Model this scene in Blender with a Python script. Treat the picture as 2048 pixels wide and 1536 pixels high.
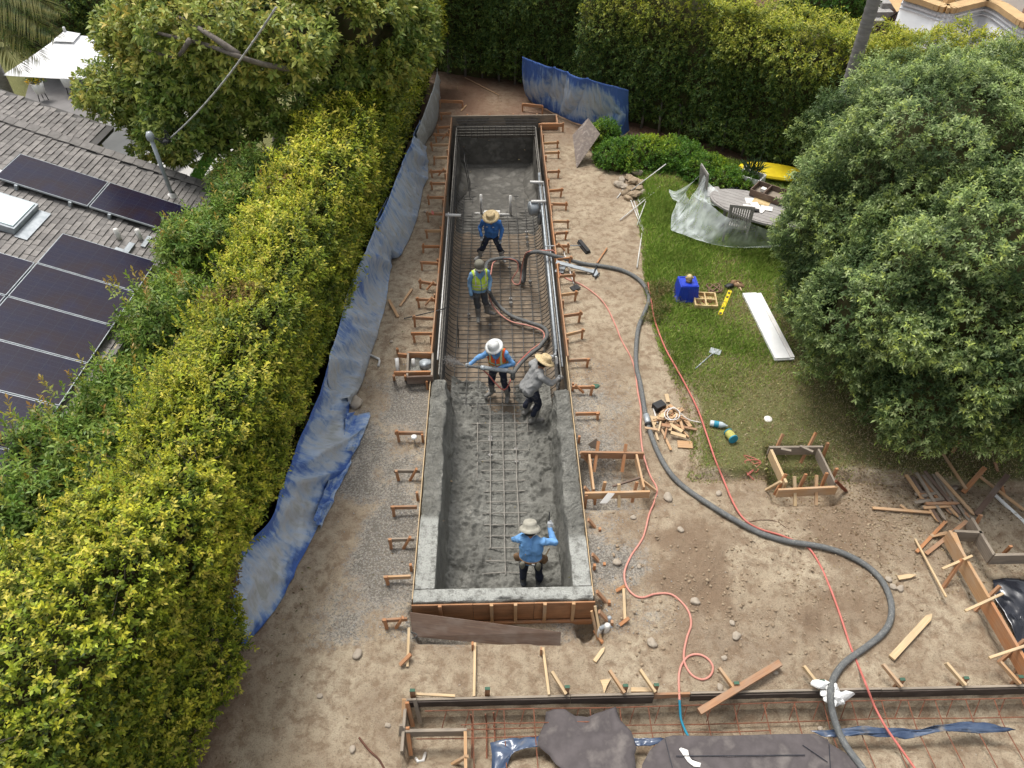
import bpy, math, random
import numpy as np
from math import radians as R, sin, cos, pi
from mathutils import Vector, Matrix

for o in list(bpy.data.objects):
    bpy.data.objects.remove(o)
scene = bpy.context.scene
COL = scene.collection
random.seed(5)
rng = np.random.default_rng(11)

# ---------------------------------------------------------------- camera
CAM_H, PITCH, YAW, FPX = 10.0, R(43.9), R(-1.29), 1470.0 / 2048.0
cd = bpy.data.cameras.new('camera')
cam = bpy.data.objects.new('camera', cd)
COL.objects.link(cam)
cam.location = (0, 0, CAM_H)
cam.rotation_euler = (pi / 2 - PITCH, 0, YAW)
cd.sensor_width = 36.0
cd.lens = 36.0 * FPX
cd.clip_start, cd.clip_end = 0.1, 600
scene.camera = cam

# ---------------------------------------------------------------- sky, sun, exposure
SUN_EL, SUN_AZ = R(68), R(-34)          # soft sun behind thin cloud, from behind left of the far hedge
world = bpy.data.worlds.new('World')
scene.world = world
world.use_nodes = True
wn, wl = world.node_tree.nodes, world.node_tree.links
sky = wn.new('ShaderNodeTexSky')
sky.sky_type = 'NISHITA'
sky.sun_disc = False
sky.sun_elevation = SUN_EL
sky.sun_rotation = SUN_AZ
sky.dust_density = 4.0
hs = wn.new('ShaderNodeHueSaturation')
hs.inputs['Saturation'].default_value = 0.22
wl.new(sky.outputs[0], hs.inputs['Color'])
wl.new(hs.outputs[0], wn['Background'].inputs['Color'])
wn['Background'].inputs['Strength'].default_value = 0.14
sd = bpy.data.lights.new('sun', 'SUN')
sun = bpy.data.objects.new('sun', sd)
COL.objects.link(sun)
sd.energy, sd.angle, sd.color = 1.9, R(18), (1.0, 0.96, 0.90)
sdir = Vector((sin(SUN_AZ) * cos(SUN_EL), cos(SUN_AZ) * cos(SUN_EL), sin(SUN_EL)))
sun.rotation_euler = sdir.to_track_quat('Z', 'Y').to_euler()
sun.location = sdir * 40
vs = scene.view_settings
vs.view_transform, vs.look, vs.exposure, vs.gamma = 'Standard', 'None', 0.60, 1.0
vs.use_curve_mapping = False
scene.render.engine = 'CYCLES'
scene.cycles.max_bounces = 6
scene.cycles.transparent_max_bounces = 10

# ---------------------------------------------------------------- surveying the photograph: pixel -> place at a known height
_cy, _sy, _cp, _sp = cos(YAW), sin(YAW), cos(PITCH), sin(PITCH)
def _rz(v): return np.array([_cy * v[0] - _sy * v[1], _sy * v[0] + _cy * v[1], v[2]])
FW, UP, RT = _rz((0, _cp, -_sp)), _rz((0, _sp, _cp)), _rz((1, 0, 0))
CAM = np.array([0, 0, CAM_H])
def P(px, py, z=0.0):
    d = FW + RT * ((px - 1024) / 1470.0) + UP * ((768 - py) / 1470.0)
    return CAM + d * ((z - CAM_H) / d[2])

def vnoise(p, seed=0):
    p = np.asarray(p, float)
    i = np.floor(p).astype(np.int64); f = p - i
    f = f * f * (3 - 2 * f)
    def h(a, b, c):
        n = (a * 374761393 + b * 668265263 + c * 2147483647 + seed * 974634777) & 0xFFFFFFFF
        n = ((n ^ (n >> 13)) * 1274126177) & 0xFFFFFFFF
        n = ((n ^ (n >> 16)) * 2246822519) & 0xFFFFFFFF
        return ((n ^ (n >> 15)) & 0xFFFF) / 65535.0
    x, y, z = i[..., 0], i[..., 1], i[..., 2]
    r = 0
    for a in (0, 1):
        for b in (0, 1):
            for c in (0, 1):
                w = (f[..., 0] if a else 1 - f[..., 0]) * (f[..., 1] if b else 1 - f[..., 1]) * (f[..., 2] if c else 1 - f[..., 2])
                r = r + w * h(x + a, y + b, z + c)
    return r * 2 - 1
def _vn1(x, y, z, seed):
    i, j, k = math.floor(x), math.floor(y), math.floor(z)
    f, g, h = x - i, y - j, z - k
    f, g, h = f * f * (3 - 2 * f), g * g * (3 - 2 * g), h * h * (3 - 2 * h)
    r = 0.0
    for a, wa in ((0, 1 - f), (1, f)):
        for b, wb in ((0, 1 - g), (1, g)):
            for c, wc in ((0, 1 - h), (1, h)):
                n = ((i + a) * 374761393 + (j + b) * 668265263 + (k + c) * 2147483647 + seed * 974634777) & 0xFFFFFFFF
                n = ((n ^ (n >> 13)) * 1274126177) & 0xFFFFFFFF
                n = ((n ^ (n >> 16)) * 2246822519) & 0xFFFFFFFF
                r += wa * wb * wc * (((n ^ (n >> 15)) & 0xFFFF) / 65535.0)
    return r * 2 - 1
def fbm(p, sc=1.0, oct=4, seed=0, gain=.5):
    p = np.asarray(p, float) * sc
    if p.shape == (1, 3):
        x, y, z = p[0].tolist(); r, a = 0.0, 1.0
        for k in range(oct):
            r += a * _vn1(x, y, z, seed + k); x *= 2.03; y *= 2.03; z *= 2.03; a *= gain
        return np.array([r])
    r, a = 0, 1.0
    for k in range(oct):
        r = r + a * vnoise(p, seed + k); p = p * 2.03; a *= gain
    return r
def sst(x, a, b):
    t = np.clip((x - a) / (b - a), 0, 1)
    return t * t * (3 - 2 * t)
def inpoly(x, y, poly):
    r = np.zeros(np.shape(x), bool)
    n = len(poly)
    for k in range(n):
        x0, y0 = poly[k][:2]; x1, y1 = poly[(k + 1) % n][:2]
        if y0 == y1: continue
        c = ((y0 > y) != (y1 > y)) & (x < (x1 - x0) * (y - y0) / (y1 - y0) + x0)
        r ^= c
    return r
def pdist(x, y, poly, closed=True):
    d = np.full(np.shape(x), 1e9)
    n = len(poly)
    for k in range(n if closed else n - 1):
        a = np.array(poly[k][:2]); b = np.array(poly[(k + 1) % n][:2]); ab = b - a
        t = np.clip(((x - a[0]) * ab[0] + (y - a[1]) * ab[1]) / (ab @ ab + 1e-12), 0, 1)
        d = np.minimum(d, np.hypot(x - a[0] - t * ab[0], y - a[1] - t * ab[1]))
    return d

# ---------------------------------------------------------------- ground heights
ZG = -0.18
POOL = (-1.40, 1.39, 5.66, 22.62)
def base_poly(pts, z=ZG): return [tuple(P(a, b, z)[:2]) for a, b in pts]
LAWN = base_poly([(1286, 372), (1288, 440), (1296, 520), (1308, 620), (1330, 690), (1362, 760), (1388, 830), (1394, 900), (1392, 946),
                  (1470, 946), (1540, 940), (1660, 945), (1800, 960), (2048, 975)], -.1) + [(14, 7.5), (14, 15), (8.4, 18.6), (5.5, 20.4), (4.2, 20.6)]
BOX1 = base_poly([(1172, 922), (1283, 922), (1296, 1000), (1178, 1000)], -.1)
BOX2 = base_poly([(1544, 902), (1642, 902), (1664, 990), (1562, 990)], -.1)
HOLE = base_poly([(1166, 1232), (1190, 1230), (1198, 1278), (1174, 1278)], -.2)
TRENCH = [(-1.25, 5.22), (.9, 5.20), (1.3, 5.40), (1.45, 5.66), (-1.36, 5.66)]
SLAB = [(-1.36, 4.25), (9.5, 4.25), (9.5, -2), (-1.36, -2)]
RPIT = base_poly([(1910, 1075), (2048, 1320)], -.1) + [(12, 4.5), (12, 6.8)]
def gz(x, y, fine=True):
    x = np.asarray(x, float); y = np.asarray(y, float)
    p = np.stack([x, y, np.zeros_like(x)], -1)
    z = np.full(x.shape, ZG)
    n1 = fbm(p, .55, 3, 3)
    z = z + .05 * n1
    # trampled dirt mound right of the near end
    mound = np.exp(-(((x - 3.2) / 2.6) ** 2 + ((y - 6.0) / 1.3) ** 2))
    z = z + .10 * mound
    if fine:
        rough = np.clip(.35 + mound * 1.4 + .4 * n1, .15, 1.3)
        z = z + .022 * rough * fbm(p, 3.1, 4, 9, .6)
        z = z - .03 * np.clip(fbm(p, 1.9, 2, 17) - .25, 0, 1)
    # lawn stands a little proud of the scraped dirt
    dl = pdist(x, y, LAWN); il = inpoly(x, y, LAWN)
    wl_ = np.where(il, sst(dl, 0, .12), 0)
    z = z * (1 - wl_) + (-.07 + .03 * n1) * wl_
    dig = np.where(~il & (y < 8.4) & (x > 3.0), np.exp(-dl / .25), 0)
    z = z - .07 * dig
    # footing pits, slab bed, hole
    for poly, dep, w in ((BOX1, .30, .10), (BOX2, .32, .10), (HOLE, .34, .08), (TRENCH, .34, .05), (RPIT, .22, .2)):
        d = pdist(x, y, poly); i = inpoly(x, y, poly)
        z = z - dep * np.where(i, 1.0, np.exp(-(d / w) ** 2))
    s = inpoly(x, y, SLAB); ds = pdist(x, y, SLAB)
    bed = -.52 + .20 * sst(-y, -3.72, -3.45) + .02 * n1 + (.012 * fbm(p, 4, 3, 21) if fine else 0)
    w = np.where(s, sst(ds, 0, .05), 0)
    z = z * (1 - w) + bed * w
    # neighbour's side is lower
    fx = -3.75 + (y - 5) * .085
    z = z - .35 * sst(-(x - fx), .3, 1.4)
    return z
def gz1(x, y, fine=True): return float(gz(np.array([x]), np.array([y]), fine)[0])
def G(px, py, dz=0.0):
    z = ZG
    for _ in range(6):
        q = P(px, py, z); z = gz1(q[0], q[1]) + dz
    return P(px, py, z)

# ---------------------------------------------------------------- materials
def newmat(name):
    m = bpy.data.materials.new(name); m.use_nodes = True
    nt = m.node_tree
    return m, nt.nodes, nt.links, nt.nodes['Principled BSDF']
def _coord(n, l, coord, scale):
    if coord == 'uvw':
        a = n.new('ShaderNodeAttribute'); a.attribute_name = 'uvw'; src = a.outputs['Vector']
    else:
        a = n.new('ShaderNodeTexCoord'); src = a.outputs['Object']
    mp = n.new('ShaderNodeMapping'); mp.inputs['Scale'].default_value = scale
    l.new(src, mp.inputs['Vector'])
    return mp.outputs[0]
def _noise(n, l, vec, sc, det=4, rough=.55, dist=0):
    t = n.new('ShaderNodeTexNoise'); t.inputs['Scale'].default_value = sc; t.inputs['Detail'].default_value = det
    t.inputs['Roughness'].default_value = rough; t.inputs['Distortion'].default_value = dist
    l.new(vec, t.inputs['Vector']); return t.outputs['Fac']
def _ramp(n, l, fac, stops):
    r = n.new('ShaderNodeValToRGB'); e = r.color_ramp.elements
    while len(e) < len(stops): e.new(.5)
    for k, (p, c) in enumerate(stops):
        e[k].position = p; e[k].color = (*c, 1) if len(c) == 3 else c
    l.new(fac, r.inputs[0]); return r.outputs[0]
def _mix(n, l, fac, a, b, mode='MIX'):
    m = n.new('ShaderNodeMix'); m.data_type = 'RGBA'; m.blend_type = mode
    for s, v in ((m.inputs[0], fac), (m.inputs[6], a), (m.inputs[7], b)):
        if hasattr(v, 'links') or hasattr(v, 'is_linked'): l.new(v, s)
        elif isinstance(v, (int, float)): s.default_value = v
        else: s.default_value = (*v, 1)
    return m.outputs[2]
def _bump(n, l, bsdf, h, strength, dist=.02, prev=None):
    b = n.new('ShaderNodeBump'); b.inputs['Strength'].default_value = strength; b.inputs['Distance'].default_value = dist
    l.new(h, b.inputs['Height'])
    if prev is not None: l.new(prev, b.inputs['Normal'])
    l.new(b.outputs[0], bsdf.inputs['Normal']); return b.outputs[0]
def mat(name, c1, c2=None, scale=6.0, rough=.8, bump=.15, coord='obj', stretch=(1, 1, 1), spec=.3, metal=0, lo=.35, hi=.65, c3=None, det=5):
    m, n, l, b = newmat(name)
    b.inputs['Roughness'].default_value = rough
    b.inputs['Specular IOR Level'].default_value = spec
    b.inputs['Metallic'].default_value = metal
    c2 = c2 or tuple(x * .8 for x in c1)
    v = _coord(n, l, coord, stretch)
    f = _noise(n, l, v, scale, det)
    st = [(lo, c1), (hi, c2)] if c3 is None else [(lo, c1), ((lo + hi) / 2, c2), (hi, c3)]
    l.new(_ramp(n, l, f, st), b.inputs['Base Color'])
    if bump: _bump(n, l, b, _noise(n, l, v, scale * 3, 4), bump, .01)
    return m
def wood(name, c1, c2, dirt=None):
    m, n, l, b = newmat(name)
    b.inputs['Roughness'].default_value = .78; b.inputs['Specular IOR Level'].default_value = .2
    v = _coord(n, l, 'uvw', (1.2, 22, 22))
    f = _noise(n, l, v, 2.2, 5, .6, .4)
    c = _ramp(n, l, f, [(.32, c1), (.68, c2)])
    v2 = _coord(n, l, 'uvw', (1.6, 3, 3))
    k = _noise(n, l, v2, 1.7, 3)
    c = _mix(n, l, _ramp(n, l, k, [(.45, (0, 0, 0)), (.75, (.75, .75, .75))]), c, dirt or tuple(x * .55 for x in c2))
    l.new(c, b.inputs['Base Color'])
    _bump(n, l, b, f, .25, .004)
    return m
M = {}
M['form'] = wood('form_wood', (.40, .225, .125), (.29, .15, .08), (.30, .23, .17))
M['orange'] = wood('orange_wood', (.47, .235, .115), (.36, .165, .075), (.34, .25, .17))
M['pine'] = wood('pale_pine', (.62, .47, .29), (.50, .35, .19), (.40, .31, .21))
M['old'] = wood('weathered_wood', (.33, .28, .22), (.22, .18, .14), (.15, .13, .11))
M['fir'] = wood('fir_board', (.52, .33, .18), (.40, .235, .12), (.46, .36, .26))
M['dark'] = wood('dark_ply', (.17, .115, .085), (.115, .078, .06), (.23, .19, .16))
M['stain'] = wood('stained_board', (.075, .058, .048), (.05, .040, .035), (.12, .10, .085))
M['ply'] = wood('form_ply', (.42, .22, .115), (.30, .15, .075), (.20, .12, .07))
M['greywood'] = wood('grey_teak', (.36, .34, .32), (.27, .255, .24), (.22, .2, .19))
M['red'] = wood('redwood', (.24, .085, .045), (.15, .055, .03))
M['pvc'] = mat('white_pvc', (.72, .71, .68), (.55, .53, .49), 9, .45, .03)
M['white'] = mat('white_paint', (.78, .78, .76), (.70, .70, .68), 4, .5, .03)
M['gal'] = mat('galvanised', (.42, .45, .47), (.30, .33, .35), 9, .5, .05, metal=.3)
M['rebar'] = mat('steel_bar', (.10, .097, .092), (.06, .058, .056), 14, .6, .2, metal=.2)
M['cemented'] = mat('cement_coated_bar', (.30, .28, .245), (.20, .188, .165), 9, .85, .2)
M['oversprayed'] = mat('oversprayed_soil', (.15, .135, .115), (.21, .185, .155), 5, .95, .6, det=8, c3=(.115, .106, .093))
M['rust'] = mat('rusty_bar', (.26, .10, .055), (.15, .065, .04), 14, .85, .2)
M['blacksteel'] = mat('black_steel', (.03, .03, .032), (.02, .02, .02), 5, .5, .05)
M['stone'] = mat('stone', (.40, .345, .275), (.30, .25, .195), 9, .9, .3)
M['stonegrey'] = mat('grey_stone', (.34, .33, .31), (.23, .22, .21), 9, .9, .3)
M['conc'] = None
M['rubber'] = mat('grey_hose_rubber', (.17, .172, .165), (.10, .105, .105), 5, .7, .12, coord='uvw', stretch=(3, 1, 1), c3=(.27, .265, .24), hi=.75)
M['pink'] = mat('pink_hose', (.60, .27, .215), (.50, .215, .165), 3, .5, .02)
M['redhose'] = mat('red_hose', (.56, .17, .14), (.46, .13, .10), 3, .5, .02)
M['teal'] = mat('teal_hose', (.03, .25, .36), (.02, .2, .3), 3, .45, .02)
M['felt'] = mat('roof_felt', (.115, .10, .10), (.085, .074, .074), 3.5, .95, .6, det=9, c3=(.17, .15, .14), hi=.72)
M['blackplastic'] = mat('black_plastic', (.012, .013, .018), (.02, .022, .03), 3, .18, .1, spec=.6)
M['navyplastic'] = mat('navy_plastic', (.03, .05, .10), (.07, .10, .16), 4, .22, .2, spec=.6, c3=(.30, .25, .18), hi=.8)
M['paper'] = mat('paper', (.80, .78, .74), (.70, .67, .62), 4, .8, .02)
M['straw'] = mat('straw', (.62, .49, .29), (.48, .36, .19), 30, .85, .4)
M['cloth_hat'] = mat('beige_cloth', (.42, .40, .33), (.32, .30, .25), 14, .9, .3)
M['hardhat'] = mat('white_hardhat', (.78, .79, .78), (.62, .62, .59), 7, .4, .03)
M['olivecap'] = mat('dusty_olive', (.16, .15, .11), (.23, .22, .18), 10, .7, .1)
M['blueshirt'] = mat('blue_shirt', (.075, .22, .56), (.055, .17, .46), 5, .85, .3)
M['skyshirt'] = mat('sky_blue_shirt', (.18, .38, .68), (.14, .31, .58), 5, .85, .3)
M['paleshirt'] = mat('dusty_blue_shirt', (.17, .33, .55), (.22, .36, .52), 6, .85, .3)
M['greyshirt'] = mat('grey_shirt', (.24, .24, .24), (.30, .30, .29), 6, .85, .3)
M['navy'] = mat('navy_trousers', (.018, .023, .045), (.03, .035, .055), 9, .9, .3, c3=(.15, .145, .135), hi=.78)
M['jeans'] = mat('dusty_jeans', (.045, .055, .075), (.11, .11, .105), 7, .9, .3)
M['boot'] = mat('cement_boot', (.26, .255, .24), (.16, .155, .145), 9, .8, .2)
M['whiteboot'] = mat('pale_boot', (.52, .51, .48), (.34, .33, .31), 9, .7, .2)
M['glove'] = mat('grey_glove', (.30, .31, .32), (.42, .43, .43), 14, .9, .2)
M['darkglove'] = mat('dark_glove', (.10, .10, .10), (.16, .16, .155), 14, .9, .2)
M['skin'] = mat('skin', (.30, .15, .09), (.25, .12, .07), 9, .55, .05)
M['hair'] = mat('black_hair', (.012, .010, .009), (.02, .017, .014), 20, .6, .2)
M['vestyellow'] = mat('hivis_yellow', (.60, .78, .06), (.50, .66, .10), 6, .8, .15)
M['vestorange'] = mat('hivis_orange', (.85, .13, .035), (.72, .11, .04), 6, .8, .15)
M['silver'] = mat('reflective_band', (.62, .62, .58), (.50, .50, .47), 10, .5, .05)
M['yellow'] = mat('yellow_plastic', (.78, .60, .02), (.70, .52, .02), 5, .4, .03)
M['bluebin'] = mat('blue_plastic', (.015, .05, .50), (.012, .042, .42), 5, .35, .03, spec=.5)
M['cream'] = mat('cream_plastic', (.62, .50, .28), (.50, .36, .17), 8, .6, .1, c3=(.32, .19, .08), hi=.72)
M['brass'] = mat('brass', (.50, .38, .16), (.36, .26, .11), 12, .45, .1, metal=.5)
M['leather'] = mat('leather', (.26, .155, .08), (.15, .09, .05), 12, .7, .2)
M['rope'] = mat('brown_rope', (.20, .125, .085), (.13, .08, .055), 30, .95, .3)
M['trim_tan'] = mat('tan_stone_trim', (.56, .38, .19), (.46, .31, .16), 3, .8, .1)
M['stucco'] = mat('white_stucco', (.72, .73, .74), (.66, .67, .68), 1.5, .9, .2, det=8)
M['canvas'] = mat('white_canvas', (.80, .80, .80), (.76, .76, .77), 3, .85, .05)
M['bark'] = mat('grey_bark', (.20, .175, .15), (.12, .105, .09), 9, .95, .5)
M['redbark'] = mat('reddish_bark', (.17, .075, .05), (.10, .05, .035), 9, .95, .4)
M['palmbark'] = mat('palm_bark', (.27, .255, .24), (.19, .18, .17), 5, .95, .4, stretch=(1, 1, 4))
M['soil'] = mat('soil', (.27, .21, .15), (.175, .137, .10), 4, .97, .5, det=8, c3=(.22, .185, .145))
M['clod'] = mat('clod', (.36, .28, .19), (.24, .18, .12), 9, .97, .5)
M['chip'] = mat('wood_chip', (.50, .32, .15), (.33, .2, .1), 8, .9, .1)
M['wetconc'] = mat('wet_concrete', (.125, .117, .102), (.085, .08, .07), 3, .75, .7, det=8, c3=(.165, .157, .138))
M['greentip'] = mat('green_paint', (.06, .13, .085), (.05, .10, .07), 8, .8, .1)
M['eye'] = mat('eye', (.02, .015, .012), None, 4, .3, 0)

def shotcrete(name, k):
    m, n, l, b = newmat(name)
    b.inputs['Roughness'].default_value = .82; b.inputs['Specular IOR Level'].default_value = .35
    v = _coord(n, l, 'obj', (1, 1, 1))
    f1 = _noise(n, l, v, 1.6, 6, .6); f2 = _noise(n, l, v, 34, 5, .7)
    c = _ramp(n, l, f1, [(p_, tuple(x * k for x in c_)) for p_, c_ in ((.32, (.125, .122, .107)), (.50, (.205, .202, .178)), (.70, (.31, .305, .272)))])
    a = n.new('ShaderNodeAttribute'); a.attribute_name = 'col'
    c = _mix(n, l, a.outputs['Fac'], c, (.45, .455, .42))
    st_ = _noise(n, l, v, 7, 5, .7)
    c = _mix(n, l, _ramp(n, l, st_, [(.36, (.8, .8, .8)), (.52, (0, 0, 0))]), c, (.15, .147, .13))
    c = _mix(n, l, _ramp(n, l, f2, [(.33, (.5, .5, .5)), (.50, (0, 0, 0))]), c, (.13, .128, .115))
    l.new(c, b.inputs['Base Color'])
    p = _bump(n, l, b, st_, 1.0, .035)
    p = _bump(n, l, b, f2, 1.0, .03, p)
    return m
M['conc'] = shotcrete('shotcrete', 1.0)
M['concwall'] = shotcrete('wall_shotcrete', 1.0)
# ---------------------------------------------------------------- builders
def nrm(v):
    v = np.asarray(v, float); return v / (np.linalg.norm(v) + 1e-12)
def cat_rom(pts, k=6):
    p = [np.asarray(q, float) for q in pts]; out = []
    p = [2 * p[0] - p[1]] + p + [2 * p[-1] - p[-2]]
    for i in range(1, len(p) - 2):
        a, b, c, d = p[i - 1], p[i], p[i + 1], p[i + 2]
        for j in range(k):
            t = j / k
            out.append(.5 * (2 * b + (c - a) * t + (2 * a - 5 * b + 4 * c - d) * t * t + (3 * b - a - 3 * c + d) * t ** 3))
    out.append(p[-2]); return out
class MB:
    """collects shapes into ONE mesh object"""
    def __init__(s): s.v, s.f, s.m, s.u, s.c = [], [], [], [], []
    def add(s, v, f, mi=0, uvw=None, col=None):
        o = len(s.v); v = [tuple(map(float, x)) for x in v]
        s.v += v; s.f += [tuple(i + o for i in q) for q in f]; s.m += [mi] * len(f)
        s.u += [tuple(map(float, x)) for x in (uvw if uvw is not None else v)]
        s.c += list(col) if col is not None else [0.0] * len(v)
        return s
    def bar(s, p0, p1, w, h, up=(0, 0, 1), mi=0, tip=0, tw=None):
        p0, p1 = np.asarray(p0, float), np.asarray(p1, float)
        L = np.linalg.norm(p1 - p0); d = (p1 - p0) / L
        sd_ = np.cross(d, up)
        if np.linalg.norm(sd_) < 1e-3: sd_ = np.cross(d, (0, 1, 0))
        sd_ = nrm(sd_); u2 = np.cross(sd_, d)
        r = random.random() * 30
        st = [(0, 1), (L - tip, 1)] + ([(L, .12)] if tip else [])
        v, uv, f = [], [], []
        for t, k in st:
            for a, b in ((-1, -1), (1, -1), (1, 1), (-1, 1)):
                v.append(p0 + d * t + sd_ * a * w / 2 * k + u2 * b * h / 2); uv.append((t + r, a * w / 2, b * h / 2 + r))
        for q in range(len(st) - 1):
            o = q * 4
            for k in range(4): f.append((o + k, o + (k + 1) % 4, o + 4 + (k + 1) % 4, o + 4 + k))
        o = (len(st) - 1) * 4
        f += [(3, 2, 1, 0), (o, o + 1, o + 2, o + 3)]
        return s.add(v, f, mi, uv)
    def box(s, c, size, rz=0, mi=0):
        x, y, z = (q / 2 for q in size); a, b = cos(rz), sin(rz)
        v = [(c[0] + a * i * x - b * j * y, c[1] + b * i * x + a * j * y, c[2] + k * z) for k in (-1, 1) for i, j in ((-1, -1), (1, -1), (1, 1), (-1, 1))]
        u = [(i * x + c[0], j * y + c[1], k * z) for k in (-1, 1) for i, j in ((-1, -1), (1, -1), (1, 1), (-1, 1))]
        return s.add(v, [(3, 2, 1, 0), (4, 5, 6, 7), (0, 1, 5, 4), (1, 2, 6, 5), (2, 3, 7, 6), (3, 0, 4, 7)], mi, u)
    def tube(s, path, r, n=8, mi=0, cap=True, col=None):
        p = np.array(path, float); N = len(p)
        rr = np.full(N, r) if np.isscalar(r) else np.array(r, float)
        t = np.gradient(p, axis=0); t /= (np.linalg.norm(t, axis=1)[:, None] + 1e-12)
        ref = np.array((0, 0, 1.)) if abs(t[0][2]) < .9 else np.array((1., 0, 0))
        v, uv, f = [], [], []; a = nrm(np.cross(t[0], ref)); L = 0
        for i in range(N):
            a = a - t[i] * (a @ t[i]); a = nrm(a); b = np.cross(t[i], a)
            if i: L += np.linalg.norm(p[i] - p[i - 1])
            for k in range(n):
                q = 2 * pi * k / n
                v.append(p[i] + rr[i] * (a * cos(q) + b * sin(q))); uv.append((L, .3 * cos(q), .3 * sin(q)))
        for i in range(N - 1):
            for k in range(n): f.append((i * n + k, i * n + (k + 1) % n, (i + 1) * n + (k + 1) % n, (i + 1) * n + k))
        if cap: f += [tuple(range(n))[::-1], tuple((N - 1) * n + k for k in range(n))]
        return s.add(v, f, mi, uv, None if col is None else [col] * len(v))
    def lathe(s, prof, c, n=20, mi=0, axis=(0, 0, 1), sx=1, sy=1):
        z = nrm(axis); x = nrm(np.cross(z, (0, 1, 0)) if abs(z[1]) < .9 else np.cross(z, (1, 0, 0))); y = np.cross(z, x)
        c = np.asarray(c, float); v, f = [], []
        for r, h in prof:
            for k in range(n):
                q = 2 * pi * k / n; v.append(c + z * h + r * (x * cos(q) * sx + y * sin(q) * sy))
        for i in range(len(prof) - 1):
            for k in range(n): f.append((i * n + k, i * n + (k + 1) % n, (i + 1) * n + (k + 1) % n, (i + 1) * n + k))
        return s.add(v, f, mi)
    def grid(s, fn, nu, nv, mi=0, col=None, thick=0):
        v, uv, cc, f = [], [], [], []
        for j in range(nv + 1):
            for i in range(nu + 1):
                a, b = i / nu, j / nv
                v.append(fn(a, b)); uv.append((a * 4, b * 4, 0)); cc.append(col(a, b) if col else 0.0)
        W = nu + 1
        for j in range(nv):
            for i in range(nu): f.append((j * W + i, j * W + i + 1, (j + 1) * W + i + 1, (j + 1) * W + i))
        return s.add(v, f, mi, uv, cc)
    def poly(s, pts, rings=7, amp=0.0, nsc=2.0, seed=0, zf=None, mi=0, dens=3, col=None):
        """an irregular sheet: rings shrinking from the outline to the middle"""
        b = []
        n = len(pts)
        for k in range(n):
            for j in range(dens): b.append(np.asarray(pts[k]) * (1 - j / dens) + np.asarray(pts[(k + 1) % n]) * (j / dens))
        b = np.array(b, float); c = b.mean(0); N = len(b); v = []
        for r in range(rings):
            v += list(c + (b - c) * (1 - r / rings))
        v.append(c); v = np.array(v)
        v[:, 2] += amp * fbm(v * (1, 1, 0), nsc, 4, seed)
        if zf is not None: v[:, 2] = zf(v)
        f = []
        for r in range(rings - 1):
            for k in range(N): f.append((r * N + k, r * N + (k + 1) % N, (r + 1) * N + (k + 1) % N, (r + 1) * N + k))
        o = (rings - 1) * N
        for k in range(N): f.append((o + k, o + (k + 1) % N, rings * N))
        return s.add(v, f, mi, None, None if col is None else [col] * len(v))
    def blob(s, c, rad, seed=0, amp=.18, sub=2, mi=0, rz=0):
        V0, F0 = ico(sub)
        d = 1 + amp * fbm(V0 * 1.0, 1.4, 3, seed)
        q = V0 * d[:, None] * np.asarray(rad)
        a, b = cos(rz), sin(rz)
        q = np.stack([q[:, 0] * a - q[:, 1] * b, q[:, 0] * b + q[:, 1] * a, q[:, 2]], 1)
        return s.add(q + np.asarray(c), F0, mi)
    def rock(s, c, rad, seed=0, mi=0):
        V0, F0 = ico(2); g = np.random.default_rng(seed)
        q = np.round(V0 * 1.6 + g.normal(0, .16, V0.shape)) / 1.6 * .35 + V0 * .65
        q = q * g.uniform(.88, 1.1, (len(V0), 1)) * np.asarray(rad); a = g.uniform(0, 6.28)
        q = np.stack([q[:, 0] * cos(a) - q[:, 1] * sin(a), q[:, 0] * sin(a) + q[:, 1] * cos(a), q[:, 2]], 1)
        return s.add(q + np.asarray(c), F0, mi)
    def build(s, name, mats, parent=None, smooth=False, origin=None, thick=0):
        v = np.array(s.v, float)
        if parent is not None: org = world_of(parent)
        elif origin is not None: org = np.asarray(origin, float)
        else:
            lo, hi = v.min(0), v.max(0); org = np.array([(lo[0] + hi[0]) / 2, (lo[1] + hi[1]) / 2, lo[2]])
        me = bpy.data.meshes.new(name)
        me.from_pydata((v - org).tolist(), [], s.f)
        ms = mats if isinstance(mats, (list, tuple)) else [mats]
        for q in ms: me.materials.append(M[q] if isinstance(q, str) else q)
        me.polygons.foreach_set('material_index', s.m)
        if smooth: me.polygons.foreach_set('use_smooth', [True] * len(s.f))
        a = me.attributes.new('uvw', 'FLOAT_VECTOR', 'POINT'); a.data.foreach_set('vector', np.array(s.u).ravel())
        if any(s.c):
            a = me.attributes.new('col', 'FLOAT', 'POINT'); a.data.foreach_set('value', s.c)
        me.update()
        o = bpy.data.objects.new(name, me); COL.objects.link(o)
        if parent is not None: o.parent = parent
        else: o.location = org
        if thick:
            md = o.modifiers.new('thickness', 'SOLIDIFY'); md.thickness = thick; md.offset = 0
        return o
_ico = {}
def ico(sub):
    if sub not in _ico:
        import bmesh
        bm = bmesh.new(); bmesh.ops.create_icosphere(bm, subdivisions=sub, radius=1)
        _ico[sub] = (np.array([v.co[:] for v in bm.verts]), [tuple(v.index for v in f.verts) for f in bm.faces]); bm.free()
    return _ico[sub]
def world_of(o):
    p = np.zeros(3)
    while o is not None: p = p + np.array(o.location); o = o.parent
    return p
def tag(o, label=None, cat=None, group=None, kind=None):
    for k, v in (('label', label), ('category', cat), ('group', group), ('kind', kind)):
        if v: o[k] = v
    return o
def thing(name, label, cat, loc, group=None):
    o = bpy.data.objects.new(name, None); COL.objects.link(o)
    o.empty_display_size = .1; o.location = [float(q) for q in loc]
    return tag(o, label, cat, group)
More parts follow.
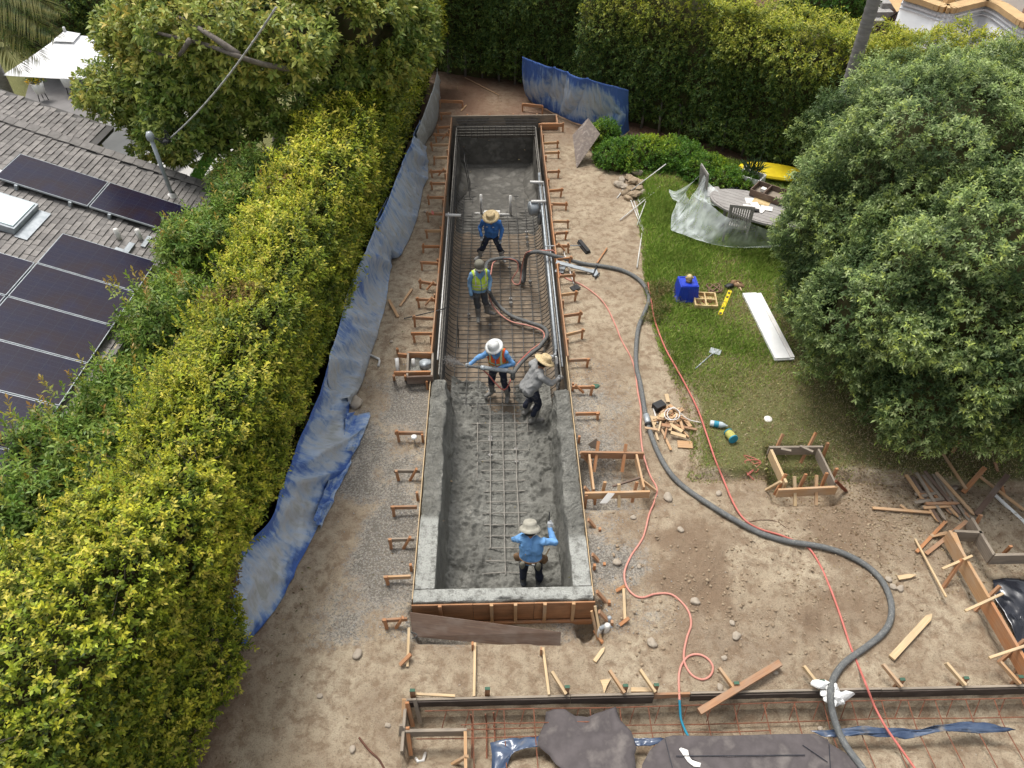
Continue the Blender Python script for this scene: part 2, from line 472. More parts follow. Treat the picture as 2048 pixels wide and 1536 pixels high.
ORD = ['first', 'second', 'third', 'fourth', 'fifth', 'sixth', 'seventh', 'eighth', 'ninth', 'tenth', 'eleventh', 'twelfth', 'thirteenth',
       'fourteenth', 'fifteenth', 'sixteenth', 'seventeenth', 'eighteenth', 'nineteenth', 'twentieth', 'twenty first', 'twenty second', 'twenty third']
def bulk(name, V_, F_, mats, attrs=None, parent=None, origin=(0, 0, 0), smooth=False, mi=None):
    """numpy arrays -> mesh object (many faces at once); F_ is (n,k)"""
    V_ = np.asarray(V_, np.float32); F_ = np.asarray(F_, np.int32)
    org = world_of(parent) if parent is not None else np.asarray(origin, float)
    me = bpy.data.meshes.new(name)
    n, k = F_.shape
    me.vertices.add(len(V_)); me.loops.add(n * k); me.polygons.add(n)
    me.vertices.foreach_set('co', (V_ - org.astype(np.float32)).ravel())
    me.loops.foreach_set('vertex_index', F_.ravel())
    me.polygons.foreach_set('loop_start', np.arange(0, n * k, k, dtype=np.int32))
    if mi is not None: me.polygons.foreach_set('material_index', mi)
    if smooth: me.polygons.foreach_set('use_smooth', np.ones(n, bool))
    for q in (mats if isinstance(mats, (list, tuple)) else [mats]): me.materials.append(M[q] if isinstance(q, str) else q)
    for an, arr in (attrs or {}).items():
        arr = np.asarray(arr, np.float32)
        if arr.ndim == 1:
            a = me.attributes.new(an, 'FLOAT', 'POINT'); a.data.foreach_set('value', arr)
        else:
            a = me.attributes.new(an, 'FLOAT_COLOR', 'POINT')
            a.data.foreach_set('color', np.concatenate([arr, np.ones((len(arr), 1), np.float32)], 1).ravel())
    me.update(calc_edges=True)
    o = bpy.data.objects.new(name, me); COL.objects.link(o)
    if parent is not None: o.parent = parent
    else: o.location = [float(q) for q in org]
    return o

# ---------------------------------------------------------------- foliage
def leafmat(name, transl=.3, rough=.42, spec=.35):
    m, n, l, b = newmat(name)
    a = n.new('ShaderNodeAttribute'); a.attribute_name = 'leafcol'
    l.new(a.outputs['Color'], b.inputs['Base Color'])
    b.inputs['Roughness'].default_value = rough; b.inputs['Specular IOR Level'].default_value = spec
    t = n.new('ShaderNodeBsdfTranslucent'); l.new(a.outputs['Color'], t.inputs['Color'])
    mx = n.new('ShaderNodeMixShader'); mx.inputs[0].default_value = transl
    l.new(b.outputs[0], mx.inputs[1]); l.new(t.outputs[0], mx.inputs[2])
    l.new(mx.outputs[0], n['Material Output'].inputs['Surface'])
    return m
M['leaf'] = leafmat('leaf', .36, .5, .3)
M['leafglossy'] = leafmat('glossy_leaf', .30, .45, .35)
M['grass'] = leafmat('grass_blade', .3, .6, .15)
def rows_norm(a): return a / (np.linalg.norm(a, axis=1)[:, None] + 1e-9)
def leaves(pts, nr, nleaf, slen, ll, lw, up=.35, jit=.45, pal=None, tipcol=None, tipamt=None, sc=None, droop=.15, open_=(75, 25), brown=None):
    """sprigs: every point grows a short shoot with nleaf leaves; returns verts, quads, colours"""
    n = len(pts); L = nleaf
    ax = rows_norm(nr * (1 - up) + np.array([0, 0, up]) + rng.normal(0, jit, (n, 3)) * .6)
    sc = np.ones(n) if sc is None else sc
    ref = rows_norm(rng.normal(0, 1, (n, 3))); e1 = rows_norm(np.cross(ax, ref)); e2 = np.cross(ax, e1)
    k = np.arange(L)
    t = (k + .5) / L
    ph = k * 2.4 + rng.uniform(0, 6.28, (n, 1)) + rng.normal(0, .3, (n, L))
    fi = np.radians(open_[0] + (open_[1] - open_[0]) * t)[None, :] + rng.normal(0, .22, (n, L))
    rad = e1[:, None, :] * np.cos(ph)[..., None] + e2[:, None, :] * np.sin(ph)[..., None]
    d = ax[:, None, :] * np.cos(fi)[..., None] + rad * np.sin(fi)[..., None]
    nn = ax[:, None, :] * np.sin(fi)[..., None] - rad * np.cos(fi)[..., None]
    w = np.cross(d, nn)
    s = sc[:, None] * rng.uniform(.7, 1.2, (n, L))
    base = pts[:, None, :] + ax[:, None, :] * (t * slen)[None, :, None] * sc[:, None, None]
    ln = (s * ll)[..., None]; wd = (s * lw)[..., None] * .5
    tip = base + d * ln - np.array([0, 0, 1.]) * ln * droop
    mid = base + d * ln * .5 + nn * ln * .06
    V_ = np.stack([base, mid + w * wd, tip, mid - w * wd], 2).reshape(-1, 3)
    F_ = np.arange(len(V_), dtype=np.int32).reshape(-1, 4)
    pal = np.asarray(pal, float)
    ci = rng.integers(0, len(pal), n)
    c = pal[ci][:, None, :] * rng.uniform(.72, 1.25, (n, L, 1))
    if tipcol is not None:
        ta = np.clip((np.zeros(n) if tipamt is None else tipamt)[:, None] * (.12 + .95 * t ** 1.3)[None, :] + rng.normal(0, .10, (n, L)), 0, 1)[..., None]
        tc = np.asarray(tipcol, float)
        c = c * (1 - ta) + tc[rng.integers(0, len(tc), (n, 1))].reshape(n, 1, 3) * ta * rng.uniform(.8, 1.15, (n, L, 1))
    if brown is not None: c = c * (1 - brown[:, None, None]) + np.array((.20, .105, .045)) * brown[:, None, None]
    C_ = np.repeat(np.clip(c, 0, 1).reshape(-1, 3), 4, 0)
    return V_, F_, C_
def join(parts):
    vs_, fs, cs, o = [], [], [], 0
    for v, f, c in parts: vs_.append(v); fs.append(f + o); cs.append(c); o += len(v)
    return np.concatenate(vs_), np.concatenate(fs), np.concatenate(cs)
def lobes_pts(lobes, dens, shell=.25, seed=0, zmin=-.3, lump=.16, lsc=1.3):
    """points through the outer shell of a union of ellipsoids with lumpy surface"""
    P_, N_ = [], []
    for i, (c, r) in enumerate(lobes):
        c, r = np.asarray(c, float), np.asarray(r, float)
        area = 4 * pi * ((r[0] * r[1]) ** 1.6 / 3 + (r[0] * r[2]) ** 1.6 / 3 + (r[1] * r[2]) ** 1.6 / 3) ** (1 / 1.6)
        n = int(area * dens)
        d = rows_norm(rng.normal(0, 1, (n, 3)))
        q = d * r
        k = 1 + lump * fbm(q + c, lsc, 3, seed) - shell * rng.random(n) ** 1.7 / r.mean()
        p = c + q * k[:, None]; nn = rows_norm(d / r)
        ok = p[:, 2] > zmin
        for j, (c2, r2) in enumerate(lobes):
            if j != i: ok &= (((p - c2) / (np.asarray(r2) * .86)) ** 2).sum(1) > 1
        P_.append(p[ok]); N_.append(nn[ok])
    return np.concatenate(P_), np.concatenate(N_)
def core(lobes, k, name, mats, parent, seed=0):  # solid dark hull added inside a crown to block the view through
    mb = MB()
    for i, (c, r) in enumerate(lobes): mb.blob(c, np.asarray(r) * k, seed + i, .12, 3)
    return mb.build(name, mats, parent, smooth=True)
def limbs(name, root, tips, r0, matn, parent, seed=0, wig=.25):
    mb = MB(); rr = random.Random(seed)
    root = np.asarray(root, float)
    for tpt in tips:
        tpt = np.asarray(tpt, float); path = []
        for k in range(7):
            t = k / 6
            path.append(root * (1 - t) + tpt * t + np.array([rr.uniform(-1, 1), rr.uniform(-1, 1), rr.uniform(-.4, .6)]) * wig * sin(pi * t))
        mb.tube(cat_rom(path, 3), np.linspace(r0, r0 * .25, 19), 7)
    return mb.build(name, matn, parent, smooth=True)
# ================================================================ GROUND
def ground_material():
    m, n, l, b = newmat('dirt')
    b.inputs['Roughness'].default_value = .97; b.inputs['Specular IOR Level'].default_value = .1
    v = _coord(n, l, 'obj', (1, 1, 1))
    def at(nm):
        a = n.new('ShaderNodeAttribute'); a.attribute_name = nm; return a.outputs['Fac']
    big = _noise(n, l, v, .7, 6, .62, .6)
    c = _ramp(n, l, big, [(.32, (.30, .235, .168)), (.47, (.39, .315, .222)), (.62, (.475, .395, .285))])
    mid = _noise(n, l, v, 6.0, 6, .65, .3)
    c = _mix(n, l, _ramp(n, l, mid, [(.38, (.8, .8, .8)), (.56, (0, 0, 0))]), c, (.235, .165, .108))
    c = _mix(n, l, at('rough'), c, (.225, .158, .105))
    c = _mix(n, l, at('red'), c, (.165, .088, .058))
    c = _mix(n, l, at('grassm'), c, (.15, .155, .06))
    spl = _noise(n, l, v, 15, 5, .75)
    add = n.new('ShaderNodeMath'); add.operation = 'ADD'; l.new(at('grey'), add.inputs[0]); l.new(spl, add.inputs[1])
    c = _mix(n, l, _ramp(n, l, add.outputs[0], [(.78, (0, 0, 0)), (1.12, (.85, .85, .85))]), c, (.37, .35, .31))
    sp2 = _noise(n, l, v, 30, 4, .8)
    add2 = n.new('ShaderNodeMath'); add2.operation = 'ADD'; hf = n.new('ShaderNodeMath'); hf.operation = 'MULTIPLY_ADD'; hf.inputs[1].default_value = .45; hf.inputs[2].default_value = .20; l.new(at('grey'), hf.inputs[0]); l.new(hf.outputs[0], add2.inputs[0]); l.new(sp2, add2.inputs[1])
    c = _mix(n, l, _ramp(n, l, add2.outputs[0], [(.90, (0, 0, 0)), (.98, (.75, .75, .75))]), c, (.12, .108, .09))
    fine = _noise(n, l, v, 55, 4, .7)
    fl = _noise(n, l, v, 19, 5, .75)
    c = _mix(n, l, _ramp(n, l, fl, [(.34, (.5, .5, .5)), (.45, (0, 0, 0))]), c, (.21, .16, .11))
    c = _mix(n, l, _ramp(n, l, fine, [(.32, (.6, .6, .6)), (.48, (0, 0, 0))]), c, (.14, .105, .075))
    lt = _noise(n, l, v, 38, 3, .6)
    c = _mix(n, l, _ramp(n, l, lt, [(.66, (0, 0, 0)), (.74, (.5, .5, .5))]), c, (.52, .44, .34))
    l.new(c, b.inputs['Base Color'])
    p = _bump(n, l, b, mid, .6, .05)
    p = _bump(n, l, b, fl, .9, .035, p)
    p = _bump(n, l, b, fine, .8, .015, p)
    return m
M['dirt'] = ground_material()
def axis(marks, step_in, lo, hi):
    """tensor grid coordinates: fine between lo and hi, coarse outside, through every mark"""
    pts = sorted([lo] + [m for m in marks if lo < m < hi] + [hi]); out = []
    for a, b in zip(pts[:-1], pts[1:]):
        out += list(np.linspace(a, b, max(1, int(round((b - a) / step_in))), endpoint=False))
    out.append(hi)
    left = [lo - d for d in (120, 60, 30, 15, 8, 5, 3.5, 2.5, 1.6, .8, .4)]
    right = [hi + d for d in (.4, .8, 1.6, 2.5, 3.5, 5, 8, 15, 30, 60, 120)]
    return np.array(left + out + right)
gx = axis(POOL[:2], .05, -4.6, 9.6)
gy = axis(POOL[2:], .05, 2.4, 21.0)
X, Y = np.meshgrid(gx, gy)
Z = gz(X, Y)
rfp = np.random.default_rng(77)                           # footprints and scuffs trodden into the dirt
for k in range(170):
    fx0, fy0, th = rfp.uniform(-3, 7.2), rfp.uniform(4.5, 14 if k % 3 else 9), rfp.normal(0, .9)
    if (-1.5 < fx0 < 1.5 and fy0 > 5): continue
    a_ = slice(*np.searchsorted(gx, (fx0 - .4, fx0 + .4))); b_ = slice(*np.searchsorted(gy, (fy0 - .4, fy0 + .4)))
    dx, dy = X[b_, a_] - fx0, Y[b_, a_] - fy0; u_, v_ = dx * cos(th) + dy * sin(th), -dx * sin(th) + dy * cos(th)
    r_ = np.sqrt((u_ / .055) ** 2 + (v_ / .15) ** 2)
    Z[b_, a_] += (-.022 * np.exp(-r_ ** 3) + .010 * np.exp(-((r_ - 1.5) / .4) ** 2)) * rfp.uniform(.4, 1.2)
nx, ny = len(gx), len(gy)
idx = np.arange(nx * ny).reshape(ny, nx)
q = np.stack([idx[:-1, :-1], idx[:-1, 1:], idx[1:, 1:], idx[1:, :-1]], -1).reshape(-1, 4)
cx = ((X[:-1, :-1] + X[1:, 1:]) / 2).ravel(); cyy = ((Y[:-1, :-1] + Y[1:, 1:]) / 2).ravel()
q = q[~((cx > POOL[0]) & (cx < POOL[1]) & (cyy > POOL[2]) & (cyy < POOL[3]))]
px_, py_ = X.ravel(), Y.ravel(); pp = np.stack([px_, py_, px_ * 0], -1)
dpool = np.maximum(np.maximum(POOL[0] - px_, px_ - POOL[1]), np.maximum(POOL[2] - py_, py_ - POOL[3]))
nz = fbm(pp, 1.1, 4, 40)
side = np.where(px_ < 0, 1.45, 1.3)
grey = np.exp(-(np.clip(dpool, 0, 9) / side) ** 2) * sst(-py_, -11.6, -10.2) * sst(py_, 4.75, 5.3) * (.44 + .36 * nz)
grey = np.clip(grey + .20 * np.exp(-(((px_ + 2.3) / .9) ** 2 + ((py_ - 8.5) / 2.6) ** 2)) * (1 + nz), 0, .62)
inl = inpoly(px_, py_, LAWN); dlw = pdist(px_, py_, LAWN)
grassm = np.where(inl, sst(dlw + .12 * nz, .0, .15), 0)
grassm = np.maximum(grassm, sst(-(px_ - (-4.6 + (py_ - 5) * .086)), 0, .8))
red = sst(py_, 20.8, 22.8) * (.75 + .3 * nz) + .5 * np.exp(-((px_ + 3.9 - (py_ - 5) * .085) / .35) ** 2) * sst(-py_, -6.5, -4) + .8 * sst(px_ - (6.2 + (20.4 - py_) * .8), -1.6, 0) * sst(py_, 16.5, 18)
rough_ = np.clip(1.5 * np.exp(-(((px_ - 3.6) / 2.3) ** 2 + ((py_ - 6.1) / 1.25) ** 2)) * np.clip(.35 + 1.1 * fbm(pp, 1.3, 4, 77), 0, 1)
                 + .8 * np.exp(-(((px_ - 5.9) / 1.2) ** 2 + ((py_ - 7.4) / .8) ** 2)) * (.6 + .6 * nz) + .5 * np.exp(-(dlw / .12) ** 2) * ~inl, 0, .85)
ground = bulk('ground', np.stack([px_, py_, Z.ravel()], -1), q, 'dirt',
              dict(grey=grey, grassm=grassm, red=np.clip(red, 0, .95), rough=rough_), smooth=True)
tag(ground, kind='structure')

# ---------------------------------------------------------------- lawn blades, leaf litter, gravel: nobody could count them
n = 330000
bx = rng.uniform(3.1, 10.5, n); by = rng.uniform(7.9, 20.5, n)
nzb = fbm(np.stack([bx, by, bx * 0], -1), .9, 4, 50); dls = pdist(bx, by, LAWN)
keep = inpoly(bx, by, LAWN) | (dls < .05 + .10 * rng.random(n))
# bare and straw patches, worse towards the near right
dry = np.clip(.5 * nzb + .75 * sst(-by, -11.9, -9.2) + .35 * sst(bx, 5.0, 6.5) * sst(-by, -13.5, -11.5) - .25 * np.exp(-(dls / .35) ** 2) + .14, 0, 1)
keep &= rng.random(n) > dry * .62
bx, by, dry, nzb = bx[keep], by[keep], dry[keep], nzb[keep]; n = len(bx)
bz = gz(bx, by, False) - .01
far = sst(by, 9, 18)
hgt = rng.uniform(.035, .085, n) * (1.15 - .45 * dry) * (1 + .5 * far); wid = rng.uniform(.006, .011, n) * (1 + .9 * far)
th = rng.uniform(0, 6.28, n); lean = rng.normal(0, .55, (n, 2)) * hgt[:, None]
b0 = np.stack([bx, by, bz], -1); sdv = np.stack([np.cos(th), np.sin(th), 0 * th], -1) * wid[:, None]
tipv = b0 + np.concatenate([lean, hgt[:, None]], 1)
Vg = np.stack([b0 - sdv, b0 + sdv, tipv], 1).reshape(-1, 3)
gcol = np.array([(.23, .36, .055), (.29, .41, .07), (.36, .43, .10), (.19, .31, .055)])[rng.integers(0, 4, n)]
dcol = np.array([(.44, .36, .17), (.34, .30, .12), (.52, .44, .26)])[rng.integers(0, 3, n)]
kk = (rng.random(n) < dry * .95)[:, None]
Cg = np.where(kk, dcol, gcol * (1 + .35 * nzb[:, None])) * rng.uniform(.75, 1.2, (n, 1))
o = bulk('lawn_grass', Vg, np.arange(n * 3).reshape(-1, 3), 'grass', dict(leafcol=np.repeat(np.clip(Cg, 0, 1), 3, 0)))
tag(o, 'patchy green lawn with straw coloured dry spots', 'grass', kind='stuff')

def scatter_flat(name, n, xs, ys, keepf, lmin, lmax, pal, label, cat, asp=.4, lift=.012):
    x = rng.uniform(*xs, n); y = rng.uniform(*ys, n); k = keepf(x, y); x, y = x[k], y[k]; n = len(x)
    z = gz(x, y) + lift; th = rng.uniform(0, 6.28, n); L = rng.uniform(lmin, lmax, n)
    d = np.stack([np.cos(th), np.sin(th), rng.normal(0, .25, n)], -1) * L[:, None]
    w = np.stack([-np.sin(th), np.cos(th), rng.normal(0, .3, n)], -1) * (L * asp)[:, None]
    c = np.stack([x, y, z], -1)
    Vv = np.stack([c - d / 2, c + w / 2, c + d / 2, c - w / 2], 1).reshape(-1, 3)
    pal = np.asarray(pal); C_ = pal[rng.integers(0, len(pal), n)] * rng.uniform(.7, 1.2, (n, 1))
    o = bulk(name, Vv, np.arange(n * 4).reshape(-1, 4), 'grass', dict(leafcol=np.repeat(C_, 4, 0)))
    return tag(o, label, cat, kind='stuff')
scatter_flat('leaf_litter', 26000, (3.6, 9.6), (5.6, 11.5),
             lambda x, y: rng.random(len(x)) < np.exp(-(((x - 7.4) / 1.9) ** 2 + ((y - 8.6) / 1.35) ** 2)) * .8 + .06 * (x > 4.5),
             .025, .06, [(.34, .26, .15), (.42, .35, .23), (.20, .13, .07), (.15, .11, .06)], 'dry fallen leaves under the big round tree', 'leaf litter')
scatter_flat('twig_litter', 5200, (-4.2, 1.4), (2.6, 26),
             lambda x, y: rng.random(len(x)) < np.clip(np.exp(-((x + 3.6 - (y - 5) * .085) / .5) ** 2) * (y < 6.5) + .9 * (y > 22.7) + .05, 0, 1),
             .02, .06, [(.20, .14, .08), (.12, .08, .05), (.30, .24, .10), (.10, .10, .03)], 'small dead leaves and twigs along the foot of the hedges', 'leaf litter')

def pebbles(name, n, fn, rmin, rmax, matn, label, cat):
    V0, F0 = ico(1); F0 = np.array(F0)
    x, y = fn(n); k = ~((x > POOL[0]) & (x < POOL[1]) & (y > POOL[2]) & (y < POOL[3])); x, y = x[k], y[k]; n = len(x)
    r = rmin + (rmax - rmin) * rng.random(n) ** 3
    sc = r[:, None] * rng.uniform(.55, 1.3, (n, 3)) * np.array([1, 1, .75]); th = rng.uniform(0, 6.28, n)
    q = V0[None] * sc[:, None, :] * rng.uniform(.8, 1.2, (n, len(V0), 1))
    q = np.stack([q[..., 0] * np.cos(th)[:, None] - q[..., 1] * np.sin(th)[:, None], q[..., 0] * np.sin(th)[:, None] + q[..., 1] * np.cos(th)[:, None], q[..., 2]], -1)
    q = q + np.stack([x, y, gz(x, y) + r * .25], -1)[:, None, :]
    Fa = (F0[None] + (np.arange(n) * len(V0))[:, None, None]).reshape(-1, 3)
    return tag(bulk(name, q.reshape(-1, 3), Fa, matn, smooth=False), label, cat, kind='stuff')
def f_clods(n):
    a = rng.normal(0, 1, (n, 2)); x = np.where(rng.random(n) < .55, 3.4 + 1.25 * a[:, 0], 6.0 + .9 * a[:, 0]); y = np.where(x < 4.9, 5.75 + .75 * a[:, 1], 6.9 + .75 * a[:, 1])
    k = (y > 4.35) & (y < 8.0) & (x > 1.5); return x[k], y[k]
pebbles('dirt_clods', 2200, f_clods, .005, .032, 'clod', 'crumbled brown dirt clods on the trampled mound', 'dirt')
def f_grav(n):
    x = rng.uniform(-4, 8, n); y = rng.uniform(2.8, 21, n); k = (~inpoly(x, y, LAWN)) & (x > -3.6 + (y - 5) * .085) & (x < 7.5) & (rng.random(n) < np.exp(-np.abs(y - 5) / 7)); return x[k], y[k]
pebbles('gravel', 5000, f_grav, .004, .014, 'stone', 'loose small gravel scattered on the dirt', 'gravel')
def f_spl(n):
    s_ = rng.random(n) < .55; x = np.where(s_, -1.42 - np.abs(rng.normal(0, .55, n)), 1.42 + np.abs(rng.normal(0, .5, n))); y = rng.uniform(5.2, 11.3, n)
    return x, y
pebbles('concrete_splatter', 5500, f_spl, .004, .015, 'stonegrey', 'grey crumbs of sprayed concrete beside the pool', 'concrete crumbs')

STONES = [(1233, 1126, .085, 'pale round stone on grey splattered dirt right of the near wall'), (1278, 1133, .05, 'small pale stone near the pink hose bend'),
          (1390, 1204, .09, 'egg shaped pale stone on the dirt beside the pink hose curve'), (1472, 1273, .085, 'oval tan stone half sunk in the trampled dirt'),
          (1303, 1288, .10, 'flat brown stone by the churned dirt left of the pink hose loop'), (1448, 1317, .055, 'cream stone just right of the pink hose loop'),
          (1336, 996, .11, 'round tan rock beside the near right corner of the wooden form box'), (1266, 1036, .06, 'small stone on grey dirt below the wooden form box'),
          (1437, 988, .075, 'half buried stone between the grey hose and red hose'), (1361, 1061, .07, 'low stone above the churned dirt patch'),
          (1178, 547, .085, 'pale boulder by the hose where it leaves the pool'), (711, 808, .20, 'big brown boulder at the edge of the blue tarp'),
          (640, 1393, .055, 'pale pebble on bare dirt left of the near form'), (716, 1310, .10, 'flat grey rock left of the brown plywood board'),
          (1786, 1175, .07, 'tan stone of a pair near the short offcut stake'), (1800, 1178, .075, 'flat tan stone of a pair near the short offcut stake'),
          (1464, 1247, .06, 'brown stone in the middle of the churned dirt'), (1551, 1346, .045, 'small round stone above the long bottom form'),
          (1440, 1375, .06, 'dark round stone beside the bottom form stake'), (851, 424, .07, 'brown stone between the tarp and the left bank braces'),
          (783, 684, .05, 'small grey stone left of the plumbing box'), (1776, 1160, .07, 'brown stone close to the grey hose bend'), (1640, 1478 - 20, .05, 'small pale stone on the sand bed'),
          (705, 1500, .06, 'pale stone at the bottom left of the dirt'), (776, 1451, .05, 'small stone left of the corner of the bottom form')]
for k, (a, b, r, lab) in enumerate(STONES):
    g = G(a, b)
    o = MB().blob((g[0], g[1], g[2] + r * .28), (r * .85, r * .66, r * .45), k * 3 + 1, .22, 3, rz=k * 1.3).build('stone', 'stone', smooth=True)
    tag(o, lab, 'stone', 'loose stones on the dirt')
# ================================================================ THE POOL UNDER CONSTRUCTION
XL0, XL1, XR1, XR0 = -1.36, -1.045, 1.06, 1.355      # outer and inner wall faces
Y0, Y0i, YE = 5.70, 5.93, 22.55
FLOOR = -1.22
def soil_floor(y): return FLOOR - .12 - .22 * sst(y, 13, 21)
# ---- the bare earth cut
mb = MB()
def fcut(u, v):
    y = Y0 + (YE - Y0) * v
    t = (u - .5) * 2                                    # cross-section: wall, cove, floor, cove, wall
    a = abs(t); s_ = -1 if t < 0 else 1
    zf = soil_floor(y)
    if a > .70: x, z = 1.40, zf + .40 + (-.21 - zf - .40) * (a - .70) / .30
    elif a > .52:
        k = (a - .52) / .18 * pi / 2; x, z = 1.00 + .40 * sin(k), zf + .40 * (1 - cos(k))
    else: x, z = a / .52 * 1.00, zf
    x *= s_
    p = np.array([x, y, z])
    nn = .035 * fbm(p[None], 1.7, 4, 61)[0]
    return (x - s_ * max(nn, -.02) * (a > .6), y, z + nn * (a < .6))
mb.grid(fcut, 56, 240)
mb.m = [1 if (i % 56) < 9 or (i % 56) > 46 else 0 for i in range(len(mb.m))]
tag(mb.build('pool_excavation', ['soil', 'oversprayed'], smooth=True), kind='structure')
mb = MB()
mb.grid(lambda u, v: (-1.40 + 2.8 * u, YE + .04 + .03 * fbm(np.array([[u * 3, v * 2, 0]]), 2, 3, 5)[0], -1.75 + 1.7 * v), 20, 12)
tag(mb.build('pool_excavation_end', 'oversprayed', smooth=True), kind='structure')

# ---- sprayed concrete shell
pool = thing('concrete_pool_shell', 'half sprayed grey concrete lap pool shell with workers inside', 'swimming pool', (0, Y0, 0))
def wall_fn(side, ya, yb, front):
    xo, xi = (XL0, XL1) if side < 0 else (XR0, XR1)
    sg = -side
    def f(u, v):
        y = ya + (yb - ya) * v
        # height and thickness die away at the fresh end of the wall
        k = 1 - sst(y, front - .55, front + .12)
        ht = k
        if u < .02: x, z = xo, -.25
        elif u < .34:
            t = (u - .02) / .32; x, z = xo + (xi - xo) * t, 0.0
        elif u < .80:
            t = (u - .34) / .46; x, z = xi + sg * .09 * t, -t * (-FLOOR - .12)
        else:
            t = (u - .80) / .20; x, z = xi + sg * (.09 + .30 * t ** 1.3), FLOOR + .12 * (1 - t) ** 2
        smooth_end = 7.25 if side < 0 else 6.8
        rough = .25 + .75 * sst(y, smooth_end - .05, smooth_end + .15)
        p = np.array([[x, y, z]])
        d = fbm(p, 5.5, 4, 70)[0]
        # ridges dragged across the top
        ph_ = (y + x * .55 * sg) / .115 + 1.1 * _vn1(x * 9, y * 4, 1.7, 71) + .5 * _vn1(x * 30, y * 11, 2.2, 72)
        rid = (ph_ - math.floor(ph_)) * 2 - 1; rid = rid if rid < .7 else .7 - (rid - .7) * 5.6
        if .02 <= u < .36:
            edge = sst(u, .02, .10) * (1 - .5 * sst(u, .29, .36))
            x += sg * .035 * rough * sst(u, .20, .34) * fbm(p, 2.7, 3, 78)[0]
            z += (rough * (.022 * d + .030 * rid) * edge) - (1 - edge) * .012 * rough + .03 * (rough > .5) * (edge - .6)
            x += .012 * d * rough
        elif u >= .36:
            low = sst(u, .60, .85)
            x += sg * (.012 + .020 * low + .03 * rough * sst(y, 8.0, 9.6)) * d + sg * .035 * rough * (1 - sst(u, .36, .6)) * fbm(np.array([[x, y, 0.0]]), 2.7, 3, 78)[0]
            z += .02 * low * d
        if z > FLOOR + .02: z = FLOOR - .03 + (z - FLOOR + .03) * max(ht, .02) if ht < 1 else z
        x = xo + (x - xo) * (.35 + .65 * min(1, ht * 1.2)) if u < .8 else x
        return (x, y, z)
    return f
for side, fr in ((-1, 11.05), (1, 10.7)):
    mb = MB()
    sm = 7.25 if side < 0 else 6.8
    yb = fr + .3
    mb.grid(wall_fn(side, Y0i - .002, yb, fr), 64, 330, col=lambda u, v, sm=sm, yb=yb: float(.9 * (.03 < u < .33) * (1 - sst(Y0i + (yb - Y0i) * v, sm - .1, sm + .1))))
    mb.build('wall', 'concwall', pool, smooth=True)
mb = MB()
def near_wall(u, v):
    x = XL0 + (XR0 - XL0) * v
    if u < .05: y, z = Y0, -.10
    elif u < .45: y, z = Y0 + (Y0i - Y0) * (u - .05) / .40, 0.0
    else: y, z = Y0i, -(u - .45) / .55 * (-FLOOR)
    d = fbm(np.array([[x, y, z]]), 5.5, 4, 75)[0]
    if u < .45: z += .009 * d - .02 * (u < .12) * (1 + d)
    if u < .12: y += .03 * d
    return (x, y, z)
mb.grid(near_wall, 26, 70, col=lambda u, v: .9 * (.08 < u < .44))
mb.build('end_wall', 'concwall', pool, smooth=True)
# lumpy floor, already covered at the near end, thinning to the bars
NF = 15
def floor_z(x, y):
    p = np.stack([x, y, 0 * x], -1)
    a = np.abs(x - .05)
    lump = fbm(p, 2.6, 5, 81, .58)
    rid = 1 - np.abs(fbm(p * (1.0, 1.0, 1), 3.2, 4, 83, .55))
    strip = sst(a, .22, .62)
    front = sst(-y, -11.7 - .4 * np.sign(x) * 0, -10.4)
    z = FLOOR - .035 + strip * .085 + (.018 + .028 * strip) * lump + .05 * strip * (rid - .6)
    z = z + .05 * sst(-y, -6.9, -6.3) + .035 * lump * sst(-y, -8.0, -6.5)
    z = z + .16 * sst(a, .72, 1.05) ** 2 + .030 * (1 - np.abs(fbm(p, 7.5, 3, 87))) * np.clip(.3 + lump, 0, 1) + .026 * (1 - 2.2 * np.abs(fbm(p, 6.5, 3, 84))) * (.4 + .6 * strip) + .026 * fbm(p, 15, 3, 88) * np.clip(.55 + .8 * fbm(p, 1.6, 2, 89), .1, 1.3)
    thin = sst(y, 9.3, 11.6)
    z = z - thin * (.13 - .07 * strip)
    return z
fx_ = np.linspace(-1.06, 1.08, 130); fy_ = np.linspace(Y0i - .02, 11.75, 350)
FX, FY = np.meshgrid(fx_, fy_); FZ = floor_z(FX, FY)
idx = np.arange(FX.size).reshape(FX.shape); fq = np.stack([idx[:-1, :-1], idx[:-1, 1:], idx[1:, 1:], idx[1:, :-1]], -1).reshape(-1, 4)
bulk('floor', np.stack([FX, FY, FZ], -1).reshape(-1, 3), fq, 'conc', parent=pool, smooth=True)
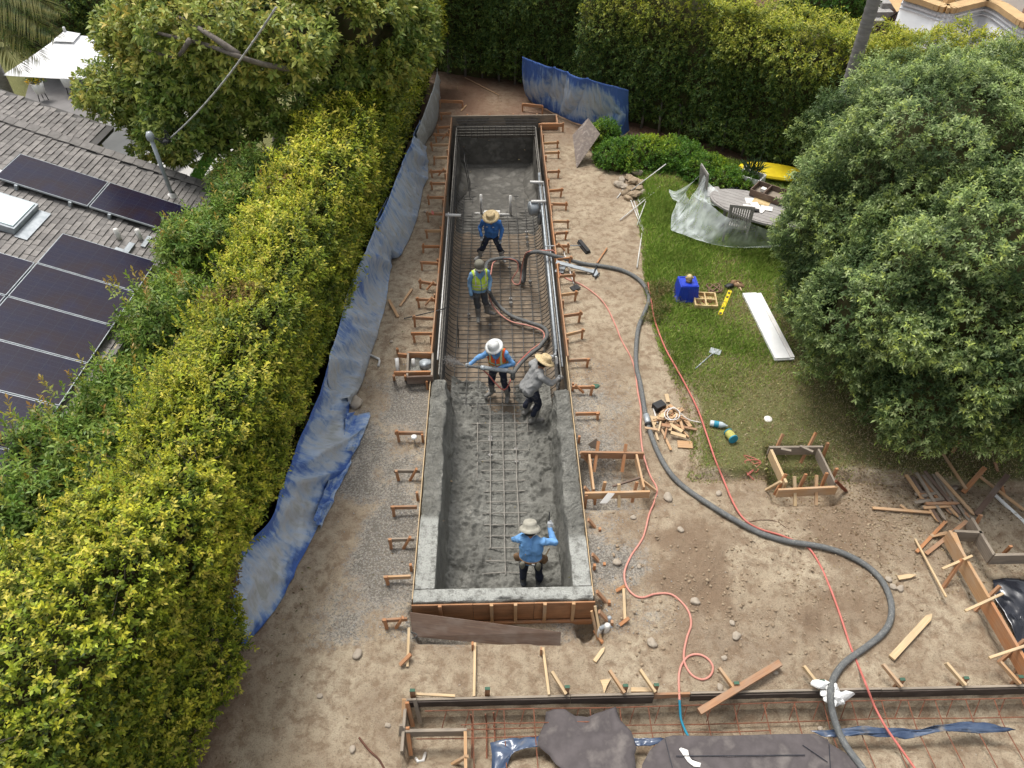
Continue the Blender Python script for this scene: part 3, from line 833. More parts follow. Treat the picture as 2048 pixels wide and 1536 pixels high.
# far end: end wall, lower side walls and floor apron already sprayed
mb = MB()
def far_end(u, v):
    x = -1.20 + 2.38 * v
    zt = -.36 + .04 * fbm(np.array([[x * 1.0, 0, 0]]), 2, 3, 91)[0]
    zf = soil_floor(21) + .16
    if u < .55: y, z = 21.86 - .05 * u, zt + (zf - zt) * u / .55 * .85
    else:
        t = (u - .55) / .45; y = 21.83 - 4.2 * t ** 1.15 - .55 * abs(v - .5) * 0 ; z = zf + (zt - zf) * .15 * (1 - min(1, t * 6)) - .0 - .14 * sst(t, .75, 1)
    d = fbm(np.array([[x, y, z]]), 2.4, 5, 93)[0]
    return (x, y - .025 * d * (u < .55), z + .05 * d * (u >= .58))
mb.grid(far_end, 70, 44); mb.build('far_wall', 'wetconc', pool, smooth=True)
for sg in (-1, 1):
    mb = MB()
    def fs(u, v, sg=sg):
        y = 21.85 - (3.1 + .4 * sg) * v
        k = 1 - sst(v, .35, 1.0)
        zf = soil_floor(20) + .12
        z = -.38 - .35 * (1 - k) + (zf + .38 + .35 * (1 - k)) * u
        x = 1.17 - .05 * u - .30 * sst(u, .72, 1)
        d = fbm(np.array([[sg * 5 + x, y, z]]), 3.0, 4, 95)[0]
        x += .05 * d * (.3 + v)
        x = x * (k * .9 + .1) + 1.32 * (1 - k) * .9
        return (sg * x, y, z)
    mb.grid(fs, 26, 44); mb.build('wall', 'wetconc', pool, smooth=True)

# ---- steel bars: one object per bar
cage = thing('rebar_cage', 'grid of dark steel reinforcing bars lining the middle of the pool', 'rebar cage', (0, 14, FLOOR))
rng2 = random.Random(4)
def ubar_path(y, top):
    zf = soil_floor(y) + .125; xw = 1.24
    pts = [(-xw, y, top), (-xw, y, zf + .36)]
    for k in range(1, 6): a = k / 6 * pi / 2; pts.append((-xw + .34 * (1 - cos(a)), y, zf + .36 - .36 * sin(a)))
    pts += [(-.6, y, zf), (0, y, zf), (.6, y, zf)]
    for k in range(5, 0, -1): a = k / 6 * pi / 2; pts.append((xw - .34 * (1 - cos(a)), y, zf + .36 - .36 * sin(a)))
    pts += [(xw, y, zf + .36), (xw, y, top)]
    return pts
y = 11.05
while y < 21.5:
    MB().tube([(a + rng2.uniform(-.008, .008), b + rng2.uniform(-.012, .012), c) for a, b, c in ubar_path(y, -.04)], .0095, 5).build('bar', 'rebar', cage)
    y += .165
y = 6.9
while y < 11.0:                              # near end: only the bars still showing in the middle strip
    hw = .42 + .25 * sst(y, 8.8, 10.8) + rng2.uniform(-.06, .06)
    zz = FLOOR + .045 + (-.0 if y < 10 else -.03 * (y - 10))
    MB().tube([(-hw + .03, y, zz - .02), (0, y + rng2.uniform(-.015, .015), zz), (hw + .06, y, zz - .02)], .012, 6).build('bar', 'cemented', cage)
    y += .255
for k, x in enumerate((-1.0, -.74, -.48, -.22, .04, .30, .56, .82, 1.02)):
    ya = {4: 6.85, 3: 7.4, 5: 7.5, 2: 8.4, 6: 9.7}.get(k, 11.0)
    pts = []
    yy = ya
    while yy < 20.2:
        zz = (FLOOR + .058 if yy < 10.2 else FLOOR + .014 + (soil_floor(yy) + .142 - FLOOR - .014) * min(1, (yy - 10.2) / 1.2))
        if abs(x) > .9 and yy > 11: zz += .05
        pts.append((x + rng2.uniform(-.008, .008), yy, zz)); yy += .7
    MB().tube([q for q in pts if q[1] > 10.4], .0105, 5).build('bar', 'rebar', cage)
    if pts[0][1] < 9.9: MB().tube([q for q in pts if q[1] < 11.1], .012, 5).build('bar', 'cemented', cage)
for sg in (-1, 1):
    for k in range(11):
        z = -.05 - k * .105
        ya, yb = (10.75 if sg < 0 else 10.6) + .06 * k, 21.9
        MB().tube([(sg * (1.225 - (k % 2) * .012), ya + (yb - ya) * t / 6, z + rng2.uniform(-.007, .007)) for t in range(7)], .011, 5).build('bar', 'cemented' if k in (0, 3) else 'rebar', cage)
for z in (-.05, -.14, -.23, -.32):
    MB().tube([(-1.22, 21.95, z), (0, 21.96, z), (1.22, 21.95, z)], .011, 5).build('bar', 'cemented', cage)
    MB().tube([(-1.27, 22.35, z + .03), (0, 22.36, z + .03), (1.30, 22.35, z + .03)], .0085, 5).build('bar', 'rebar', cage)
for k in range(13):
    x = -1.15 + k * .19
    MB().tube([(x, 21.94, -.03), (x, 21.95, -.5)], .0075, 5).build('bar', 'rebar', cage)
# leaning loose bars and steps frame on the far left
for a, b, c, d in ((-.98, 20.3, -.30, 19.4), (-.98, 20.8, -.30, 19.9)):
    MB().tube([(a, b, c), (a + .10, b, -1.0), (a + .16, d + .6, -1.45)], .012, 5).build('bar', 'rebar', cage)
for k in range(4): MB().tube([(-.96 + .03 * k, 20.3, -.40 - .17 * k), (-.96 + .03 * k, 20.85, -.40 - .17 * k)], .01, 5).build('bar', 'rebar', cage)
for px_b, yb_, h in ((-.98, 13.3, .55), (-.95, 12.9, .50), (-.72, 12.3, .40)):
    MB().tube([(px_b, yb_, FLOOR), (px_b + .02, yb_ + .1, FLOOR + h)], .008, 5).build('bar', 'rebar', cage)
for k in range(26):
    dob = MB(); x, yy = rng2.choice((-.74, -.22, .30, .82)), rng2.uniform(9.2, 19)
    dob.box((x, yy, (soil_floor(yy) + .09) if yy > 11 else FLOOR + .0), (.07, .07, .07), rng2.random()); dob.build('spacer_block', 'stonegrey', cage)

# ---- board forms along both banks
def form_run(name, lab, x, ya, yb, zt, h, n, side):
    t = thing(name, lab, 'formwork', (x, (ya + yb) / 2, zt - h))
    L = (yb - ya) / n
    for k in range(n):
        a = ya + k * L
        j = rng2.uniform(-.012, .012)
        MB().bar(((x + j) if a > 10 else x - side * .024, a + .004, zt - h / 2 + (j * .6 if a > 10 else -.012)), ((x - j * .3) if a > 10 else x - side * .024, a + L - .004, zt - h / 2), .012 if a < 10 else .028, h, (0, 0, 1)).build('board', 'pine' if a < 10 else ('form' if k % 3 else 'orange'), t)
    for k in range(n * 2):
        a = ya + (k + .4) * L / 2
        MB().bar((x + side * .045, a, -.75), (x + side * .045, a + rng2.uniform(-.05, .05), zt + .01), .045, .04, (1, 0, 0)).build('stake', 'orange', t)
    return t
form_run('board_form', 'long orange board form edging the left bank of the pool', -1.395, 5.75, 22.5, .02, .30, 6, -1)
form_run('board_form', 'long orange board form edging the right bank of the pool', 1.385, 5.75, 22.0, .02, .30, 6, 1)
t = thing('board_form', 'stepped board form closing the far end of the pool', 'formwork', (.2, 22.6, -.3))
MB().bar((-1.42, 22.60, -.14), (1.93, 22.62, -.14), .04, .32).build('board', 'old', t)
MB().bar((1.91, 22.59, -.14), (1.91, 22.05, -.14), .04, .32).build('board', 'form', t)
MB().bar((1.93, 22.03, -.14), (1.41, 22.03, -.14), .04, .32).build('board', 'form', t)
for x in (-.9, -.2, .55, 1.3): MB().bar((x, 22.66, -.5), (x, 22.66, .04), .05, .04, (0, 1, 0)).build('stake', 'orange', t)

# ---- braces nailed to the forms on the banks
def brace(tip, root, z, lab, group, hang=.28, flip=1):
    a = P(*tip, z) + (rng2.uniform(-.03, .03), 0, rng2.uniform(-.02, .015)); b = P(*root, z)
    t = thing('form_brace', lab, 'wooden brace', (a[0], a[1], z - hang), group)
    s = 1 if a[0] < b[0] else -1
    b[0] = -1.42 if s > 0 else 1.41
    MB().bar(a, b, .032, .072, (0, 0, 1)).build('board', rng2.choice(('orange', 'form', 'fir', 'orange')) if z < .01 else rng2.choice(('fir', 'form', 'old')), t)
    st = a + np.array([s * .05, -.042, 0])
    MB().bar((st[0] + rng2.uniform(-.03, .03), st[1], z - hang - .12), (st[0], st[1], z + .085 + rng2.uniform(-.03, .03)), .045, .04, (0, 1, 0)).build('stake', 'orange', t)
    if rng2.random() < .18:
        MB().bar((b[0] - s * .05, b[1] - .02, z + .09), (b[0] - s * .22, b[1] - .05, z - hang), .036, .05, (0, 1, 0)).build('strut', 'orange', t)
LB = [((878, 227), (904, 226)), ((870, 255), (903, 254)), ((867, 270), (902, 270)), ((858, 290), (900, 290)), ((864, 316), (899, 315)), ((860, 343), (896, 342)),
      ((860, 366), (894, 367)), ((855, 395), (890, 395)), ((854, 428), (889, 428)), ((848, 463), (886, 462)), ((843, 493), (884, 493)), ((842, 526), (882, 527)),
      ((835, 562), (877, 569)), ((831, 599), (876, 600)), ((824, 636), (874, 637)), ((822, 667), (872, 667)), ((790, 866), (856, 866)), ((785, 943), (849, 942)),
      ((784, 1014), (843, 1014)), ((779, 1080), (838, 1078)), ((770, 1155), (830, 1153)), ((760, 1240), (822, 1238))]
for k, (a, b) in enumerate(LB):
    brace(a, b, .0 if k < 16 else .02, f'wooden brace on the left bank of the pool, {ORD[k]} from the far end', 'braces along the left bank', .10 if k < 16 else .26)
RB = [((1118, 285), (1080, 287)), ((1118, 305), (1082, 306)), ((1121, 342), (1086, 344)), ((1126, 380), (1091, 382)), ((1134, 409), (1096, 408)), ((1139, 442), (1100, 443)),
      ((1139, 465), (1103, 467)), ((1140, 491), (1106, 492)), ((1147, 516), (1112, 519)), ((1151, 549), (1110, 553)), ((1159, 585), (1115, 590)), ((1163, 627), (1119, 632)),
      ((1168, 661), (1123, 670)), ((1180, 719), (1130, 721)), ((1190, 775), (1139, 775)), ((1197, 827), (1144, 828))]
for k, (a, b) in enumerate(RB):
    brace(a, b, .0, f'wooden brace on the right bank of the pool, {ORD[k]} from the far end', 'braces along the right bank', .10)
for k, (a, b, lab) in enumerate((((880, 202), (925, 204), 'sawhorse like brace standing beyond the far left corner of the pool'), ((1045, 209), (1085, 213), 'stand alone brace half under the blue tarp at the far right corner'))):
    p, r = P(*a, .05), P(*b, .05)
    t = thing('form_brace', lab, 'wooden brace', ((p[0] + r[0]) / 2, p[1], -.2))
    MB().bar(p, r, .038, .09).build('board', 'orange', t)
    for q in (p, r): MB().bar((q[0], q[1] - .045, -.3), (q[0], q[1] - .045, .09), .05, .04, (0, 1, 0)).build('stake', 'orange', t)
p = P(1077, 251, .0); r = P(1126, 250, .0)
t = thing('form_brace', 'wide orange brace board at the far right step of the pool', 'wooden brace', (r[0], r[1], -.2))
MB().bar(p, r, .038, .11).build('board', 'orange', t); MB().bar((r[0], r[1] - .04, -.3), (r[0], r[1] - .04, .1), .05, .04, (0, 1, 0)).build('stake', 'orange', t)

# small kicker stakes against the near right form
for k, (a, b) in enumerate(((1157, 915), (1163, 985), (1176, 1050), (1180, 1120), (1190, 1195), (1196, 1235))):
    q = P(a, b, -.05)
    t = thing('kicker_stake', f'short leaning kicker against the near right form, {ORD[k]} from the wooden form box', 'wooden stake', (q[0], q[1], -.2), 'kickers along the near right form')
    MB().bar((1.415, q[1] + .06, .02), (1.60, q[1] - .02, -.22), .035, .07, (0, 1, 0)).build('strut', 'form', t)
    MB().bar((1.60, q[1] - .06, -.30), (1.60, q[1] - .06, -.06), .04, .05, (0, 1, 0)).build('stake', 'orange', t)

# ---- plumbing inside the pool
def pipe(name, pts, r, lab, matn='pvc', k=0, group=None, cat='pipe'):
    pts = [np.asarray(q, float) for q in pts]
    o = MB().tube(cat_rom(pts, k) if k else pts, r, 10).build(name, matn, smooth=True)
    return tag(o, lab, cat, group)
t = thing('drain_pipework', 'white plastic drain pipe frame with two upright stubs on the pool floor', 'pipe', P(990, 428, -1.35))
zf = -1.38
a, b = P(950, 427, zf), P(1022, 430, zf)
MB().tube([a, b], .045, 10).build('cross_pipe', 'pvc', t, smooth=True)
for top, bot in (((962, 388), (963, 428)), ((1021, 390), (1021, 430))):
    q = P(bot[0], bot[1], zf)
    MB().tube([q, q + np.array([0, .02, .62])], .04, 10).build('riser', 'pvc', t, smooth=True)
a = P(985, 424, zf + .03)
MB().bar(a - np.array([.25, 0, 0]), a + np.array([.22, 0, 0]), .12, .05).build('fitting', 'pvc', t)
t = thing('return_pipe', 'long grey plastic pipe running up the inside of the right bar cage', 'pipe', (1.2, 15, -.1))
MB().tube([(1.19, 18.9, .0), (1.19, 18.85, -.12), (1.185, 15, -.12), (1.18, 11.3, -.13)], .034, 10).build('pipe', 'gal', t, smooth=True)
MB().tube([(1.285, 18.5, -.1), (1.28, 15, -.11), (1.275, 11.0, -.12)], .02, 10).build('pipe', 'gal', t, smooth=True)
pipe('return_pipe', [(-1.27, 16.9, -.05), (-1.27, 14, -.06), (-1.27, 11.2, -.06)], .017, 'white plastic pipe clipped along the left bar cage', 'pvc')
for lab, a, b in (('white pipe stub poking in from the left form', (891, 430), (922, 431)), ('white pipe stub poking in from the right form, the farther one', (1060, 364), (1087, 365)),
                  ('white pipe stub poking in from the right form by the skimmer', (1062, 403), (1092, 403))):
    pipe('pipe_stub', [P(*a, -.02), P(*b, -.02)], .04, lab, 'pvc', group='pipe stubs crossing the bar cage')
t = thing('skimmer_throat', 'grey round skimmer fitting on the right bar cage', 'pool fitting', P(1075, 418, -.35))
q = P(1076, 415, -.25)
MB().lathe([(.0, 0), (.17, 0), (.19, .04), (.19, .22), (.15, .25), (0, .25)], q, 18, axis=(-1, -.25, 0)).build('ring', 'gal', t, smooth=True)
MB().tube([q + np.array([.05, 0, -.1]), q + np.array([.05, 0, -.5])], .06, 10).build('neck', 'gal', t, smooth=True)

# ---- near end: ply form face, stakes, dark board, pipes in the hole
t = thing('ply_form', 'orange plywood form facing the near end of the pool', 'formwork', (0, 5.64, -.55))
w = (1.38 + 1.38) / 3
for k in range(3):
    MB().bar((-1.38 + w * k + .003, 5.66, -.30), (-1.38 + w * (k + 1) - .003, 5.66, -.30), .022, .58).build('panel', 'ply', t)
for x in (-.95, -.18, .18, .62, 1.05):
    MB().bar((x, 5.62, -.62), (x, 5.62, .03), .05, .045, (0, 1, 0)).build('stake', 'fir' if x > -.5 else 'orange', t)
MB().bar((-1.36, 5.61, -.52), (1.36, 5.61, -.52), .04, .09).build('rail', 'orange', t)
A, B, C_, D = P(820, 1224, -.02), P(1122, 1264, -.02), P(1120, 1300, -.28), P(826, 1272, -.28)
mb = MB()
nrm_ = nrm(np.cross(B - A, D - A)); v = [A, B, C_, D] + [q - nrm_ * .02 for q in (A, B, C_, D)]
u_ = [(0, 0, 0), (1.9, 0, 0), (1.9, .3, 0), (0, .3, 0)] * 2
mb.add(v, [(0, 1, 2, 3), (7, 6, 5, 4), (0, 4, 5, 1), (1, 5, 6, 2), (2, 6, 7, 3), (3, 7, 4, 0)], 0, u_)
tag(mb.build('plywood_board', 'dark'), 'dark brown plywood board leaning across the near end of the pool', 'board')
for lab, a, b in (('thin pale strut running from under the dark board to the bottom form, the left one', (950, 1286), (948, 1393)),
                  ('thin pale strut running from under the dark board to the bottom form, the right one', (1086, 1296), (1098, 1390))):
    q, r = G(*a, .06), G(*b, .10)
    tag(MB().bar(q, r, .035, .035).build('strut', 'pine'), lab, 'strut', 'struts between the forms')
    q = G(a[0], a[1] + 12, 0)
    tag(MB().bar(q + np.array([-.03, 0, -.1]), q + np.array([-.03, 0, .18]), .05, .03, (1, 0, 0), tip=0).build('stake', 'orange'), 'orange stake at the dark board foot of the ' + lab.split(', the ')[1].split()[0] + ' thin strut', 'stake')
t = thing('corner_stake', 'leaning pale strut and peg at the left end of the dark board', 'stake', G(815, 1320))
MB().bar(G(818, 1255, .22), G(815, 1333, .03), .035, .03).build('strut', 'pine', t)
MB().bar(G(800, 1330, .06), G(822, 1308, .12), .05, .035).build('peg', 'orange', t)
t = thing('corner_stake', 'pair of leaning struts and peg right of the pipes at the near corner', 'stake', G(1200, 1285))
MB().bar(G(1183, 1222, .16), G(1196, 1280, .0), .035, .03).build('strut', 'fir', t)
MB().bar(G(1190, 1212, .16), G(1202, 1280, .0), .035, .03).build('strut', 'pine', t)
MB().bar(G(1190, 1262, .05), G(1206, 1285, .02), .06, .03).build('peg', 'orange', t)
t = thing('leaning_stake', 'pale upright stake with two orange pegs on the grey dirt right of the pool', 'stake', G(1250, 1245))
MB().bar(G(1247, 1177, .10), G(1250, 1243, .0), .04, .04).build('strut', 'pine', t)
MB().bar(G(1233, 1182, .02), G(1250, 1172, .10), .05, .03).build('peg', 'orange', t); MB().bar(G(1240, 1250, .0), G(1258, 1236, .10), .05, .03).build('peg', 'orange', t)
t = thing('pipe_cluster', 'bundle of grey and white plumbing pipes rising from the hole at the near right corner', 'pipe', G(1182, 1275))
b = np.array([1.53, 5.30, -.7])
for k, (dx, dy, h, r) in enumerate(((0, 0, .62, .045), (.10, .03, .48, .035), (-.10, .02, .50, .035), (.05, .1, .66, .03), (.17, .05, .40, .03))):
    MB().tube(cat_rom([b + (dx, dy, 0), b + (dx, dy, h * .8), b + (dx * .7, dy + .02, h)], 4), r, 9).build('pipe', 'gal' if k % 2 else 'pvc', t, smooth=True)
MB().tube(cat_rom([b + (-.10, .02, .50), b + (0, .03, .56), b + (.10, .03, .48)], 5), .034, 9).build('elbow', 'gal', t, smooth=True)

# ---- plumbing box on the left bank
t = thing('plumbing_box', 'small board box with concrete, pipe and bagged valve beside the left bank', 'form box', P(828, 735, -.1))
def pb(a, b, h=.18, z=.04, m_='old', name='board', wd=.04):
    return MB().bar(P(*a, z), P(*b, z), wd, h).build(name, m_, t)
pb((816, 711), (866, 712), m_='orange'); pb((814, 760), (866, 758), m_='dark'); pb((817, 712), (815, 758)); pb((866, 712), (864, 757), m_='old')
pb((788, 747), (862, 746), .10, .10, 'orange'); pb((796, 710), (816, 712), .10, .06, 'orange')
for a in ((796, 708), (789, 762), (812, 762)): MB().bar(P(*a, -.3), P(*a, .0) + np.array([0, 0, .15]), .045, .04, (0, 1, 0)).build('stake', 'orange', t)
mb = MB(); mb.poly([P(818, 714, -.02), P(864, 714, -.02), P(863, 755, -.02), P(817, 756, -.02)], 6, .03, 9, 3); mb.build('concrete_fill', 'conc', t, smooth=True)
mb = MB(); mb.blob(P(850, 728, .05), (.12, .12, .09), 5, .35, 3); mb.build('valve_bag', 'gal', t, smooth=True)
MB().tube([P(827, 735, -.05), P(826, 718, .12)], .035, 9).build('pipe', 'pvc', t, smooth=True)
MB().tube([P(797, 750, -.2), P(793, 716, .08)], .04, 9).build('pipe', 'pvc', t, smooth=True)
pipe('pipe_elbow', [G(740, 710, .03), G(758, 718, .03), G(759, 722, .03), G(757, 732, .03)], .025, 'white bent pipe lying on the dirt left of the plumbing box')
mb = MB(); q = P(828, 874, .0); mb.lathe([(0, .02), (.05, .02), (.055, -.02), (.02, -.05), (.012, -.05), (.01, -.35), (0, -.35)], q, 12)
tag(mb.build('rod_marker', 'white', smooth=True), 'white cap on a thin rod under a brace on the left bank', 'marker')
# ================================================================ HEDGES, TREES, SHRUBS
def hfx(y): return -3.64 + (y - 5) * .086 - .34 * sst(-np.asarray(y, float), -5.0, -3.2)        # pool side face of the left hedge
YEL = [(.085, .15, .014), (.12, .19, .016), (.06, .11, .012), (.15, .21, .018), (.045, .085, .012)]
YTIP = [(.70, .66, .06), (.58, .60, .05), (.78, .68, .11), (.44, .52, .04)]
def hwd(y): return 1.20 + .80 * sst(-y, -5.6, -2.9) + .25 * sst(y, 13, 19)
def hedge_pts(n, ya, yb, ht=3.3, wid=1.75):
    y = rng.uniform(ya, yb, n)
    per = np.array([ht - .75, .5, wid - .6, 1.0])                # right face, shoulder, top, left shoulder
    k = rng.choice(4, n, p=per / per.sum()); t = rng.random(n)
    f = hfx(y); wd = hwd(y)
    x = np.empty(n); z = np.empty(n); nx_ = np.empty(n); nz_ = np.empty(n)
    for kk in range(4):
        m = k == kk
        if kk == 0: lo_ = .95 - 1.0 * sst(-y[m], -5.3, -4.7); z[m] = lo_ + (ht - .35 - lo_) * t[m]; x[m] = f[m] + .12 * (z[m] / ht) - .14 * sst(-z[m], -1.5, -1.0) * sst(y[m], 4.9, 5.5); nx_[m], nz_[m] = .93, .3
        elif kk == 1:
            a = t[m] * pi / 2; x[m] = f[m] - .25 + .37 * np.cos(a); z[m] = ht - .35 + .35 * np.sin(a); nx_[m], nz_[m] = np.cos(a), np.sin(a)
        elif kk == 2: x[m] = f[m] - .25 - (wd[m] - .5) * t[m]; z[m] = ht; nx_[m], nz_[m] = 0, 1
        else: x[m] = f[m] - wd[m] + .25 - .30 * t[m]; z[m] = ht - 1.1 * t[m] ** 1.5; nx_[m], nz_[m] = -.75, .66
    p = np.stack([x, y, z], 1)
    nv = np.stack([nx_, rng.normal(0, .2, n), nz_], 1)
    lump = .20 * fbm(p, .85, 3, 101) + .20 * fbm(p, 2.3, 3, 104)
    flat = np.where(k == 0, .5, 1.0)
    p = p + nv * (lump * flat - .16 * rng.random(n) ** 2.0)[:, None]
    return p, nv, k, lump
hedge = thing('clipped_hedge', 'long yellow green clipped hedge running along the left side behind the blue tarps', 'hedge', (-3.6, 8, -.3))
parts = []
for ya, yb, n, ll, lw, nl in ((.4, 6.2, 16500, .052, .025, 10), (6.2, 12, 12500, .060, .027, 9), (12, 25.6, 16000, .088, .036, 8)):
    p, nv, k, lump = hedge_pts(n, ya, yb)
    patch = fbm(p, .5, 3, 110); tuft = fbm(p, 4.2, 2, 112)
    top_ = rng.random(n) < .5                                      # new growth stands out; leaves beneath darkened to stand for shade between clumps
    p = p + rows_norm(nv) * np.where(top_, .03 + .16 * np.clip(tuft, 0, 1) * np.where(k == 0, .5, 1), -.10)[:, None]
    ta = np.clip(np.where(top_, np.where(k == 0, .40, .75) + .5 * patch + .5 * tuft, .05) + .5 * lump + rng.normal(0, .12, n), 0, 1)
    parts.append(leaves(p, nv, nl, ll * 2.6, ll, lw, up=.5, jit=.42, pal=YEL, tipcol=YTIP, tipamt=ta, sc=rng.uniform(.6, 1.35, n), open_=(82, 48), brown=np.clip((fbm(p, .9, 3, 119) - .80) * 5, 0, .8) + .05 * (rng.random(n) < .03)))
n = 900                                                           # wild shoots above the clipped surface
y = rng.uniform(.6, 13, n); f = hfx(y)
p = np.stack([f - .1 - rng.random(n) * (hwd(y) - .1), y, 3.32 + rng.uniform(0, .16, n)], 1)
parts.append(leaves(p, np.tile((0, 0, 1.), (n, 1)), 12, .26, .055, .026, up=.5, jit=.75, pal=YEL, tipcol=YTIP, tipamt=np.full(n, .8), open_=(60, 15)))
v, f, c = join(parts)
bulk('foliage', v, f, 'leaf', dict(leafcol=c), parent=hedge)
mb = MB(); rt = random.Random(44)                                  # bare twig ends showing between the leaves
for k in range(650):
    y = .8 + 15 * rt.random() ** 1.6; f0 = float(hfx(y)); onface = rt.random() < .3
    q = np.array([f0 - .05, y, 1.5 + 1.6 * rt.random()]) if onface else np.array([f0 - .1 - rt.random() * float(hwd(y)), y, 3.18])
    d_ = nrm((rt.uniform(-.7, .7) + (.6 if onface else 0), rt.uniform(-.7, .7), .5 if onface else 1)) * rt.uniform(.18, .36)
    mb.tube([q - d_ * .4, q + d_ * .4, q + d_ + np.array([rt.uniform(-.05, .05), rt.uniform(-.05, .05), 0])], (.007, .005, .002), 4, cap=False)
tag(mb.build('twigs', 'bark', hedge), kind='stuff')
M['inner'] = mat('foliage_shade', (.045, .055, .014), (.06, .045, .02), 14, .95, .6)  # dark opaque hull colour, stands in for shade inside the foliage
mb = MB()
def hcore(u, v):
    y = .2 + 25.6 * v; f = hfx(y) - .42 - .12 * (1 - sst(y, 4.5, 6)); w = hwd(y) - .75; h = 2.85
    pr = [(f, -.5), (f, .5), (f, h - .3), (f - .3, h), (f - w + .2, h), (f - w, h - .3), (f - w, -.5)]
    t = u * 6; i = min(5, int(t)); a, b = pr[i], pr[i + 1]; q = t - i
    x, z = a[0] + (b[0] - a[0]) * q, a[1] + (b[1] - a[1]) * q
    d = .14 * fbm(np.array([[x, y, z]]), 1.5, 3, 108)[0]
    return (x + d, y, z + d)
mb.grid(hcore, 24, 110); mb.build('shade_core', 'inner', hedge, smooth=True)
mb = MB(); r_ = random.Random(8)
for k in range(46):
    y = .7 + k * .53; x = hfx(y) - .55 + r_.uniform(-.2, .2)
    mb.tube([(x, y, -.5), (x + r_.uniform(-.1, .1), y + .1, .8), (x + r_.uniform(-.3, .3), y + r_.uniform(-.3, .3), 2.6)], (.045, .035, .012), 6)
mb.build('stems', 'bark', hedge, smooth=True)

# ---- dark green shrubs between the hedge and the house
GRN = [(.15, .27, .045), (.19, .31, .05), (.115, .215, .04), (.24, .35, .065)]
GTIP = [(.50, .30, .06), (.42, .40, .05), (.30, .40, .05), (.50, .26, .08)]
def shrub(px, py, z, r, lab, seed, n=None, shoots=()):
    c = P(px, py, z)
    base = np.array([c[0] + .15, c[1], -.5])
    t = thing('green_shrub', lab, 'shrub', base, 'tall shrubs between the house and the hedge')
    lobes = [(c, np.array(r) * .8)]
    rr = random.Random(seed)
    for k in range(5):
        a = k * 1.26 + rr.random(); lobes.append((c + np.array([cos(a) * r[0] * .62, sin(a) * r[1] * .62, rr.uniform(-.45, .3) * r[2]]), np.array(r) * rr.uniform(.42, .58)))
    p, nv = lobes_pts(lobes, 200, .35, seed, 0, .30, 1.9)
    m = nv[:, 2] > -.45; p, nv = p[m], nv[m]
    ta = np.clip(rng.normal(.05, .12, len(p)) + .5 * (rng.random(len(p)) < .10) * (nv[:, 2] > .2), 0, 1)
    prt = [leaves(p, nv, 9, .17, .092, .030, up=.35, jit=.55, pal=GRN, tipcol=GTIP, tipamt=ta, sc=rng.uniform(.8, 1.25, len(p)), open_=(85, 45))]
    up_ = np.where(nv[:, 2] > .45)[0]; up_ = rng.choice(up_, 34)
    prt.append(leaves(p[up_] + nv[up_] * .08, np.tile((0, 0, 1.), (34, 1)), 16, .36, .095, .032, up=.5, jit=.4, pal=GRN, tipcol=GTIP, tipamt=np.where(rng.random(34) < .5, .8, .15), open_=(65, 20)))
    if shoots:
        q = np.array([P(a, b, h) for a, b, h in shoots])
        q = np.concatenate([q + rng.normal(0, .05, q.shape) for _ in range(3)])
        prt.append(leaves(q, np.tile((0, 0, 1.), (len(q), 1)), 18, .42, .10, .033, up=.6, jit=.35, pal=GRN, tipcol=GTIP, tipamt=np.full(len(q), .75), open_=(65, 20)))
    v, f, c_ = join(prt)
    bulk('foliage', v, f, 'leafglossy', dict(leafcol=c_), parent=t)
    core(lobes, .50, 'shade_core', 'inner', t, seed)
    limbs('trunk', base, [l[0] for l in lobes], .06, 'redbark', t, seed)
shrub(520, 395, 2.2, (1.05, 1.1, 1.1), 'tall green shrub next to the roof edge with orange tips, farthest of the row', 31)
shrub(425, 500, 2.0, (.95, .9, 1.0), 'glossy green shrub against the roof corner below the small solar array', 32)
shrub(350, 650, 2.0, (.80, .70, .95), 'green shrub reaching over the roof edge with two long leafy shoots', 33, shoots=((232, 600, 2.7), (275, 585, 2.7), (372, 585, 2.8), (300, 620, 2.7)))
shrub(262, 815, 1.9, (.66, .62, .9), 'mid green shrub over the white roof edge below the big solar array', 34, shoots=((120, 790, 2.5), (160, 780, 2.5)))
shrub(135, 935, 1.8, (.78, .62, .9), 'green shrub with yellow orange tips hiding the lower left solar panels', 35, shoots=((20, 850, 2.6), (50, 860, 2.6), (100, 855, 2.6)))
shrub(30, 1050, 1.8, (.62, .60, .85), 'green shrub at the left edge beside the paved yard, nearest of the row', 36)

# ---- big broadleaved tree behind the house
MAG = [(.17, .265, .045), (.22, .30, .05), (.12, .20, .04), (.30, .36, .07), (.08, .14, .03)]
MTIP = [(.60, .59, .14), (.64, .50, .11), (.50, .55, .13)]
lob = []
for px, py, z, rx, rz_ in ((560, 60, 4.6, 2.2, 1.3), (400, 120, 4.0, 1.9, 1.2), (690, 110, 3.8, 1.7, 1.3), (780, 60, 4.0, 1.3, 1.2), (340, 60, 4.4, 1.35, 1.0), (420, 235, 2.9, 1.6, 1.1),
                         (600, 220, 3.0, 1.5, 1.1), (260, 200, 2.9, 1.1, .9), (720, 190, 3.0, 1.0, 1.0), (470, 20, 5.0, 2.2, 1.1), (340, 280, 2.2, .95, .6), (700, 20, 4.8, 1.7, 1.0)):
    lob.append((P(px, py, z), np.array((rx, rx, rz_)) * .92))
mt = thing('broadleaved_tree', 'large spreading tree with grey limbs and glossy leaves behind the tiled roof', 'tree', (-6.4, 19.4, -.5))
p, nv = lobes_pts(lob, 150, .55, 41, .4, .24, 1.1)
m = (nv[:, 2] > -.5); p, nv = p[m], nv[m]
gap = fbm(p, .8, 3, 44) > -.62; p, nv = p[gap], nv[gap]
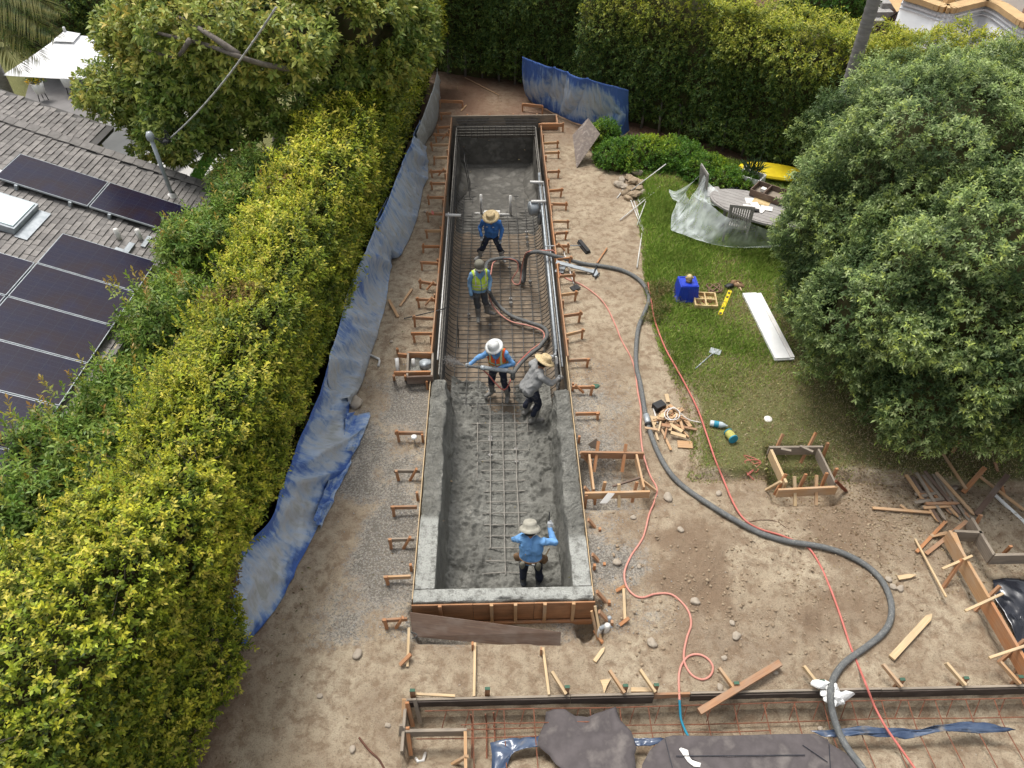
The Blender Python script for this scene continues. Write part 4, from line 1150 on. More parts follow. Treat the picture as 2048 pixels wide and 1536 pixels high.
ta = np.clip(.20 + .55 * fbm(p, .9, 3, 43) + .28 * (p[:, 2] > 4.2) + rng.normal(0, .15, len(p)), 0, 1)
v, f, c = leaves(p, nv, 7, .10, .135, .058, up=.4, jit=.6, pal=MAG, tipcol=MTIP, tipamt=ta, sc=rng.uniform(.75, 1.2, len(p)), open_=(85, 35))
bulk('crown', v, f, 'leafglossy', dict(leafcol=c), parent=mt)
core([(np.array(a) - (0, 0, .35), b) for a, b in lob], .40, 'shade_core', 'inner', mt, 9)
bs = np.array([-6.2, 20.0, -.5]); fork = bs + (.3, -.3, 2.6)
limbs('trunk', bs, [fork], .26, 'bark', mt, 3, .1)
limbs('limb', fork, [l[0] + np.array([0, 0, .15]) for l in lob], .15, 'bark', mt, 4, .5)
for pts_, r0 in (([(575, 150, 4.6), (520, 122, 5.0), (470, 112, 5.2), (400, 90, 5.3), (330, 78, 5.3), (290, 60, 5.3)], .06), ([(470, 112, 5.2), (420, 72, 5.5), (350, 30, 5.6)], .07),
                ([(400, 90, 5.3), (350, 108, 5.1), (300, 112, 4.9)], .05)):
    MB().tube(cat_rom([P(q[0], q[1], q[2] - .22) + rng.normal(0, .06, 3) for q in pts_], 5), np.linspace(r0, r0 * .4, (len(pts_) - 1) * 5 + 1), 7).build('limb', 'bark', mt, smooth=True)

# ---- tall clipped screen hedges across the back
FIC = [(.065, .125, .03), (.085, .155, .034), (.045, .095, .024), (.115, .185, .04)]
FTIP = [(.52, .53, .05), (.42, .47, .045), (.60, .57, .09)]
def screen(name, lab, pts, ht, depth, bright, seed, nper, base0=.12):
    """front foot line pts; grows back by depth"""
    pts = [np.array(q, float) for q in pts]
    L = sum(np.linalg.norm(b - a) for a, b in zip(pts[:-1], pts[1:]))
    t = thing(name, lab, 'hedge', (*((pts[0] + pts[-1]) / 2), -.2))
    prt = []
    for a, b in zip(pts[:-1], pts[1:]):
        ln = np.linalg.norm(b - a); d = (b - a) / ln; back = np.array([-d[1], d[0]])
        n = int(nper * 1.25 * ln * (ht + depth))
        s = rng.uniform(-.2, ln + .2, n); k = rng.random(n) * (ht + depth) < ht
        tt = rng.random(n)
        z = np.where(k, base0 + (ht - base0) * tt, ht); q = np.where(k, 0, tt * depth)
        rnd = np.where(k, sst(z, ht - .7, ht) * .35, 0); q = q + rnd
        xy = a[None] + d[None] * s[:, None] + back[None] * q[:, None]
        p = np.concatenate([xy, z[:, None]], 1)
        nv = np.where(k[:, None], np.array([-back[0], -back[1], .25]), np.array([0, 0, 1.]))
        nv = nv + rng.normal(0, .25, nv.shape)
        lum = .30 * fbm(p, .75, 3, seed) + .16 * fbm(p, 2.1, 3, seed + 2)
        p = p + rows_norm(nv) * (lum - .2 * rng.random(n) ** 2)[:, None] + np.array([0, 0, .35]) * (fbm(p * (1, 1, 0), .6, 2, seed + 5) * (~k + sst(z, ht - 1, ht) * k))[:, None]
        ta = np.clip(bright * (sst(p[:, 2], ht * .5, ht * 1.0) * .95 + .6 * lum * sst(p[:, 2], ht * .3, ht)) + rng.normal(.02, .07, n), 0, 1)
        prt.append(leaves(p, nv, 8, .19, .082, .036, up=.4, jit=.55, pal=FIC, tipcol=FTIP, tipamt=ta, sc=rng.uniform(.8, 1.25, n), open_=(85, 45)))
        mb = MB()
        def fn(u, v, a=a, d=d, back=back, ln=ln):
            pr = [(.30, -.2), (.30, ht - .7), (.65, ht - .35), (depth, ht - .35)]
            w = u * 3; i = min(2, int(w)); g, h = pr[i], pr[i + 1]; w -= i
            o_, z = g[0] + (h[0] - g[0]) * w, g[1] + (h[1] - g[1]) * w
            e = a + d * (ln * (v * 1.12 - .06)) + back * o_
            dd = .15 * fbm(np.array([[e[0], e[1], z]]), 1.4, 3, seed + 7)[0]
            return (e[0] + back[0] * dd, e[1] + back[1] * dd, z + dd * (z > 1))
        mb.grid(fn, 12, 30); mb.build('shade_core', 'inner', t, smooth=True)
        r2 = random.Random(seed)
        for j in range(int(ln / .62)):
            e = a + d * (j + .5) * .62 + back * r2.uniform(.12, .22)
            MB().tube([(e[0], e[1], -.25), (e[0] + r2.uniform(-.05, .05), e[1], .3), (e[0] + r2.uniform(-.1, .1), e[1] + .25, .9)], (.05, .042, .03), 7).build('trunk', 'bark', t, smooth=True)
    v, f, c = join(prt)
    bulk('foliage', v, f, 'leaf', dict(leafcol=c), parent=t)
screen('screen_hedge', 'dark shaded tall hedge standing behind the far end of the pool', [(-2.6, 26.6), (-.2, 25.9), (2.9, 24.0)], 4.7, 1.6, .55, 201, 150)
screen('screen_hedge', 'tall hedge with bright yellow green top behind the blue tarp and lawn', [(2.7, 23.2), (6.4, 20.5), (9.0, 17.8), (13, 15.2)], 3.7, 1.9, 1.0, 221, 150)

# ---- low mound of ground cover beside the tarp
gc = thing('ground_cover_mound', 'bright green leafy ground cover mound between leaning board and plastic sheeting', 'ground cover', G(1330, 320))
lob = [(G(a, b, .1), (rx, ry, h)) for a, b, rx, ry, h in ((1232, 322, .75, .6, .55), (1290, 318, .9, .7, .60), (1350, 318, .8, .75, .55), (1405, 345, .7, .6, .45), (1450, 368, .6, .5, .42), (1205, 285, .5, .5, .55), (1480, 372, .5, .4, .35))]
p, nv = lobes_pts(lob, 330, .2, 61, -.1, .2, 2.2)
v, f, c = leaves(p, nv, 7, .12, .075, .035, up=.5, jit=.6, pal=[(.09, .21, .03), (.13, .26, .03), (.07, .17, .03)], tipcol=[(.48, .54, .03), (.34, .46, .03)],
                 tipamt=np.clip(.35 + .9 * fbm(p, 1.1, 3, 62) - .5 * sst(p[:, 0], 4.6, 6.2) + rng.normal(0, .15, len(p)), 0, 1))
bulk('foliage', v, f, 'leaf', dict(leafcol=c), parent=gc); core(lob, .8, 'shade_core', 'inner', gc, 61)
# tuft of dry weeds by the blue bin
wd = thing('weed_tuft', 'straggly dry green weeds at the lawn edge left of the blue bin', 'weeds', G(1335, 600))
n = 420; q = np.array([G(1320 + 28 * a, 570 + 75 * b, 0) for a, b in zip(rng.normal(0, .45, 40), rng.random(40))])[rng.integers(0, 40, n)] + rng.normal(0, .06, (n, 3)) * (1, 1, 0)
v, f, c = leaves(q, np.tile((0, 0, 1.), (n, 1)), 7, .16, .09, .014, up=.5, jit=.7, pal=[(.10, .15, .03), (.20, .19, .06), (.28, .22, .09)])
bulk('foliage', v, f, 'leaf', dict(leafcol=c), parent=wd)

# ---- the big round grey green tree on the right
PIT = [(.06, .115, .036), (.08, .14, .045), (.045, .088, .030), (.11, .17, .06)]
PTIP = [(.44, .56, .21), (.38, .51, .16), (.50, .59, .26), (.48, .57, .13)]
bt = thing('round_tree', 'huge round grey green tree overhanging the lawn on the right', 'tree', (9.2, 11.0, -.2))
lob = []
for px, py, z, rx, rz_ in ((1880, 330, 3.6, 2.5, 2.0), (1780, 400, 2.9, 2.1, 1.9), (1700, 470, 2.2, 1.55, 1.8), (1960, 560, 2.9, 2.1, 2.1), (1800, 620, 2.1, 1.7, 1.9), (1720, 640, 1.4, 1.05, 1.4),
                         (1900, 760, 1.5, 1.35, 1.5), (2060, 420, 3.4, 2.3, 2.1), (2080, 700, 2.2, 1.9, 2.2), (1760, 250, 3.4, 1.6, 1.5), (1985, 250, 4.0, 1.9, 1.5), (1800, 770, 1.0, .85, 1.0), (1660, 560, 1.5, 1.0, 1.4)):
    lob.append((P(px, py, z), np.array((rx, rx, rz_)) * .80))
p, nv = lobes_pts(lob, 330, .3, 71, .05, .20, 1.5)
m = (nv[:, 1] < .75) & (p[:, 0] < 11.5) & (nv[:, 2] > -.75); p, nv = p[m], nv[m]
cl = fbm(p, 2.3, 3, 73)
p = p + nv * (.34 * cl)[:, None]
ta = np.clip(.22 + 1.1 * cl + .30 * sst(p[:, 2], 1.6, 4.2) + .3 * fbm(p, .6, 2, 75) + rng.normal(0, .12, len(p)), 0, 1)  # sky light painted into leaf colour: paler upward and on bulges, darker in hollows
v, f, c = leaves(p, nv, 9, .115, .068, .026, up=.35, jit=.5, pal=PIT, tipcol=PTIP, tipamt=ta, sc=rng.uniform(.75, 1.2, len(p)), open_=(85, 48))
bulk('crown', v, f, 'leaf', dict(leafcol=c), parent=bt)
core(lob, .72, 'shade_core', 'inner', bt, 71)
limbs('trunk', (9.2, 11.0, -.2), [l[0] for l in lob], .2, 'bark', bt, 7, .3)

# ---- palms
def frond(base, d, L, droop, seed):
    mb = MB(); d = nrm(d); pts = []
    for k in range(15):
        t = k / 14; pts.append(np.asarray(base) + d * L * t - np.array([0, 0, 1.]) * droop * L * t * t)
    mb.tube(pts, np.linspace(.022, .004, 15), 5)
    rr = random.Random(seed)
    for k in range(3, 84):
        t = k / 84; i = t * 14; j = int(i); q = pts[j] + (pts[min(14, j + 1)] - pts[j]) * (i - j)
        tg = nrm(pts[min(14, j + 1)] - pts[j]); sd_ = nrm(np.cross(tg, (0, 0, 1)))
        for s in (-1, 1):
            ll = L * .24 * sin(pi * min(1, t * .86 + .12)) ** .6 * rr.uniform(.85, 1.1)
            e = q + (tg * .75 + sd_ * s * .75 + np.array([0, 0, -.35 + rr.uniform(-.15, .15)])) * ll
            w = np.cross(nrm(e - q), (0, 0, 1)) * .018
            mid = (q + e) / 2 + np.array([0, 0, .03])
            mb.add([q, mid + w, e, mid - w], [(0, 1, 2, 3)])
    return mb
M['palmleaf'] = mat('palm_leaf', (.04, .06, .012), (.10, .095, .02), 3, .6, 0, spec=.1, c3=(.03, .045, .01))
pm = thing('feather_palm', 'palm with yellowing feathery fronds hanging into the top left corner', 'palm', (-15.6, 25.2, -.5))
top = P(-110, -60, 4.6)
for k, (a, b, z) in enumerate(((112, 25, 4.0), (60, 105, 3.2), (25, 120, 3.0), (125, -30, 4.4), (-40, 120, 3.2), (95, 70, 3.6), (-120, 30, 4))):
    e = P(a, b, z); d = e - top; L = np.linalg.norm(d) * 1.05
    frond(top, d + np.array([0, 0, .35 * L]), L, .36, k).build('frond', 'palmleaf', pm)
MB().tube([(top[0], top[1], -.5), (top[0] + .1, top[1], 2), tuple(top)], (.2, .16, .14), 10).build('trunk', 'palmbark', pm, smooth=True)
pm = thing('palm_trunk', 'tall slender grey ringed palm trunk rising behind the round tree', 'palm', P(1622, 400, -.2))
b = P(1622, 400, -.2); pts = []; rad = []
for k in range(140):
    z = -.2 + k * .05; pts.append((b[0] + .02 * sin(z * .7), b[1], z)); rad.append(.15 + .012 * (k % 3 == 0) - .0025 * k * .05)
MB().tube(pts, rad, 12).build('trunk', 'palmbark', pm, smooth=True)
for k in range(11):
    a = k * .571; frond(np.array(pts[-1]), (cos(a), sin(a), .5), 1.7, .4, 90 + k).build('frond', 'palmleaf', pm)
# dark shrubbery filling the plot corners beyond
def bush(name, lab, lobes, pal, tip, amt, dens, ll, lw, seed, cat='bush'):
    t = thing(name, lab, cat, (lobes[0][0][0], lobes[0][0][1], -.4))
    p, nv = lobes_pts(lobes, dens, .3, seed, -.2, .22, 1.3)
    v, f, c = leaves(p, nv, 7, ll * 1.7, ll, lw, up=.4, jit=.6, pal=pal, tipcol=tip, tipamt=np.clip(amt + rng.normal(0, .15, len(p)), 0, 1))
    bulk('foliage', v, f, 'leaf', dict(leafcol=c), parent=t); core(lobes, .78, 'shade_core', 'inner', t, seed)
bush('dark_hedge', 'dark green clipped hedge behind the white parasol', [(P(a, b, 1.4), (1.5, 1.2, 1.6)) for a, b in ((90, 40), (150, 20), (210, 20), (255, 10))], FIC, FTIP, .1, 110, .10, .05, 301, 'hedge')
bush('ivy_bush', 'bright green bush behind the back hedge near the white house', [(P(1672, 8, 1.2), (1.3, 1.2, 1.2)), (P(1620, 0, 1.0), (1.0, 1.2, 1.0))], [(.05, .14, .02), (.07, .17, .025)], [(.2, .3, .03)], .15, 120, .10, .06, 303)
bush('garden_bush', 'dark bush behind the back hedge beside the brown fence', [(P(1185, -10, 1.6), (1.5, 1.2, 1.5)), (P(1340, -25, 1.2), (1.6, 1.2, 1.2))], FIC, FTIP, .35, 110, .10, .05, 305)
# ================================================================ THE HOUSE ON THE LEFT
he = nrm((-.06, -.998, 0)); hu = np.array([.934, -.056, -.353]); hu = nrm(hu - he * (hu @ he)); hn = np.cross(he, hu); hn *= np.sign(hn[2])
ho = P(126, 477, 2.6)
def RF(u, e, h=0): return ho + hu * u + he * e + hn * h
house = thing('tiled_house', 'low house with grey brown shingle roof beside the hedge', 'house', (-8.5, 11, -.5))
def slab(mb, u0, u1, e0, e1, h0, h1):
    v = [RF(u, e, h) for h in (h0, h1) for u, e in ((u0, e0), (u1, e0), (u1, e1), (u0, e1))]
    return mb.add(v, [(0, 1, 2, 3)[::-1], (4, 5, 6, 7), (0, 1, 5, 4), (1, 2, 6, 5), (2, 3, 7, 6), (3, 0, 4, 7)])
mb = MB(); slab(mb, -4.2, 1.80, -2.98, 7.5, -.10, -.015); slab(mb, -4.2, -.78, -4.1, -2.98, -.16, -.06)
roof = mb.build('roof', mat('roof_deck', (.10, .095, .09), None, 5), house)
shm = [mat('shingle_a', (.235, .22, .205), (.18, .168, .158), 9, .95, .5), mat('shingle_b', (.265, .248, .23), (.205, .19, .178), 9, .95, .5), mat('shingle_c', (.20, .187, .175), (.155, .145, .136), 9, .95, .5)]
PANELS = []
for j in range(9):
    for i in ((0,) if j == 0 else (0, -1)): PANELS.append((i * 1.66 - .005 * 0, .0 + j * .945))
TOPP = [(.04, -1.895), (-1.62, -1.895)]
def covered(u, e):
    for a, b in PANELS:
        if a + .05 < u < a + 1.58 and b + .05 < e < b + .85: return True
    for a, b in TOPP:
        if a + .05 < u < a + 1.58 and b + .05 < e < b + .88: return True
    return -1.45 < u < -.7 and -.55 < e < .3
sh_me = {}
def shingle_mesh(k):
    if k not in sh_me:
        mb = MB(); w = (.125, .16, .19)[k % 3]; th = (.014, .020, .026)[k // 3 % 3]
        v = []
        for h in (0, 1):
            for a, b in ((0, 0), (.122, 0), (.122, w), (0, w)): v.append(hu * a + he * b + hn * (h * (.004 + (th - .004) * a / .122) - .002))
        mb.add(v, [(3, 2, 1, 0), (4, 5, 6, 7), (0, 1, 5, 4), (1, 2, 6, 5), (2, 3, 7, 6), (3, 0, 4, 7)])
        o = mb.build('shingle', shm[k % 3 if k < 9 else 0], roof, origin=None); sh_me[k] = o.data
        bpy.data.objects.remove(o)
    return sh_me[k]
# note: template verts are stored relative to the roof object's place
ro = world_of(roof)
cand = []
rs = random.Random(3)
u = -3.4; row = 0
while u < 1.80:
    e = -2.97 + (row % 3) * .1 - .2
    emin = -2.97 if u > -.80 else -4.05
    if u <= -.80: e -= 1.05
    while e < 7.3:
        k = rs.randrange(9); w = (.125, .16, .19)[k % 3]
        if e >= emin - .05 and not covered(u + .08, e + w / 2) and not (e < -2.95 and u > -.95):
            cand.append((u, e, k))
        e += w + .006
    u += .112; row += 1
ctr = np.array([RF(a, b) for a, b, k in cand]); 
qq = ctr - CAM; zz = qq @ FW; ix = 1024 + 1470 * (qq @ RT) / zz; iy = 768 - 1470 * (qq @ UP) / zz
vis = (ix > -15) & (ix < 460) & (iy > 150) & (iy < 1010)
# the foliage hides everything right of this line in the view
vis &= ~((iy > 470) & (ix > 400 - (iy - 470) * .75 + 10))
order = np.argsort(np.where(vis, zz, 1e6))
stuff = MB()
lift = -.06
for r_i, i in enumerate(order):
    a, b, k = cand[i]
    dh = -.062 if b < -2.98 else -.012
    off = RF(a, b, dh)
    if r_i < 290 and vis[i]:
        o = bpy.data.objects.new('shingle', shingle_mesh(k)); COL.objects.link(o); o.parent = roof
        o.location = [float(x) for x in off]
    elif abs(ix[i] - 200) < 420 and 100 < iy[i] < 1300:
        w = (.125, .16, .19)[k % 3]; th = (.014, .020, .026)[k // 3 % 3]; v = []
        for h in (0, 1):
            for p_, q_ in ((0, 0), (.122, 0), (.122, w), (0, w)): v.append(off + hu * p_ + he * q_ + hn * (h * (.004 + (th - .004) * p_ / .122) - .002))
        stuff.add(v, [(3, 2, 1, 0), (4, 5, 6, 7), (0, 1, 5, 4), (1, 2, 6, 5), (2, 3, 7, 6), (3, 0, 4, 7)], k % 3)
tag(stuff.build('shingles', shm, roof), kind='stuff')
u = -4.0; k = 0
while u < 1.75:                                        # cap pieces along the rake
    mb = MB(); mb.bar(RF(u, -2.99 if k % 2 else -2.975, .018), RF(u + .30, -2.99, .030), .24, .016, hn); mb.build('cap_shingle', shm[2 if k % 2 else 0], roof); u += .21; k += 1
mb = MB(); mb.bar(RF(1.82, -3.0, -.02), RF(1.82, 7.4, -.02), .05, .03, hn); mb.build('drip_edge', mat('drip_edge', (.55, .46, .26), None, 5, .5, .05), roof)
mb = MB()
for k in range(9): mb.bar(RF(1.85, -3.0 + k * 1.15, -.05) - np.array([0, 0, .02]), RF(1.85, -3.0 + (k + 1) * 1.15 - .02, -.05) - np.array([0, 0, .02]), .035, .11, (0, 0, 1))
mb.build('gutter', 'white', roof)
MB().box((-9.6, 9.8, .7), (6.0, 9.0, 2.2), R(-3.4)).build('wall', mat('house_wall', (.35, .34, .32), None, 3), house)
sk = MB()
slab(sk, -1.42, -.68, -.58, .28, .0, .13); o = sk.build('skylight_frame', 'gal', house)
sk = MB(); slab(sk, -1.38, -.72, -.53, .23, .132, .15)
sk.build('skylight_pane', mat('skylight_glass', (.55, .66, .66), (.62, .72, .72), 2, .12, 0, spec=.6), o)
sk = MB(); slab(sk, -.66, -.45, -.55, .34, .012, .022); sk.build('flashing', 'gal', house)
sk = MB(); slab(sk, -1.75, -1.62, -1.3, -1.0, .012, .06); sk.build('flashing', 'white', house)

M['pv'] = None
def pv_mat():
    m, n, l, b = newmat('solar_glass')
    b.inputs['Roughness'].default_value = .22; b.inputs['Specular IOR Level'].default_value = .22
    a = n.new('ShaderNodeAttribute'); a.attribute_name = 'uvw'
    def line(idx, cnt, wd):
        s = n.new('ShaderNodeSeparateXYZ'); l.new(a.outputs['Vector'], s.inputs[0])
        mu = n.new('ShaderNodeMath'); mu.operation = 'MULTIPLY'; l.new(s.outputs[idx], mu.inputs[0]); mu.inputs[1].default_value = cnt
        fr = n.new('ShaderNodeMath'); fr.operation = 'FRACT'; l.new(mu.outputs[0], fr.inputs[0])
        lt = n.new('ShaderNodeMath'); lt.operation = 'LESS_THAN'; l.new(fr.outputs[0], lt.inputs[0]); lt.inputs[1].default_value = wd
        return lt.outputs[0]
    v = _coord(n, l, 'obj', (1, 1, 1))
    c = _ramp(n, l, _noise(n, l, v, 1.1, 3), [(.3, (.007, .009, .034)), (.55, (.020, .010, .014)), (.8, (.010, .013, .048))])
    c = _mix(n, l, line(0, 4.5, .035), c, (.024, .025, .038))
    c = _mix(n, l, line(1, 9, .06), c, (.03, .032, .048))
    c = _mix(n, l, line(1, 45, .12), c, (.04, .042, .06))
    l.new(c, b.inputs['Base Color'])
    return m
M['pv'] = pv_mat()
def pv_panel(u, e, lab, group):
    t = thing('solar_panel', lab, 'solar panel', RF(u + .8, e + .46, .06), group)
    mb = MB(); slab(mb, u, u + 1.63, e, e + .925, .085, .12)
    mb.build('frame', 'gal', t)
    v = [RF(a, b, .1215) for a, b in ((u + .012, e + .012), (u + 1.618, e + .012), (u + 1.618, e + .913), (u + .012, e + .913))]
    MB().add(v, [(0, 1, 2, 3)], 0, [(0, 0, 0), (1.63, 0, 0), (1.63, .925, 0), (0, .925, 0)]).build('glass', 'pv', t)
    for a in (.35, 1.3):
        mb = MB(); slab(mb, u + a, u + a + .05, e + .90, e + .97, .0, .10); mb.build('bracket', 'gal', t)
for (u, e), lab in zip(TOPP, ('solar panel nearer the pool in the small two panel array by the mast', 'solar panel at the left edge in the small two panel array above the skylight')):
    pv_panel(u, e, lab, 'solar panels on the roof')
names = {0: 'top corner panel of the big solar array', 1: 'second panel down the right column of the big solar array', 2: 'third panel down the right column of the big solar array',
         3: 'fourth panel down the right column of the big solar array', 4: 'fifth panel down the right column of the big solar array, beside leafy tips', 5: 'sixth panel down the right column of the big solar array'}
for u, e in PANELS:
    j = int(round(e / .945))
    if u == 0 and j <= 5: pv_panel(u, e, names[j], 'solar panels on the roof')
    elif u < 0 and j <= 3: pv_panel(u, e, f'{ORD[j - 1]} panel down the left column of the big solar array, cut by the picture edge', 'solar panels on the roof')

# roof fittings
t = thing('service_mast', 'grey metal electric service mast with weatherhead on the roof', 'mast', RF(1.12, -2.28, 0))
b = RF(1.12, -2.28, -.02); tp = b + np.array([-.02, 0, 1.25])
MB().tube([b, tp], .04, 10).build('pipe', 'gal', t, smooth=True)
MB().lathe([(0, .16), (.05, .15), (.08, .08), (.075, 0), (.05, -.02)], tp, 14).build('weatherhead', 'gal', t, smooth=True)
MB().lathe([(.10, .02), (.07, .05), (.045, .10)], b, 12, axis=hn).build('flashing', 'pvc', t, smooth=True)
mb = MB()
for k in range(4):
    mb.tube(cat_rom([tp + (.05, 0, .05), tp + (.16 + .03 * k, .02, .0 - .04 * k), tp + (.30, .05, .02 + .05 * k), tp + (.36, .06, .0)], 5), .009, 5)
mb.blob(tp + np.array([.27, .03, -.05]), (.07, .05, .05), 4, .3, 2); mb.build('wire_loops', 'blacksteel', t)
end = P(552, 15, 6.4)
s0 = tp + np.array([.36, .06, 0]); pts = [s0 + (end - s0) * k / 20 - np.array([0, 0, .35]) * 4 * (k / 20) * (1 - k / 20) * .35 for k in range(21)]
a2 = MB().tube(pts, .016, 6)
a2.tube([q + np.array([.02 * sin(k * 1.9), .02 * cos(k * 1.9), 0]) for k, q in enumerate(cat_rom(pts, 3))], .009, 5)
tag(a2.build('overhead_cable', mat('cable', (.42, .42, .41), None, 5), smooth=True), 'pale twisted overhead cable running from the roof mast up through the tree', 'cable')
t = thing('roof_vent', 'white vent pipes with pale flashing on the shingles near the mast panels', 'vent pipe', RF(1.05, -.45, 0))
for a, b_ in ((.80, -.45), (1.12, -.62)):
    q = RF(a, b_, 0); MB().tube([q, q + np.array([0, 0, .22])], .045, 10).build('pipe', 'pvc', t, smooth=True)
mb = MB(); slab(mb, 1.00, 1.10, -.40, -.05, .02, .05); slab(mb, .86, 1.02, -.15, -.05, .02, .05); slab(mb, 1.2, 1.28, -.75, -.4, .02, .04); mb.build('flashing', 'gal', t)

# ---- yard beyond the house
def flat(name, pts, z, m_, kind='structure', th=.1):
    mb = MB(); n = len(pts)
    v = [P(a, b, z) for a, b in pts] + [P(a, b, z) - np.array([0, 0, th]) for a, b in pts]
    mb.add(v, [tuple(range(n)), tuple(range(n, 2 * n))[::-1]] + [(k, k + n, (k + 1) % n + n, (k + 1) % n) for k in range(n)])
    return tag(mb.build(name, m_), kind=kind)
M['paving'] = mat('pale_paving', (.50, .49, .46), (.42, .41, .39), 1.5, .9, .1, det=8)
flat('patio', [(188, 262), (225, 320), (330, 420), (470, 300), (330, 190), (215, 215)], -.42, 'paving')
flat('yard_paving', [(40, 230), (187, 300), (214, 214), (330, 188), (170, 130), (60, 160)], -.43, mat('grey_paving', (.20, .19, .185), None, 2))
flat('side_path', [(-40, 1130), (240, 1030), (420, 760), (440, 560), (380, 560), (230, 800), (-40, 1010)], -.44, mat('side_paving', (.30, .29, .28), None, 2))
t = thing('garden_kerb', 'low pale kerb wall bordering the patio under the tree', 'low wall', P(370, 320, -.4))
MB().bar(P(318, 350, -.25), P(420, 272, -.25), .22, .3).build('kerb', 'paving', t)
n = 5000; a = rng.random(n); b = rng.random(n)
c0, c1, c2 = P(395, 375, -.42), P(440, 300, -.42), P(350, 372, -.42)
q = c0 + (c1 - c0) * a[:, None] + (c2 - c0) * b[:, None] * .6
h = rng.uniform(.04, .08, n); th = rng.uniform(0, 6.28, n); w = np.stack([np.cos(th), np.sin(th), th * 0], 1) * .012
V3 = np.stack([q - w, q + w, q + np.stack([rng.normal(0, .02, n), rng.normal(0, .02, n), h], 1)], 1).reshape(-1, 3)
tag(bulk('side_lawn', V3, np.arange(n * 3).reshape(-1, 3), 'grass', dict(leafcol=np.tile((.06, .14, .02), (n * 3, 1)))), 'strip of lawn beside the patio kerb', 'grass', kind='stuff')
t = thing('yard_fence', 'dark timber fence behind the parasol', 'fence', P(20, 110, -.4))
for k in range(9):
    x0 = P(-90, 95, -.4); x1 = P(190, 60, -.4); d = (x1 - x0) / 9
    MB().bar(x0 + d * (k + .02) + np.array([0, 0, .75]), x0 + d * (k + .98) + np.array([0, 0, .75]), .04, 1.5).build('panel', mat('dark_fence', (.05, .047, .045), None, 4) if k == 0 else bpy.data.materials['dark_fence'], t)
par = thing('parasol', 'large square white cantilever parasol over the patio', 'parasol', P(150, 190, -.4))
cr = [P(5, 151, 1.95), P(205, 160, 1.95), P(262, 80, 1.95), P(122, 71, 1.95)]; ap = sum(cr) / 4 + np.array([0, 0, .62])
mb = MB()
for k in range(4):
    a, b = cr[k], cr[(k + 1) % 4]; m_ = (a + b) / 2 + np.array([0, 0, -.02])
    mb.add([ap, a, m_], [(0, 1, 2)]); mb.add([ap, m_, b], [(0, 1, 2)])
mb.build('canopy', 'canvas', par, thick=.012)
mb = MB()
for k in range(4):
    a, b = ap + (cr[k] - ap) * .22 + np.array([0, 0, .06]), ap + (cr[(k + 1) % 4] - ap) * .22 + np.array([0, 0, .06]); mb.add([ap + np.array([0, 0, .10]), a, b], [(0, 1, 2)])
mb.build('vent', 'canvas', par, thick=.01)
MB().lathe([(0, .22), (.035, .2), (.04, .1)], ap, 10).build('finial', 'canvas', par)
MB().tube([P(196, 105, -.4), P(196, 105, -.4) + np.array([0, .3, 2.9])], .05, 8).build('pole', 'white', par)
for k in range(4): MB().tube([ap - (0, 0, .05), cr[k] + (0, 0, -.02)], .014, 5).build('rib', 'gal', par)
def planter(px, py, r, h, lab, flower):
    g = P(px, py, -.4); t = thing('planter', lab, 'plant pot', g)
    MB().lathe([(0, 0), (r * .8, 0), (r, h), (r * .92, h), (r * .88, h - .04), (0, h - .05)], g + (0, 0, .25), 18).build('pot', 'white', t, smooth=True)
    mb = MB()
    for k in range(3): a = k * 2.1; mb.tube([g + (cos(a) * r * .8, sin(a) * r * .8, 0), g + (cos(a) * r * .6, sin(a) * r * .6, .26)], .015, 5)
    mb.build('stand', 'blacksteel', t)
    n = 60; q = g + np.array([0, 0, .25 + h]) + rng.normal(0, r * .5, (n, 3)) * (1, 1, .3)
    v, f, c = leaves(q, np.tile((0, 0, 1.), (n, 1)), 6, .14, .10, .04, up=.4, jit=.8, pal=[(.03, .08, .02), (.05, .11, .02)], tipcol=flower, tipamt=(rng.random(n) < .45) * 1.0 if flower else None)
    bulk('plant', v, f, 'leaf', dict(leafcol=c), parent=t)
planter(88, 200, .20, .34, 'white pot with yellow flowers on a black stand by the roof edge', [(.75, .42, .01), (.7, .5, .02)])
planter(145, 186, .22, .42, 'taller white pot with dark plant under the parasol', None)

# ================================================================ THE WHITE HOUSE AND FENCE AT THE BACK
wh = thing('white_house', 'white stucco house with curved tan capped balcony at the top right corner', 'house', P(1950, 60, -.3))
ZB = 2.5
cap = [P(a, b, ZB) for a, b in ((1812, -8), (1850, 3), (1892, 17), (1915, 14), (1940, 8), (1970, 3), (2000, 12), (2030, 32), (2060, 50), (2130, 70))]
cp = cat_rom(cap, 5)
mb = MB(); K = len(cp)
v = [q + np.array([0, 0, -.12]) for q in cp] + [q * (1, 1, 0) + np.array([0, 0, -.5]) for q in cp]
mb.add(v, [(k, k + 1, K + k + 1, K + k) for k in range(K - 1)]); w_ = mb.build('wall', 'stucco', wh, smooth=True, thick=.25)
mb = MB()
for z, w, h in ((0, .42, .16), (-.20, .34, .06), (-.34, .32, .04)):
    for a, b in zip(cp[:-1], cp[1:]): mb.bar(a + (0, 0, z), b + (b - a) * .02 + (0, 0, z), w, h, mi=0 if z == 0 else 1)
mb.build('cornice', ['trim_tan', 'stucco'], wh)
bk = [q + np.array([.6, 3.2, 0]) for q in cp]
mb = MB(); mb.add([q + (0, 0, -.6) for q in cp] + [q + (0, 0, -.6) for q in bk], [(k, k + 1, K + k + 1, K + k) for k in range(K - 1)]); mb.build('balcony_floor', 'trim_tan', wh)
mb = MB(); mb.add([q + (0, 0, -.6) for q in bk] + [q + (0, 0, 3) for q in bk], [(k, k + 1, K + k + 1, K + k) for k in range(K - 1)]); mb.build('upper_wall', 'stucco', wh)
